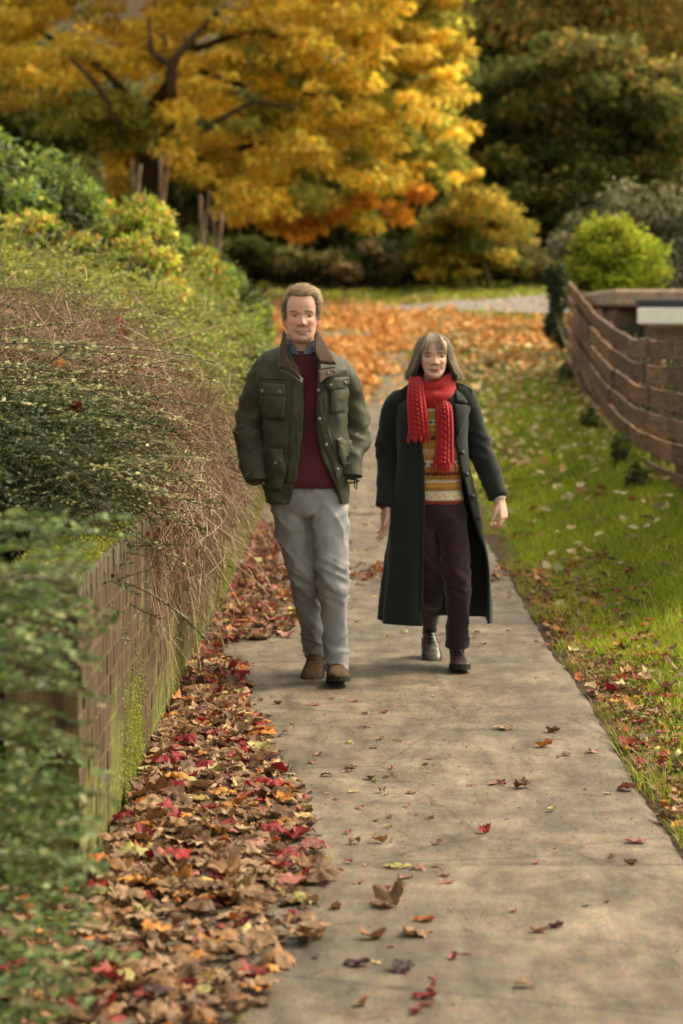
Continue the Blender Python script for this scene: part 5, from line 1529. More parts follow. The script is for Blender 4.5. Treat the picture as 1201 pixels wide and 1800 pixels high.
# ---- head
def head_geo(z0, H, W=1.0, D=1.0, cx=0.0, cy=0.0, turn=0.0, nose=1.0, female=False):
    ts = np.array([0, .03, .07, .12, .18, .25, .33, .4, .5, .6, .7, .8, .88, .94, .98, 1.0])
    if female:
        w = np.array([.014, .026, .037, .046, .053, .058, .063, .066, .069, .071, .0715, .068, .058, .044, .026, .004])
    else:
        w = np.array([.020, .034, .045, .053, .059, .063, .067, .0695, .072, .0735, .0735, .069, .060, .046, .027, .004])
    f = np.array([.066, .078, .083, .083, .080, .082, .086, .087, .085, .0885, .088, .081, .067, .049, .029, .004])
    bk = np.array([-.035, -.022, -.008, .008, .028, .046, .064, .078, .092, .099, .100, .093, .078, .058, .034, .004])
    m, k = 84, 96
    t = np.linspace(0, 1, m); t = t - .012 * np.sin(2 * np.pi * t)
    def pc(v):  # smooth interpolation
        return np.interp(t, ts, v) * .5 + .25 * (np.interp(np.clip(t - .03, 0, 1), ts, v) + np.interp(np.clip(t + .03, 0, 1), ts, v))
    w_, f_, b_ = pc(w) * W, pc(f) * D, pc(bk) * D
    w_[-1] = .003; f_[-1] = .003; b_[-1] = .003
    th = np.linspace(0, 2 * np.pi, k, endpoint=False)
    cyl = (b_ - f_) / 2; ry = (b_ + f_) / 2
    e = 2.25
    sx = np.sign(np.sin(th)) * np.abs(np.sin(th)) ** (2 / e); sy = np.sign(np.cos(th)) * np.abs(np.cos(th)) ** (2 / e)
    X = w_[:, None] * sx[None]; Y = cyl[:, None] - ry[:, None] * sy[None]; Z = np.repeat((t * H)[:, None], k, 1)
    x, y, z = X.ravel(), Y.ravel(), Z.ravel() * (.245 / H)
    fm = sstep(.15, .55, np.repeat(np.cos(th)[None], m, 0).ravel())
    g = lambda x0, z0, sx_, sz_: np.exp(-((x - x0) / sx_) ** 2 - ((z - z0) / sz_) ** 2)
    g2 = lambda x0, z0, sx_, sz_: g(x0, z0, sx_, sz_) + g(-x0, z0, sx_, sz_)
    d = np.zeros_like(x)
    nz = np.interp(z, [.070, .075, .080, .086, .093, .105, .118, .130, .14], [0, .003, .014, .0235, .022, .015, .009, .004, 0]) * nose
    nsx = np.interp(z, [.078, .09, .12, .14], [.0125, .0125, .0085, .008])
    d += nz * np.exp(-(x / nsx) ** 2)
    d += .009 * g2(.0145, .083, .007, .007) * nose
    d -= .0125 * g2(.031, .1225, .0165, .0105)
    d += .0055 * g2(.030, .1395, .020, .0065) + .002 * g(0, .14, .012, .008)
    d += .0055 * g2(.042, .096, .017, .014)
    d -= .0035 * g2(.030, .066, .006, .016) + .002 * g2(.024, .075, .005, .01)
    zm = z - 5.5 * x * x
    gm = lambda z0_, sx_, sz_: np.exp(-(x / sx_) ** 2 - ((zm - z0_) / sz_) ** 2)
    d += .0045 * gm(.0535, .022, .0045) + .0058 * gm(.040, .020, .0055)
    d -= .0080 * gm(.047, .030, .0030)
    d += .004 * g2(.037, .062, .009, .012) - .004 * g2(.033, .0515, .005, .006)
    d -= .004 * g(0, .030, .018, .005)
    d += .006 * g(0, .014, .016, .012)
    d -= .003 * g2(.055, .065, .014, .02)
    Y = (y - d * fm * D).reshape(m, k)
    V = np.column_stack([X.ravel(), Y.ravel(), Z.ravel()])
    c, s = math.cos(turn), math.sin(turn)
    V = np.column_stack([V[:, 0] * c - V[:, 1] * s, V[:, 0] * s + V[:, 1] * c, V[:, 2]]) + (cx, cy, z0)
    F = [grid_faces(m, k)]
    V = np.vstack([V, V[:k].mean(0), V[(m - 1) * k:].mean(0)])
    a = np.arange(k); b = (a + 1) % k
    F.append(np.column_stack([b, a, np.full(k, m * k)])); F.append(np.column_stack([(m - 1) * k + a, (m - 1) * k + b, np.full(k, m * k + 1)]))
    return V, F

def skin_cols(V, z0, H, cx, cy, base, cheek, lip, stubble=None):
    q = V - (cx, cy, z0); x, y, z = q[:, 0], q[:, 1], q[:, 2] * (.245 / H)
    c = np.tile(np.array(base, float), (len(V), 1))
    front = sstep(-.02, -.055, y)
    def blend(m, col):
        nonlocal c
        m = np.clip(m * front, 0, 1)[:, None]; c = c * (1 - m) + np.array(col) * m
    for s in (-1, 1): blend(.65 * np.exp(-((x - s * .042) / .022) ** 2 - ((z - .088) / .022) ** 2), cheek)
    blend(.55 * np.exp(-(x / .014) ** 2 - ((z - .088) / .015) ** 2), cheek)
    blend(.35 * np.exp(-(x / .05) ** 2 - ((z - .175) / .03) ** 2), np.array(base) * (1.1, 1.05, 1.0))
    if stubble is not None: blend(.5 * sstep(.07, .045, z) * sstep(-.02, .01, z), stubble)
    blend(.85 * np.exp(-(x / .025) ** 4 - ((z - 5.5 * x * x - .047) / .0080) ** 4), lip)
    blend(.9 * np.exp(-(x / .027) ** 4 - ((z - 5.5 * x * x - .0472) / .0026) ** 2), np.array(lip) * .22)
    if stubble is not None: blend(.75 * np.exp(-(x / .021) ** 4 - ((z - 5.5 * x * x - .0466) / .0027) ** 2), (.55, .49, .42))
    # nostrils: shade inside the openings painted into the skin colour
    for s in (-1, 1):
        blend(.8 * np.exp(-((x - s * .009) / .005) ** 2 - ((z - .0785) / .0028) ** 2), (.06, .025, .02))
    ear = np.exp(-((np.abs(x) - .08) / .012) ** 2 - ((z - .105) / .04) ** 2)[:, None] * .6
    c = c * (1 - ear) + np.array(cheek) * ear
    return c

def eyes(parent, z0, H, cx, cy, D=1.0, zc=.1225, sz=.0052, yy=-.0705, iris=(.05, .06, .06), turn=0):
    for s in (-1, 1):
        V, F = ellipsoid((0, 0, 0), (.0142, .0085, sz), 24, 14)
        d = np.hypot(V[:, 0], V[:, 2] * 1.0)
        c = np.where((d < .0062)[:, None], np.array(iris), np.array((.16, .11, .09)))
        c = np.where((d < .0028)[:, None], np.array((.005, .005, .005)), c)
        c = np.where((V[:, 2] > sz * .35)[:, None], np.array((.03, .018, .014)), c)
        P = np.array([s * .031, yy * D, 0]); ct, st = math.cos(turn), math.sin(turn)
        P = np.array([P[0] * ct - P[1] * st, P[0] * st + P[1] * ct, 0])
        build('eye', V + P + (cx, cy, z0 + zc * H / .245), F, M_eye, parent, True, c)

def face_parts(body, V, z0, H, cx, cy, turn, lipc, smile, half, teeth, sz):
    ct, st = math.cos(turn), math.sin(turn)
    hv = V[(V[:, 2] > z0) & (V[:, 2] < z0 + H)]
    def on(x, z, lift):

        P = []
        for xx, zz in zip(np.atleast_1d(x), np.atleast_1d(z)):
            wx = cx + xx * ct + .088 * st * .9; wz = z0 + zz * H / .245
            d = np.hypot(hv[:, 0] - wx, hv[:, 2] - wz); k = np.argsort(d + (hv[:, 1] > cy - .02) * 1.0)[:6]
            P.append([wx, hv[k, 1].mean() - lift, wz])
        return np.array(P)
    u = np.linspace(-1, 1, 13); x = u * half
    env = np.sqrt(np.clip(1 - u * u, 0, 1)) + .06
    zc = .0470 + smile * u * u
    V1, F1 = tube(on(x, zc + .0040 * env, .0006), .0034 * env, .0030 * env, k=8, n=26); build('lip', V1, F1, M_lip[lipc], body)
    V1, F1 = tube(on(x * .94, zc - .0052 * env, .0008), .0030 * env, .0042 * env, k=8, n=26); build('lip', V1, F1, M_lip[lipc], body)
    V1, F1 = tube(on(x, zc - .0004, .0016 if not teeth else .0012), .0022 * env, .0014 * env + .0004, k=6, n=26); build('mouth_line', V1, F1, M_dark, body)
    if teeth:
        V1, F1 = tube(on(x * .72, .0470 + smile * u * u * .5 - .0008, .0022), .0016 * env, .0017 * env, k=6, n=22); build('teeth', V1, F1, M_teeth, body)
    for s in (-1, 1):
        # eyeball set in the socket, with upper and lower lid
        ec = on([s * .031], [.1215], -.0035)[0]
        Ve, Fe = ellipsoid((0, 0, 0), (.0128, .0075, sz * 1.6), 24, 14)
        d = np.hypot(Ve[:, 0] + .001, Ve[:, 2]); c = np.where((d < .0056)[:, None], np.array((.06, .065, .06)), np.array((.40, .35, .32))); c = np.where((d < .0026)[:, None], np.array((.004, .004, .004)), c)
        build('eye', Ve + ec, Fe, M_eye, body, True, c)
        q = np.linspace(-1, 1, 9)
        up = ec + np.column_stack([q * .0150, -.0072 + .0065 * q * q, sz * 1.15 * (1 - q * q) - .0012 * s * q * 0 + .0004])
        V1, F1 = tube(up + (0, .0006, .0022), .0030, .0030, k=8, n=18); build('eyelid', V1, F1, M_lid[lipc], body)
        V1, F1 = tube(up, .0012, .0013, k=6, n=18); build('eyelash', V1, F1, M_dark, body)
        lo = ec + np.column_stack([q * .0138, -.0068 + .0060 * q * q, -sz * .95 * (1 - q * q) - .0014])
        V1, F1 = tube(lo, .0021, .0021, k=8, n=18); build('eyelid', V1, F1, M_lid[lipc], body)
        # fold from nose to mouth corner, its shade drawn as a darker line
        nl = on(s * np.array([.019, .026, .032, .035]), np.array([.082, .070, .058, .046]), .0002)
        V1, F1 = tube(nl, [.0004, .0009, .0009, .0004], k=6, n=14); build('smile_line', V1, F1, M_fold[lipc], body)

def brows(parent, z0, H, cx, cy, col, D=1.0, zc=.141, yy=-.0895):
    n = 120; P = []
    for s in (-1, 1):
        for i in range(n):
            u = rng.random(); x = s * (.014 + .034 * u); z = zc + .004 * math.sin(u * 2.6) - .003 * u + rng.normal(0, .0016)
            y = yy + .020 * u ** 2.2
            p = np.array([x, y * D, z * H / .245]); dv = np.array([s * .006, .001, .0014 - .003 * u])
            P.append(np.stack([p, p + dv * .5 + (0, -.0008, 0), p + dv]))
    P = np.array(P) + (cx, cy, z0)
    V, F, q = ribbons(P, np.full(len(P), .0013), np.tile((0, -1.0, 0), (len(P), 3, 1)))
    build('eyebrow', V, F, M_hair, parent, True, np.repeat(pick_cols([col], len(P), .2), q, 0))

def hand_pieces(acc, wrist, down, thumbdir, curl=(.25, .35, .25), size=1.0, spread=.04, thumb=(.5, .3)):
    """palm and five separate fingers; down = wrist to fingertips, thumbdir = side the thumb leaves from"""
    d = unit(np.array(down, float)); w = np.array(thumbdir, float); w = unit(w - d * np.dot(w, d)); nrm = np.cross(d, w)
    W0 = np.array(wrist, float)
    pal = [W0 - d * .015, W0 + d * .02, W0 + d * .055, W0 + d * .088]
    X = np.array(pal)
    for off, ra in ((-.026, .0125), (-.009, .0138), (.009, .0138), (.025, .0130)):
        V, F = tube(np.array([W0 + w * off * .55, W0 + d * .045 * size + w * off * .9, W0 + d * .088 * size + w * off]), [.0165 * size, ra * 1.15 * size, ra * .78 * size], k=12, n=8); acc.add(V, F)
    V, F = tube(np.array([W0 - d * .03, W0 + d * .01]), [.021 * size, .022 * size], [.019 * size, .016 * size], k=14, n=5); acc.add(V, F)
    lens = [(.038, .024, .019), (.044, .028, .021), (.041, .026, .020), (.031, .020, .017)]
    for i, off in enumerate((.027, .009, -.009, -.026)):
        p = W0 + d * (.084 - .004 * abs(i - 1.2)) * size + w * off * size
        dd = unit(d + w * spread * (1.5 - i)); pts = [p - dd * .02, p]
        r0 = (.0092, .0095, .0091, .0080)[i] * size; rs = [r0, r0 * 1.02]
        ang = 0
        for j in range(3):
            ang += curl[j] * (1 + .12 * i)
            v = dd * math.cos(ang) + nrm * math.sin(ang)
            pts.append(pts[-1] + v * lens[i][j] * size); rs.append(r0 * (.95, .85, .70)[j])
        V, F = tube(np.array(pts), rs, k=10, n=22); acc.add(V, F)
    p = W0 + d * .022 * size + w * .020 * size
    a1 = unit(d * .75 + w * .75 * (1 + thumb[0]) * .6 + nrm * .35); a2 = unit(d * .95 + w * .25 + nrm * .35 * (1 + thumb[1]))
    V, F = tube(np.array([p - a1 * .01, p + a1 * .032 * size, p + a1 * .034 * size + a2 * .030 * size, p + a1 * .034 * size + a2 * .055 * size]), [.014 * size, .0122 * size, .0105 * size, .0078 * size], k=10, n=18); acc.add(V, F)

def shoe(parent, ankle_xy, z, yaw, pitch, L, Wd, H, mat, name, shaft=.0, lace=True, heel=.022, toe_z=.0, label=None):
    """walking shoe or ankle boot, toe towards -y before yaw; placed with heel/toe pitch about the ball or heel"""
    a = Acc()
    # upper: cross sections from heel (y=+) to toe (y=-)
    s = np.array([0, .06, .18, .32, .46, .60, .74, .87, .96, 1.0])
    hw = np.array([.012, .60, .80, .82, .86, .98, 1.0, .90, .58, .06]) * Wd / 2
    top = np.array([.7, .92, 1.0, 1.02, .86, .66, .54, .47, .36, .16]) * H
    S_ = np.linspace(0, 1, 34)
    hw_ = np.interp(S_, s, hw); tp = np.interp(S_, s, top)
    k = 20; V = []
    for si, h_, t_ in zip(S_, hw_, tp):
        th = np.linspace(0, np.pi, k)
        x = h_ * np.sign(np.cos(th)) * np.abs(np.cos(th)) ** .75; zz = heel * .8 + (t_ - heel * .8) * np.abs(np.sin(th)) ** .7
        V.append(np.column_stack([x, np.full(k, L * (.28 - si)), zz]))
    V = np.concatenate(V); V[:, 2] = np.maximum(V[:, 2], heel * .7)
    V = V + .0022 * np.column_stack([noise(V * 60, 1), noise(V * 60, 2), noise(V * 60, 3)])
    F = grid_faces(34, k, False)
    a.add(V, [F])
    if shaft:
        lv = [(H * .55, 0, L * .16, Wd * .37, L * .15, 2.1), (H * .95, 0, L * .15, Wd * .40, L * .155, 2.1), (H + shaft * .5, 0, L * .16, Wd * .42, L * .16, 2.1), (H + shaft, 0, L * .165, Wd * .45, L * .17, 2.1)]
        V2, F2 = loft(lv, 24, True, 14); a.add(V2, F2)
    else:
        lv = [(H * .6, 0, L * .12, Wd * .34, L * .13, 2.1), (H * 1.02, 0, L * .13, Wd * .36, L * .135, 2.1), (H * 1.12, 0, L * .13, Wd * .34, L * .13, 2.1)]
        V2, F2 = loft(lv, 24, True, 8); a.add(V2, F2)
    # sole outline
    o_s = np.concatenate([S_, S_[::-1]]); o_x = np.concatenate([hw_ * 1.06 + .002, -(hw_[::-1] * 1.06 + .002)])
    k2 = len(o_s); oy = L * (.28 - o_s) * 1.015
    hz = np.where((o_s > .30) & (o_s < .42), .006, 0.0)
    Vs = np.vstack([np.column_stack([o_x, oy, hz]), np.column_stack([o_x, oy, np.full(k2, heel)])])
    j = np.arange(k2); j2 = (j + 1) % k2; half = 34
    i = np.arange(half - 1)
    Fs = [np.column_stack([j, j2, j2 + k2, j + k2]), np.column_stack([i, i + 1, k2 - 2 - i, k2 - 1 - i])[:, ::-1], np.column_stack([i, i + 1, k2 - 2 - i, k2 - 1 - i]) + k2]
    piv = np.array([0, L * .28, 0]) if pitch > 0 else np.array([0, -L * .42, 0])
    def xf(V):
        V = V - piv; c, s_ = math.cos(-pitch), math.sin(-pitch)
        V = np.column_stack([V[:, 0], V[:, 1] * c - V[:, 2] * s_, V[:, 1] * s_ + V[:, 2] * c]) + piv
        c, s_ = math.cos(yaw), math.sin(yaw)
        V = np.column_stack([V[:, 0] * c - V[:, 1] * s_, V[:, 0] * s_ + V[:, 1] * c, V[:, 2]])
        return V + (ankle_xy[0], ankle_xy[1], z)
    Vu, Fu, _ = a.arrays()
    sh = build(name, xf(Vu), Fu, mat, parent)
    build('sole', xf(Vs), Fs, M_sole, sh, False)
    if lace:
        for q in range(4 + (3 if shaft else 0)):
            if q < 4:
                y = -L * (.02 + .075 * q) + L * .02; zt = np.interp((.28 - y / L), S_, tp) + .002
                w_ = Wd * .2
                P = np.array([[-w_, y, zt - .006], [0, y - .004, zt + .002], [w_, y, zt - .006]])
            else:
                zz = H + shaft * (.2 + .28 * (q - 4)); y = L * .16 - L * .157; w_ = Wd * .22
                P = np.array([[-w_, y - .002 + .008, zz], [0, y - .006, zz + .003], [w_, y + .006, zz]])
            V, F = tube(P, .0028, k=6, n=7); build('lace', xf(V), F, mat if mat is M_suede else M_sole, sh)
    return sh

# ------------------------------------------------------------------ THE MAN
man = empty('person', (-.158, 11.15, 0), 0, 'man in an olive waxed jacket and pale trousers walking with hands in pockets', 'person'); man.scale = (1.01,) * 3
SK = (.52, .305, .235); CH = (.52, .23, .185); LP = (.30, .115, .095)
MZ, MH, MX, MY = 1.562, .243, -.026, -.035
b = Acc()
V, F = head_geo(MZ, MH, 1.02, 1.0, MX, MY, R(4), .9); b.add(V, F)
for s in (-1, 1):
    V, F = ellipsoid((MX + s * .0775, MY + .012, MZ + .103), (.0085, .020, .032), 14, 10, Quaternion((0, 0, 1), -s * .45)); b.add(V, F)
V, F = tube(np.array([[MX, .02, 1.44], [MX, .005, 1.52], [MX, -.012, 1.60], [MX, -.02, 1.66]]), [.072, .062, .058, .055], [.07, .062, .062, .055], k=20, n=10); b.add(V, F)
V, F = loft([(.86, -.01, 0, .14, .09, 2.2), (1.0, -.01, 0, .145, .09, 2.2), (1.25, -.02, 0, .16, .10, 2.3), (1.42, -.024, 0, .15, .09, 2.3), (1.48, -.024, .01, .10, .07, 2.2), (1.50, -.024, .01, .06, .05, 2)], 32, True, 26); b.add(V, F)
arms = {-1: [[-.17, .01, 1.43], [-.225, .05, 1.30], [-.252, .06, 1.17], [-.240, -.01, 1.06], [-.225, -.065, .955]], 1: [[.13, .01, 1.43], [.178, .05, 1.30], [.204, .06, 1.17], [.202, 0, 1.07], [.198, -.055, .975]]}
for s in (-1, 1):
    V, F = tube(np.array(arms[s]), [.05, .045, .04, .036, .026], k=14, n=20); b.add(V, F)
hand_pieces(b, (-.212, -.050, .950), (.62, .32, -.8), (.4, -.9, 0), (.2, .3, .2), 1.08)
hand_pieces(b, (.190, -.045, .955), (-.55, .42, -.85), (-.5, -.8, 0), (.2, .25, .2), 1.08)
mleg = {-1: [[-.085, .0, .90], [-.05, .02, .68], [-.012, .035, .48], [.012, .15, .29], [.034, .265, .095]], 1: [[.075, 0, .90], [.10, -.04, .68], [.118, -.06, .48], [.125, -.035, .27], [.128, -.02, .07]]}
for s in (-1, 1):
    V, F = tube(np.array(mleg[s]), [.075, .065, .05, .045, .035], k=14, n=24); b.add(V, F)
V, F, N = remesh('body', b, .0046, 1, .42)
body = build('body', V, F, M_skin, man, True, skin_cols(V, MZ, MH, MX, MY, SK, CH, LP, (.36, .21, .16)))
face_parts(body, V, MZ, MH, MX, MY, R(4), 'man', .0042, .0285, True, .0030); brows(body, MZ, MH, MX, MY, (.24, .16, .11), 1.0, .1425)
# teeth line of the smile
# hair: cap with strands
def cap_shell(z0, H, W, D, cx, cy, thick, mask):
    V, F = head_geo(z0, H, W, D, cx, cy, 0, 0.0)
    q = V - (cx, cy, z0); q[:, 2] *= .245 / H
    N = vnormals(V, F)
    cen = np.array([cx, cy, z0 + .13])
    if np.sum((V - cen) * N) < 0: N = -N
    m = mask(q)
    return V + N * (thick(q) * m - .010 * (1 - m))[:, None], F, N, m, q
def mmask(q):
    x, y, z = q[:, 0], q[:, 1], q[:, 2]
    front_top = sstep(.207, .219, z + .004 * np.cos(x * 45) - .25 * np.maximum(0, np.abs(x) - .05) * (y < -.03))
    side = sstep(-.052, -.040, y) * sstep(.110, .124, z + .55 * np.maximum(0, y) ) 
    back = sstep(.0, .02, y) * sstep(.035, .06, z)
    return np.maximum(np.maximum(front_top, side), back)
def mthick(q):
    return .006 + .009 * sstep(.18, .235, q[:, 2]) + .006 * sstep(0, .05, q[:, 0]) * sstep(.14, .2, q[:, 2])
V, F, N, m_, q_ = cap_shell(MZ, MH, 1.02, 1.0, MX, MY, mthick, mmask)
HB = [(.30, .22, .13), (.42, .33, .20), (.20, .15, .095), (.52, .43, .30)]
hair = build('hair', V, F, M_hair, man, True, np.where((q_[:, 2] > .20)[:, None], np.array((.26, .19, .11)), np.array((.14, .105, .07))) * (1 + .3 * noise(V * 50, 3))[:, None])  # crown coloured blonder than the sides, light from above put into the colour
sel = np.where(m_ > .6)[0]; n = 6500
ii = rng.choice(sel, n); p0 = V[ii] + rng.normal(0, .003, (n, 3)); nn = N[ii]
flow = np.column_stack([np.where(q_[ii][:, 2] > .2, .7, .15 * np.sign(q_[ii][:, 0])), np.where(q_[ii][:, 2] > .19, .5, .7), np.where(q_[ii][:, 2] > .2, .05, -.7)])
flow = flow + rng.normal(0, .22, (n, 3)); flow = unit(flow - nn * np.sum(flow * nn, 1, keepdims=True))
Ls = rng.uniform(.018, .042, n)[:, None]
P = np.stack([p0 - nn * .004, p0 + flow * Ls * .35 + nn * .005, p0 + flow * Ls * .7 + nn * .006, p0 + flow * Ls + nn * rng.uniform(-.002, .008, (n, 1))], 1)
V2, F2, q2 = ribbons(P, rng.uniform(.0008, .0018, n), np.repeat(nn[:, None], 4, 1))
st_ = build('strands', V2, F2, M_hair, hair, True, np.repeat(pick_cols(HB, n, .2) * np.where(q_[ii][:, 2] > .195, 1.15, .62)[:, None], q2, 0)); tag(st_, kind='stuff')

# trousers
t_ = Acc()
V, F = loft([(.985, -.008, .005, .165, .118, 2.3), (.92, -.008, .005, .172, .122, 2.3), (.86, -.005, .005, .172, .122, 2.2), (.80, -.003, .005, .150, .110, 2.2), (.77, -.002, .005, .10, .08, 2.2)], 48, True, 20); t_.add(V, F)
tl = {-1: ([[-.083, .005, .90], [-.068, .01, .76], [-.040, .02, .62], [-.012, .03, .49], [.008, .125, .31], [.028, .235, .145], [.033, .258, .102]], [.088, .086, .079,   .066, .057, .051, .049], [.10, .10, .09, .08, .068, .060, .056]),
      1: ([[.080, .0, .90], [.096, -.02, .76], [.108, -.045, .62], [.119, -.06, .49], [.126, -.045, .30], [.130, -.03, .12], [.130, -.028, .075]], [.090, .086, .079, .068, .057, .050, .048], [.10, .10, .09, .08, .068, .060, .056])}
for s in (-1, 1):
    V, F = tube(np.array(tl[s][0]), tl[s][1], tl[s][2], k=32, n=60); t_.add(V, F)
V, F, N = remesh('trousers', t_, .0085, 3)
def trouser_wr(V, N, amp, knees, sgn):
    x, y, z = V.T
    w = np.zeros(len(V))
    w += .9 * fold(np.column_stack([x * 7 + z * 3, y * 5, z * 12 - x * 13]), 31) * (.5 + .8 * sstep(.60, .85, z))
    w += .9 * fold(np.column_stack([x * 7, y * 5, z * 11 + x * 15]), 37)
    w += .35 * fold(np.column_stack([x * 16, y * 12, z * 24 - x * 18]), 38, 2)
    for kz in knees: w += 1.3 * np.exp(-((z - kz) / .10) ** 2) * fold(np.column_stack([x * 6, y * 5, z * 26 + x * 16]), 41)
    w += 1.2 * sstep(.26, .12, z) * fold(np.column_stack([x * 6, y * 6, z * 24 + x * 10]), 43)
    w += .5 * noise(V * 6, 44)
    return V + N * (amp * (w - .6))[:, None]
V = trouser_wr(V, N, .0125, (.50,), 1)
# centre creases of the fly and pressed front
tr = build('trousers', V, F, M_chino, man, True)
for s in (-1, 1):
    P = np.array(tl[s][0][-1]) + (0, 0, -.004)
    V, F = tube(np.array([P + (0, 0, .018), P + (0, 0, -.010), P + (0, 0, -.014)]), [.0505, .0512, .049], [.058, .0595, .057], k=28); 
    V = V + .003 * np.column_stack([noise(V * 20, 1), noise(V * 20, 2), noise(V * 20, 3)])
    build('hem', V, F, M_chino, tr)
V, F = tube(np.array([[-.006, -.121, .965], [-.004, -.127, .90], [.0, -.124, .84]]), .006, .003, k=8, n=10); build('fly', V, F, M_chino, tr)
shoe(man, (.034, .238), 0, R(-6), R(-13), .285, .100, .098, M_suede, 'shoe')
shoe(man, (.132, -.058), 0, R(5), R(9), .285, .102, .098, M_suede, 'shoe')

# jumper and shirt collar
jl = [(.905, -.008, 0, .182, .142, 2.4), (.93, -.008, 0, .186, .147, 2.4), (.965, -.01, 0, .182, .144, 2.4), (1.10, -.01, 0, .172, .134, 2.4), (1.28, -.018, 0, .178, .132, 2.4), (1.40, -.024, 0, .170, .118, 2.3), (1.46, -.025, .0, .130, .098, 2.2), (1.505, -.026, .0, .088, .078, 2.1), (1.525, -.026, .004, .072, .068, 2.1)]
V, F = loft(jl, 64, False, 80)
N = vnormals(V, F); N = N * np.sign(np.sum(N[:, :2] * (V[:, :2] + (.01, 0)), 1))[:, None]
V = V + N * (.004 * ridged(np.column_stack([V[:, 0] * 7, V[:, 1] * 5, V[:, 2] * 9 + V[:, 0] * 6]), 51) + .006 * noise(V * 6, 52) + .0015 * np.sin(V[:, 0] * 420) * (V[:, 2] < .967))[:, None]
ju = build('jumper', V, F, M_knitr, man)
V, F = tube(np.array([[-.026 + .072 * math.sin(a_), .002 - .070 * math.cos(a_), 1.522 - .016 * math.cos(a_)] for a_ in np.linspace(0, 2 * np.pi, 25)]), .0085, .013, k=8, cap=False); build('neckband', V, F, M_knitr, ju)
for s in (-1, 1):
    poly = [(MX + s * .006, 1.508), (MX + s * .052, 1.512), (MX + s * .064, 1.575), (MX + s * .050, 1.572), (MX + s * .022, 1.528)]
    V, F = patch(poly if s > 0 else poly[::-1], lambda x, z: -.073 + 5.5 * (x - MX) ** 2 + .25 * (z - 1.51), .005, .004, 6); build('shirt_collar', V, F, M_shirt, man)

# jacket
JL = [(.835, -.006, 0, .186, .150, 2.5, -.080, .150), (.88, -.005, 0, .192, .154, 2.5, -.066, .138), (.96, -.004, 0, .194, .152, 2.5, -.052, .105), (1.05, -.006, 0, .192, .148, 2.5, -.035, .068), (1.16, -.008, 0, .193, .147, 2.5, -.022, .046),
      (1.28, -.014, 0, .200, .148, 2.5, -.016, .044), (1.38, -.022, 0, .206, .144, 2.5, -.020, .048), (1.44, -.024, .005, .206, .132, 2.5, -.034, .048), (1.485, -.024, .010, .190, .112, 2.4, -.060, .050), (1.515, -.024, .015, .150, .094, 2.3, -.068, .040), (1.545, -.025, .02, .098, .080, 2.2, -.075, .03)]
JA = np.array(JL)
def jwr(V):
    x, y, z = V.T
    w = .012 * fold(np.column_stack([x * 7 + z * 3, y * 4, z * 9 - x * 9]), 61) + .007 * noise(V * 5, 62) + .005 * fold(np.column_stack([x * 16 + z * 5, y * 8, z * 20 - x * 14]), 64) + .009 * ridged(np.column_stack([x * 9, y * 6, z * 16 + x * 10]), 63) * sstep(1.2, 1.0, z)
    return w - .002
S_ = sheet(JL, 84, 72, .010, jwr)
V, Fo, Fi, Fe = close_sheet(S_)
jacket = build('jacket', V, [Fo, Fi, Fe], M_wax, man)
jg = np.array(S_[0])
def jsurf(x, z):
    x = np.asarray(x, float); z = np.asarray(z, float)
    q = resample(JA, 400); zz = q[:, 0]
    g_ = lambda k: np.interp(z, zz, q[:, k])
    cx, cy, a, b_, e = g_(1), g_(2), g_(3), g_(4), g_(5)
    y = cy - b_ * (1 - np.clip(np.abs((x - cx) / a), 0, .985) ** e) ** (1 / e)
    P = np.column_stack([x, y, z])
    return y - jwr(P)
def px_man(zx, zy): return ((400 + zx / 4.5 - 540) / 388.0, (1215 - 490 - zy / 4.5) / 388.0)
def jpatch(name, pts, th=.006, mat=None, parent=None, off=.002, dome=.3, label=None):
    V, F = patch([px_man(*p) for p in pts], jsurf, th, off, 8, dome)
    V = V + .0018 * np.column_stack([noise(V * 30, 1), noise(V * 30, 2), noise(V * 30, 3)])
    return build(name, V, F, mat or M_wax, parent or jacket)
jpatch('pocket', [(268, 900), (468, 905), (462, 1140), (280, 1135)], .010)
jpatch('pocket_flap', [(252, 850), (300, 848), (466, 858), (468, 940), (440, 955), (275, 948), (254, 920)], .016, dome=.15)
jpatch('pocket', [(808, 850), (948, 845), (935, 1085), (815, 1095)], .010)
jpatch('pocket_flap', [(768, 822), (800, 808), (964, 806), (966, 862), (935, 895), (800, 908), (775, 870)], .016, dome=.15)
jpatch('pocket', [(282, 1375), (440, 1370), (470, 1560), (430, 1700), (290, 1690), (262, 1560)], .014, dome=.5)
jpatch('pocket_flap', [(285, 1372), (440, 1366), (438, 1480), (385, 1525), (320, 1455)], .020, dome=.15)
jpatch('pocket', [(868, 1300), (985, 1310), (1000, 1520), (930, 1560), (880, 1420)], .016, dome=.6)
jpatch('pocket_flap', [(860, 1290), (900, 1275), (1005, 1385), (995, 1440), (905, 1350)], .020, dome=.2)
jpatch('placket', [(520, 830), (606, 815), (604, 1100), (590, 1310), (545, 1640), (470, 1640), (500, 1200)], .005, dome=.1)
jpatch('placket', [(722, 900), (775, 900), (785, 1130), (830, 1310), (905, 1560), (886, 1680), (845, 1560), (765, 1330), (722, 1130)], .005, dome=.1)
jpatch('yoke_seam', [(215, 800), (470, 812), (470, 822), (215, 812)], .005)
for (zx, zy) in [(280, 915), (418, 918), (815, 868), (930, 850), (782, 1335), (872, 1530), (385, 1480), (722, 905), (728, 1130)]:
    x, z = px_man(zx, zy); y = float(jsurf([x], [z])[0]); disc((x, y - .020, z), .0085, .006, M_snap, 'button', jacket)
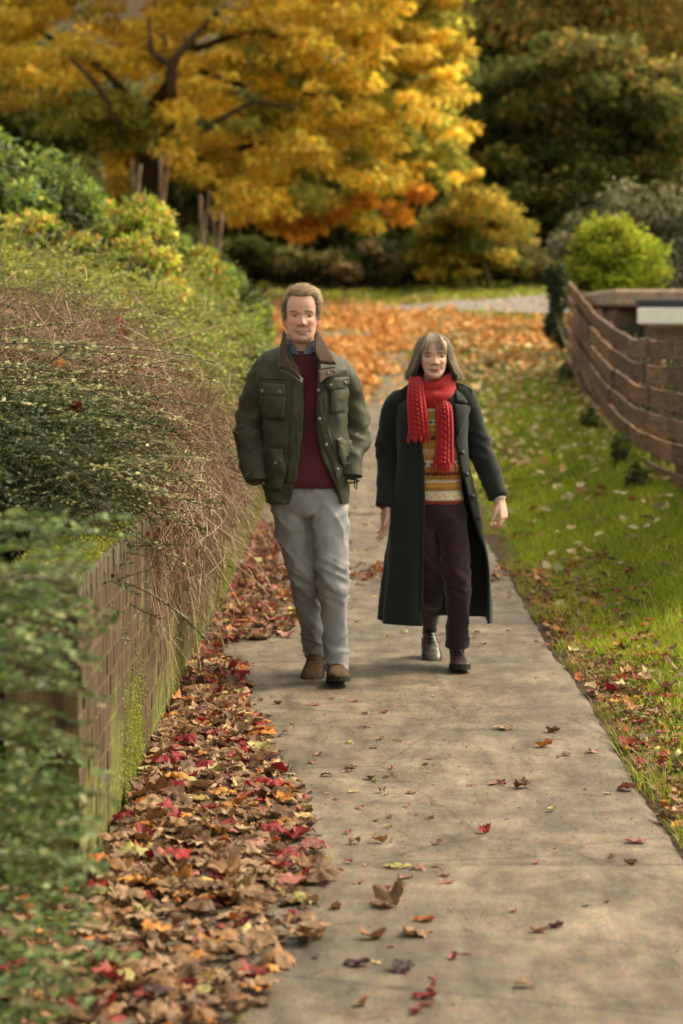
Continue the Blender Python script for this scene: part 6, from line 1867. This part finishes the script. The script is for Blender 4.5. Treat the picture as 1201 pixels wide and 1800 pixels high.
# sleeves
def sleeve(name, P, ra, rb, mat, parent, seed, amp, elbow_z, k=32, n=60, cuff=None):
    V, F = tube(np.array(P), ra, rb, k=k, n=n)
    N = vnormals(V, F); cen = V.mean(0)
    c = resample(np.array(P, float), n); cc = np.vstack([np.repeat(c, k, 0), c[:1], c[-1:]])
    N = N * np.sign(np.sum(N * (V - cc), 1, keepdims=True) + 1e-9)
    x, y, z = V.T
    el = .45 + 1.0 * np.exp(-((z - elbow_z) / .13) ** 2)
    w = 1.2 * fold(np.column_stack([x * 6, y * 7, z * 21 + x * 12]), seed) * el + .9 * fold(np.column_stack([x * 7 + 3, y * 6, z * 15 - x * 16]), seed + 3) * el + .35 * fold(np.column_stack([x * 14, y * 14, z * 40 + x * 15]), seed + 4, 2) + .5 * noise(V * 8, seed + 5)
    V = V + N * (amp * (w - .5))[:, None]
    return build(name, V, F, mat, parent)
sleeve('sleeve', [[-.120, .008, 1.452], [-.183, .012, 1.428], [-.222, .03, 1.35], [-.246, .055, 1.25], [-.254, .06, 1.16], [-.246, .015, 1.07], [-.236, -.05, .985], [-.226, -.078, .945]], [.045, .060, .064, .062, .061, .058, .053, .050], [.050, .070, .072, .072, .070, .066, .058, .054], M_wax, jacket, 71, .0115, 1.14)
sleeve('sleeve', [[.075, .008, 1.455], [.138, .012, 1.432], [.172, .03, 1.35], [.194, .055, 1.25], [.204, .06, 1.16], [.201, .02, 1.08], [.196, -.045, 1.0], [.197, -.07, .965]], [.045, .060, .064, .062, .061, .058, .053, .050], [.050, .070, .072, .072, .070, .066, .058, .054], M_wax, jacket, 81, .0115, 1.14)
for c_, r_, nx in (((-.224, -.082, .938), (.053, .055), .2), ((.196, -.074, .958), (.054, .055), -.1)):
    c_ = np.array(c_)
    V, F = tube(np.array([c_ + (0, .014, .035), c_ + (0, .004, .012), c_ + (0, 0, -.002)]), [r_[0] + .002] * 3, [r_[1] + .002] * 3, k=24, cap=False)
    build('cuff', V, F, M_wax, jacket)
# watch at the right-hand cuff
c_ = np.array((.1985, -.068, .935))
V, F = tube(np.array([c_ + (math.cos(a_) * .032, math.sin(a_) * .028, .006 * math.sin(a_)) for a_ in np.linspace(0, 2 * np.pi, 25)]), .009, .003, k=8, cap=False)
wt = build('watch', V, F, M_sole, man); disc(c_ + (-.010, -.027, 0), .0125, .004, M_brass, 'watch_face', wt, (-.2, -1, 0))
V, F = ribbons(np.array([[[.222, -.09, .955], [.226, -.095, .93], [.224, -.09, .895]], [[.214, -.1, .95], [.216, -.10, .92], [.215, -.098, .902]]]), np.array([.006, .005]), np.tile((0, -1.0, 0), (2, 3, 1)))[:2]; build('cuff_strap', V, F, M_wax, jacket)
# corduroy collar
def csurf(x, z):
    x = np.asarray(x, float); z = np.asarray(z, float)
    return -.045 - .78 * (1.61 - z) - .10 * np.exp(-((np.abs(x - MX) - .03) / .04) ** 2) * .25 + .55 * np.maximum(0, np.abs(x - MX) - .06) ** 1.0
def cpatch(name, pts, mat, th=.009, off=0.0, parent=None):
    V, F = patch([px_man(*p) for p in pts], csurf, th, off, 10, .25); return build(name, V, F, mat, parent or jacket)
cpatch('collar_underside', [(400, 700), (480, 715), (606, 812), (600, 850), (520, 800), (402, 752)], M_wax, .008, -.004)
cl = cpatch('collar', [(448, 432), (424, 520), (406, 640), (404, 738), (470, 742), (548, 790), (590, 818), (560, 770), (500, 700), (476, 640), (464, 560), (466, 470)], M_cord, .011)
cpatch('collar_underside', [(726, 690), (862, 702), (860, 726), (730, 745)], M_wax, .007, -.002)
cpatch('collar', [(704, 430), (745, 482), (800, 580), (842, 650), (864, 702), (800, 704), (732, 692), (704, 640), (688, 580), (690, 500)], M_cord, .011)
tb_ = cpatch('collar_tab', [(722, 750), (872, 732), (880, 778), (850, 790), (770, 812), (724, 856)], M_cord, .009, .012)
for (zx, zy) in ((797, 772), (850, 756)):
    x, z = px_man(zx, zy); disc((x, float(csurf([x], [z])[0]) - .024, z), .007, .005, M_snap, 'button', tb_)
P = []
for a_ in np.linspace(-.62 * np.pi, .62 * np.pi, 30):
    P.append([(MX + .088 * math.sin(a_), .012 + .085 * math.cos(a_), 1.525 + .008 * math.cos(a_)), (MX + .093 * math.sin(a_), .022 + .092 * math.cos(a_), 1.575), (MX + .086 * math.sin(a_), .012 + .088 * math.cos(a_), 1.612 - .005 * math.cos(a_)), (MX + .078 * math.sin(a_), .010 + .080 * math.cos(a_), 1.60), (MX + .076 * math.sin(a_), .010 + .078 * math.cos(a_), 1.525)])
P = np.array(P); build('collar', P.reshape(-1, 3), [grid_faces(30, 5)], M_cord, jacket)

# ------------------------------------------------------------------ THE WOMAN
wom = empty('person', (.436, 11.58, 0), 0, 'woman in a long dark coat with a red scarf striding along the path', 'person'); wom.scale = (1.0,) * 3
WZ, WH, WX, WY = 1.404, .212, .004, -.035
SKW = (.57, .36, .28); CHW = (.53, .27, .21); LPW = (.34, .15, .125)
b = Acc()
V, F = head_geo(WZ, WH, .94, .95, WX, WY, R(2), .85, True); b.add(V, F)
for s in (-1, 1):
    V, F = ellipsoid((WX + s * .068, WY + .012, WZ + .092), (.007, .016, .026), 14, 10, Quaternion((0, 0, 1), -s * .4)); b.add(V, F)
V, F = tube(np.array([[WX, .02, 1.30], [WX, .008, 1.37], [WX, -.008, 1.44], [WX, -.02, 1.50]]), [.058, .048, .046, .044], [.056, .050, .050, .045], k=20, n=10); b.add(V, F)
V, F = loft([(.78, 0, 0, .12, .085, 2.2), (.92, 0, 0, .115, .08, 2.2), (1.12, 0, 0, .13, .09, 2.3), (1.26, 0, 0, .13, .08, 2.3), (1.32, 0, .01, .09, .06, 2.2), (1.345, 0, .01, .05, .045, 2)], 32, True, 26); b.add(V, F)
wa = {-1: [[-.14, .01, 1.29], [-.185, .03, 1.17], [-.205, .04, 1.04], [-.212, .01, .92], [-.222, -.03, .80]], 1: [[.14, .01, 1.31], [.19, .035, 1.19], [.232, .045, 1.07], [.275, .01, .95], [.318, -.035, .835]]}
for s in (-1, 1):
    V, F = tube(np.array(wa[s]), [.042, .037, .033, .029, .0215], k=14, n=20); b.add(V, F)
hand_pieces(b, (-.2235, -.036, .790), (-.02, -.06, -1), (.45, -.9, 0), (.22, .32, .22), .98, .0)
hand_pieces(b, (.324, -.042, .822), (.16, -.10, -1), (-.55, -.83, 0), (.5, .75, .5), .98, .0)
wl_ = {-1: [[-.065, 0, .80], [-.045, -.02, .63], [-.015, .02, .43], [-.002, .22, .31], [.005, .44, .20]], 1: [[.07, 0, .80], [.10, -.03, .63], [.122, -.05, .45], [.122, -.035, .26], [.120, -.015, .09]]}
for s in (-1, 1):
    V, F = tube(np.array(wl_[s]), [.066, .058, .046, .040, .030], k=14, n=24); b.add(V, F)
V, F, N = remesh('body', b, .0044, 1, .42)
body = build('body', V, F, M_skin, wom, True, skin_cols(V, WZ, WH, WX, WY, SKW, CHW, LPW))
face_parts(body, V, WZ, WH, WX, WY, R(2), 'woman', .0030, .0245, False, .0032); brows(body, WZ, WH, WX, WY, (.20, .14, .09), .95)
# hair: a chin-length bob, parted, with a thin fringe
HW = [(.20, .155, .11), (.28, .225, .165), (.36, .31, .24), (.15, .11, .075)]
hl = [(1.392, .006, .02, .124, .085), (1.41, .005, .02, .130, .098), (1.45, .004, .018, .113, .103), (1.50, .003, .012, .094, .106), (1.55, .003, .004, .083, .104), (1.585, .002, -.004, .067, .090), (1.608, .002, -.006, .045, .064), (1.620, .002, -.006, .022, .032), (1.624, .002, -.006, .004, .005)]
def hair_pt(ph, z):
    q = resample(np.array(hl), 300); zz = q[:, 0]
    a, bb, cx, cy = (np.interp(z, zz, q[:, k]) for k in (3, 4, 1, 2))
    return np.stack([cx + a * np.sin(ph), cy - bb * np.cos(ph), z], -1)
# base shell, open over the face
k, n = 70, 50; zs = 1.394 + (1.624 - 1.394) * (1 - (1 - np.linspace(0, 1, n)) ** 1.3)
rows = []
for z in zs:
    op = np.interp(z, [1.39, 1.44, 1.50, 1.545, 1.575, 1.600, 1.624], [.98, .86, .80, .72, .55, .10, .0])
    ph = np.linspace(op, 2 * np.pi - op, k)
    rows.append(hair_pt(ph, np.full(k, z)) * (1, 1, 1))
V = np.concatenate(rows); V = V + .004 * np.column_stack([noise(V * 40, 1), noise(V * 40, 2), 0 * V[:, 0]])
V = V + (np.array([WX, 0, 1.47]) - V) * (.055, .055, .03)
inner = V + (np.array([WX, 0, 0]) - V) * (.10, .10, 0)
m0 = len(V); Fg = grid_faces(n, k, False)
lft = np.arange(n) * k; rgt = lft + k - 1; bt = np.arange(k)
E = [np.column_stack([l_[:-1], l_[1:], l_[1:] + m0, l_[:-1] + m0]) for l_ in (lft, rgt, bt)]
hair = build('hair', np.vstack([V, inner]), [Fg, Fg[:, ::-1] + m0] + E, M_hair, wom, True, np.tile((.23, .18, .13), (2 * m0, 1)))
n = 6500
ph1 = rng.uniform(.55, 2 * np.pi - .55, n); zb = 1.392 + np.abs(rng.normal(0, .012, n)) + .10 * (rng.random(n) < .08) * rng.random(n)
tt = np.linspace(0, 1, 10)[None]
part = .15
ph0 = np.where(ph1 < np.pi, .25, 2 * np.pi - .25) * .6 + ph1 * .4
z = 1.622 + (zb[:, None] - 1.622) * tt ** .85
ph = ph0[:, None] + (ph1 - ph0)[:, None] * np.clip(tt * 2.2, 0, 1) ** .7
opn = np.interp(z, [1.39, 1.44, 1.50, 1.545, 1.575, 1.600, 1.624], [.94, .84, .78, .70, .5, .08, .0])
ph = np.clip(ph, opn, 2 * np.pi - opn) + rng.normal(0, .02, (n, 1))
P = hair_pt(ph, z); ax = np.array([.003, .01, 0]); out = P - ax; out[:, :, 2] = 0
P = P + unit(out) * rng.uniform(-.003, .006, n)[:, None, None] + unit(out) * (rng.random(n) < .07)[:, None, None] * (tt[0] * rng.uniform(.004, .022, (n, 1)))[:, :, None]
P[:, -1] += unit(out[:, -1]) * rng.normal(-.006, .007, (n, 1))
P = P + .0035 * np.stack([noise(P.reshape(-1, 3) * 24 + 50 * np.repeat(rng.random((n, 1)), 10, 0), 5).reshape(n, 10), noise(P.reshape(-1, 3) * 24 + 9, 6).reshape(n, 10), 0 * P[:, :, 2]], -1)
V2, F2, q2 = ribbons(P, rng.uniform(.0014, .0032, n), unit(out + (0, 0, .01)))
st_ = build('strands', V2, F2, M_hair, hair, True, np.repeat(pick_cols(HW, n, .2, [3, 4, 2, 2]), q2, 0)); tag(st_, kind='stuff')
n = 240   # fringe
sx_ = rng.uniform(-1, 1, n); x0 = WX - .004 + sx_ * .020; x1 = WX + np.sign(sx_) * (.008 + .052 * np.abs(sx_)) + rng.normal(0, .005, n)
zb = 1.560 - .026 * np.abs(sx_) + rng.normal(0, .013, n) + .03 * (np.abs(sx_ + .25) < .25)
tt = np.linspace(0, 1, 8)[None]
X = x0[:, None] + (x1 - x0)[:, None] * tt ** 1.1; Z = 1.622 + (zb[:, None] - 1.622) * tt
Y = np.interp(Z, [1.50, 1.53, 1.56, 1.585, 1.605, 1.624], [-.126, -.128, -.124, -.108, -.082, -.035]) + 4.2 * (X - WX) ** 2 - rng.uniform(0, .006, n)[:, None]
V2, F2, q2 = ribbons(np.stack([X, Y, Z], -1), rng.uniform(.0012, .0024, n), np.tile((0, -1.0, .2), (n, 8, 1)))
st_ = build('fringe', V2, F2, M_hair, hair, True, np.repeat(pick_cols(HW, n, .2, [2, 4, 4, 1]), q2, 0)); tag(st_, kind='stuff')

# trousers, boots
t_ = Acc()
V, F = loft([(.86, .0, .005, .140, .100, 2.3), (.80, .0, .005, .148, .106, 2.3), (.74, .002, .005, .140, .102, 2.2), (.69, .004, .005, .10, .075, 2.2)], 48, True, 16); t_.add(V, F)
tl = {-1: ([[-.068, .0, .80], [-.052, -.015, .66], [-.022, .0, .48], [-.006, .07, .375], [.0, .22, .30], [.004, .36, .225], [.005, .42, .195]], [.074, .072, .064, .058, .053, .052, .053], [.085, .08, .07, .062, .056, .055, .055]),
      1: ([[.075, .0, .80], [.096, -.025, .66], [.115, -.045, .50], [.124, -.05, .40], [.124, -.04, .27], [.121, -.02, .16], [.121, -.018, .122]], [.076, .073, .066, .060, .054, .053, .056], [.085, .08, .07, .064, .058, .056, .058])}
for s in (-1, 1):
    V, F = tube(np.array(tl[s][0]), tl[s][1], tl[s][2], k=32, n=60); t_.add(V, F)
V, F, N = remesh('trousers', t_, .0085, 3)
V = trouser_wr(V, N, .0095, (.44,), 1)
tr = build('trousers', V, F, M_plum, wom)
V, F = tube(np.array([[.121, -.018, .142], [.121, -.018, .118], [.121, -.018, .112]]), [.057, .059, .056], [.059, .061, .058], k=28); build('hem', V, F, M_plum, tr)
shoe(wom, (.004, .44), .008, R(4), R(-26), .25, .088, .085, M_boot, 'boot', .085, True, .026)
shoe(wom, (.124, -.050), 0, R(3), R(7), .25, .092, .085, M_boot, 'boot', .075, True, .028)

# patterned jumper
jl = [(.806, .0, 0, .142, .116, 2.4), (.83, .0, 0, .148, .122, 2.4), (.95, .0, 0, .142, .118, 2.4), (1.12, .0, 0, .146, .118, 2.4), (1.24, 0, 0, .140, .106, 2.3), (1.31, 0, 0, .10, .08, 2.2), (1.34, 0, 0, .065, .06, 2.1)]
V, F = loft(jl, 200, False, 150)
N = vnormals(V, F); N = N * np.sign(np.sum(N[:, :2] * V[:, :2], 1))[:, None]
V = V + N * (.004 * ridged(np.column_stack([V[:, 0] * 7, V[:, 1] * 5, V[:, 2] * 9]), 55) + .004 * noise(V * 7, 56))[:, None]
zz, xx = V[:, 2], V[:, 0]
MU, CR, BU, BK, OC, RU = (.40, .21, .035), (.56, .48, .36), (.12, .014, .022), (.022, .020, .022), (.28, .125, .022), (.20, .03, .025)
zw = zz
c = np.tile(np.array(MU), (len(V), 1))
def band(z0, z1, col, wob=0.0, per=.02):
    m = (zw > z0 + wob * np.sin(xx * 2 * np.pi / per)) & (zw < z1 + wob * np.sin(xx * 2 * np.pi / per)); c[m] = col
band(.80, .822, RU); band(.824, .872, CR); band(.8235, .8275, BU, .002, .016)
wv = (zw > .83) & (zw < .866) & (np.abs((zw - .848) - .008 * np.sin(xx * 2 * np.pi / .038)) < .0035); c[wv] = (.40, .31, .19)
band(.871, .876, BK, .003, .02); band(.884, .889, OC, .0, .02)
band(.905, .912, OC, .003, .014); band(.912, .924, CR, .005, .018); band(.924, .936, OC, .004, .018)
band(.944, .962, BU, .003, .02); band(.966, .982, MU)
band(.986, 1.014, CR, .0); dm = (zw > .989) & (zw < 1.011) & ((np.abs((xx / .026) % 1 - .5) * .026 + np.abs(zw - 1.0) * .9) < .0085); c[dm] = BK
band(1.016, 1.021, OC, .002, .012); band(1.048, 1.062, (.44, .24, .16), .003, .02); band(1.062, 1.07, CR, .004, .02)
band(1.086, 1.104, MU); band(1.112, 1.134, BU, .003, .02); band(1.14, 1.146, OC, .002, .014)
band(1.184, 1.212, CR); dm = (zw > 1.187) & (zw < 1.209) & ((np.abs((xx / .026) % 1 - .5) * .026 + np.abs(zw - 1.198) * .9) < .0085); c[dm] = BK
band(1.175, 1.18, OC, .002, .012); band(1.25, 1.262, CR, .003, .02)
c = c * (1 + .16 * np.sin(zz * 2 * np.pi / .0062)[:, None]) * (1 + .12 * noise(V * 130, 7))[:, None]
build('jumper', V, F, M_fair, wom, True, c)

# long coat
CL = [(.235, .020, .02, .272, .225, 2.2, -.058, .262), (.36, .024, .02, .264, .212, 2.2, -.054, .262), (.50, .026, .02, .252, .20, 2.2, -.052, .258), (.60, .024, .015, .240, .185, 2.2, -.048, .243), (.68, .02, .01, .228, .172, 2.2, -.046, .215), (.82, .012, .005, .205, .158, 2.3, -.040, .176), (.98, .002, 0, .178, .142, 2.3, -.046, .136), (1.13, .0, 0, .172, .136, 2.4, -.058, .102),
      (1.22, -.002, .0, .176, .130, 2.4, -.070, .088), (1.28, -.003, .005, .172, .115, 2.4, -.074, .080), (1.32, -.002, .01, .145, .098, 2.3, -.072, .072), (1.35, 0, .012, .105, .082, 2.2, -.066, .066), (1.375, .002, .015, .078, .070, 2.1, -.06, .06)]
def cwr(V):
    x, y, z = V.T
    ang = np.arctan2(x, -y)
    fl = sstep(.85, .3, z)
    return .004 * noise(V * 5, 91) + .003 * ridged(np.column_stack([x * 6, y * 4, z * 8 - x * 5]), 92) + fl * (.012 * np.sin(ang * 6 + 1.2) + .010 * np.sin(ang * 9.5 + z * 2))
S_ = sheet(CL, 110, 90, .008, cwr)
V, Fo, Fi, Fe = close_sheet(S_)
sh = lambda V: np.column_stack([V[:, 0], V[:, 1], V[:, 2] + .09 * V[:, 0] * sstep(1.1, 1.3, V[:, 2]) * 1.0])
V = sh(V); half = len(V) // 2
coat = build('coat', V, [Fo, Fe], M_coat, wom)
Vl = V[half:]; Nl = S_[2]
build('lining', np.vstack([Vl - Nl * .0015]), [Fi - half], M_lining, coat)
CA = resample(np.array(CL), 400)
def csf(x, z):
    x = np.asarray(x, float); z = np.asarray(z, float)
    g_ = lambda k: np.interp(z, CA[:, 0], CA[:, k])
    cx, cy, a, b_, e = g_(1), g_(2), g_(3), g_(4), g_(5)
    y = cy - b_ * (1 - np.clip(np.abs((x - cx) / a), 0, .985) ** e) ** (1 / e)
    return y - cwr(np.column_stack([x, y, z]))
sleeve('sleeve', [[-.125, .005, 1.300], [-.165, .010, 1.280], [-.190, .022, 1.20], [-.205, .035, 1.11], [-.211, .038, 1.03], [-.214, .012, .93], [-.221, -.020, .84], [-.2235, -.034, .797]], [.048, .058, .054, .051, .050, .050, .049, .048], [.05, .064, .060, .056, .055, .053, .051, .050], M_coat, coat, 95, .0062, 1.03)
sleeve('sleeve', [[.105, .005, 1.320], [.145, .010, 1.305], [.180, .025, 1.22], [.210, .040, 1.13], [.232, .044, 1.06], [.262, .018, .98], [.298, -.018, .885], [.314, -.036, .838]], [.048, .058, .054, .052, .050, .050, .048, .047], [.05, .064, .060, .056, .055, .053, .050, .049], M_coat, coat, 97, .0062, 1.06)
V, F = tube(np.array([[.316, -.038, .842], [.3225, -.043, .825]]), [.030, .030], [.030, .030], k=18, n=4); build('shirt_cuff', V, F, M_white_c, wom)
V, F = tube(np.array([[-.2235, -.034, .80], [-.2237, -.037, .789]]), [.036, .036], [.036, .036], k=18, n=4); build('jumper_cuff', V, F, M_knitr, wom)
def px_w(zx, zy): return ((640 + zx / 4.29 - 760) / 373.0, (1190 - 570 - zy / 4.29) / 373.0)
def lap(name, pts, th=.008, mat=None, off=.004):
    V, F = patch([px_w(*p) for p in pts], lambda x, z: csf(x, np.minimum(z - .09 * x * sstep(1.1, 1.3, z), 1.37)), th, off, 10, .2); return build(name, V, F, mat or M_coat, coat)
lap('lapel', [(318, 560), (232, 585), (222, 610), (262, 700), (330, 800), (428, 880), (436, 850), (380, 700)])
lap('collar', [(330, 455), (262, 505), (196, 555), (208, 590), (300, 572), (322, 520)], .010, off=.008)
lap('lapel', [(672, 600), (800, 618), (806, 650), (770, 730), (704, 850), (684, 800)])
lap('collar', [(676, 440), (745, 452), (822, 498), (800, 604), (690, 590)], .010, off=.008)
for (zx, zy) in [(733, 975), (768, 1143), (815, 1310), (863, 1470)]:
    x, z = px_w(zx, zy); disc((x, float(csf([x], [z])[0]) - .010, z), .0125, .008, M_btn, 'button', coat)
V, F = patch([(-.052, .30), (-.046, .70), (-.042, 1.0), (-.060, 1.13), (-.068, 1.13), (-.052, 1.0), (-.056, .70), (-.064, .30)], csf, .003, .0, 20); build('front_edge', V, F, M_coat, coat)

# scarf: loop round the neck and two hanging tails
sc = Acc()
def loop(R_x, R_y, z0, dip, rr, seed, cy=.0, k=18, lift=.0, n=140, cx=.004):
    th = np.linspace(0, 2 * np.pi, n, endpoint=False)
    P = np.column_stack([cx + R_x * np.sin(th), cy - R_y * np.cos(th), z0 - dip * (.5 + .5 * np.cos(th)) ** 1.3 + lift * np.sin(th)])
    T = unit(np.roll(P, -1, 0) - np.roll(P, 1, 0)); out = P - (cx, cy, 0); out[:, 2] = 0; out = unit(out); up = np.cross(T, out); up = up * np.sign(up[:, 2:3] + 1e-9)
    ph = np.linspace(0, 2 * np.pi, k, endpoint=False)
    V = []
    for i in range(n):
        r1, r2 = rr
        bump_ = 1 + .10 * np.sin(ph * 4 + i * .10) + .07 * np.sin(ph * 7 - i * .45) + .05 * noise(np.column_stack([ph * 1.2, ph * 0 + i * .12, ph * 0]), seed)
        V.append(P[i] + (out[i][None] * (r1 * np.cos(ph) * bump_)[:, None]) + (up[i][None] * (r2 * np.sin(ph) * bump_)[:, None]))
    V = np.concatenate(V); F = grid_faces(n, k)
    last = np.column_stack([(n - 1) * k + np.arange(k), (n - 1) * k + (np.arange(k) + 1) % k, (np.arange(k) + 1) % k, np.arange(k)])
    return V, [np.vstack([F, last])]
V, F = loop(.078, .072, 1.400, .040, (.023, .038), 3, .0, lift=.012); sc.add(V, F)
V, F = loop(.084, .086, 1.385, .080, (.027, .044), 5, -.006, lift=.008); sc.add(V, F)
scarf = sc.build('scarf', M_scarf, wom)
def tail(ctrl, n=90, k=30, seed=1, nfr=14, frl=.035):
    """ctrl: (x, y, z, half width)"""
    C_ = resample(np.array(ctrl, float), n); u = np.linspace(-1, 1, k)
    V = []
    for i, (x, y, z, w) in enumerate(C_):
        s = i / n * 46
        cab = .0075 * np.exp(-((u - .32 * math.sin(s * .9)) / .22) ** 2) + .0075 * np.exp(-((u + .32 * math.sin(s * .9)) / .22) ** 2) + .004 * np.cos(u * 16)
        V.append(np.column_stack([x + u * w, y - .008 - cab + .018 * u * u + .004 * np.sin(u * 3 + z * 12), np.full(k, z) + .004 * np.sin(u * 5 + 1)]))
    V = np.concatenate(V); m = len(V); F = grid_faces(n, k, False)
    B_ = V + (0, .016, 0)
    l_, r_, t_, o_ = np.arange(n) * k, np.arange(n) * k + k - 1, np.arange(k), np.arange(k) + (n - 1) * k
    E = [np.column_stack([q[:-1], q[1:], q[1:] + m, q[:-1] + m]) for q in (l_, r_, t_, o_)]
    t = build('tail', np.vstack([V, B_]), [F, F[:, ::-1] + m] + E, M_scarf, scarf)
    x, y, z, w = C_[-1]
    for q in range(nfr):
        u_ = -1 + 2 * (q + .5) / nfr; p = np.array([x + u_ * w, y - .002 + .018 * u_ * u_, z + .004])
        e = p + (rng.normal(0, .005) + u_ * .006, rng.normal(-.003, .006), -frl * rng.uniform(.75, 1.15))
        V, F = tube(np.array([p, (p + e) / 2 + rng.normal(0, .003, 3), e]), [.0048, .0056, .0022], k=6, n=6); build('tassel', V, F, M_scarf, t)
tail([(-.080, -.075, 1.415, .030), (-.083, -.115, 1.36, .040), (-.080, -.138, 1.29, .047), (-.074, -.148, 1.22, .050), (-.068, -.152, 1.145, .050)], seed=1, frl=.045)
tail([(.045, -.100, 1.30, .036), (.050, -.132, 1.26, .041), (.053, -.146, 1.18, .043), (.053, -.148, 1.08, .044), (.050, -.150, 1.005, .050)], seed=2, frl=.050)
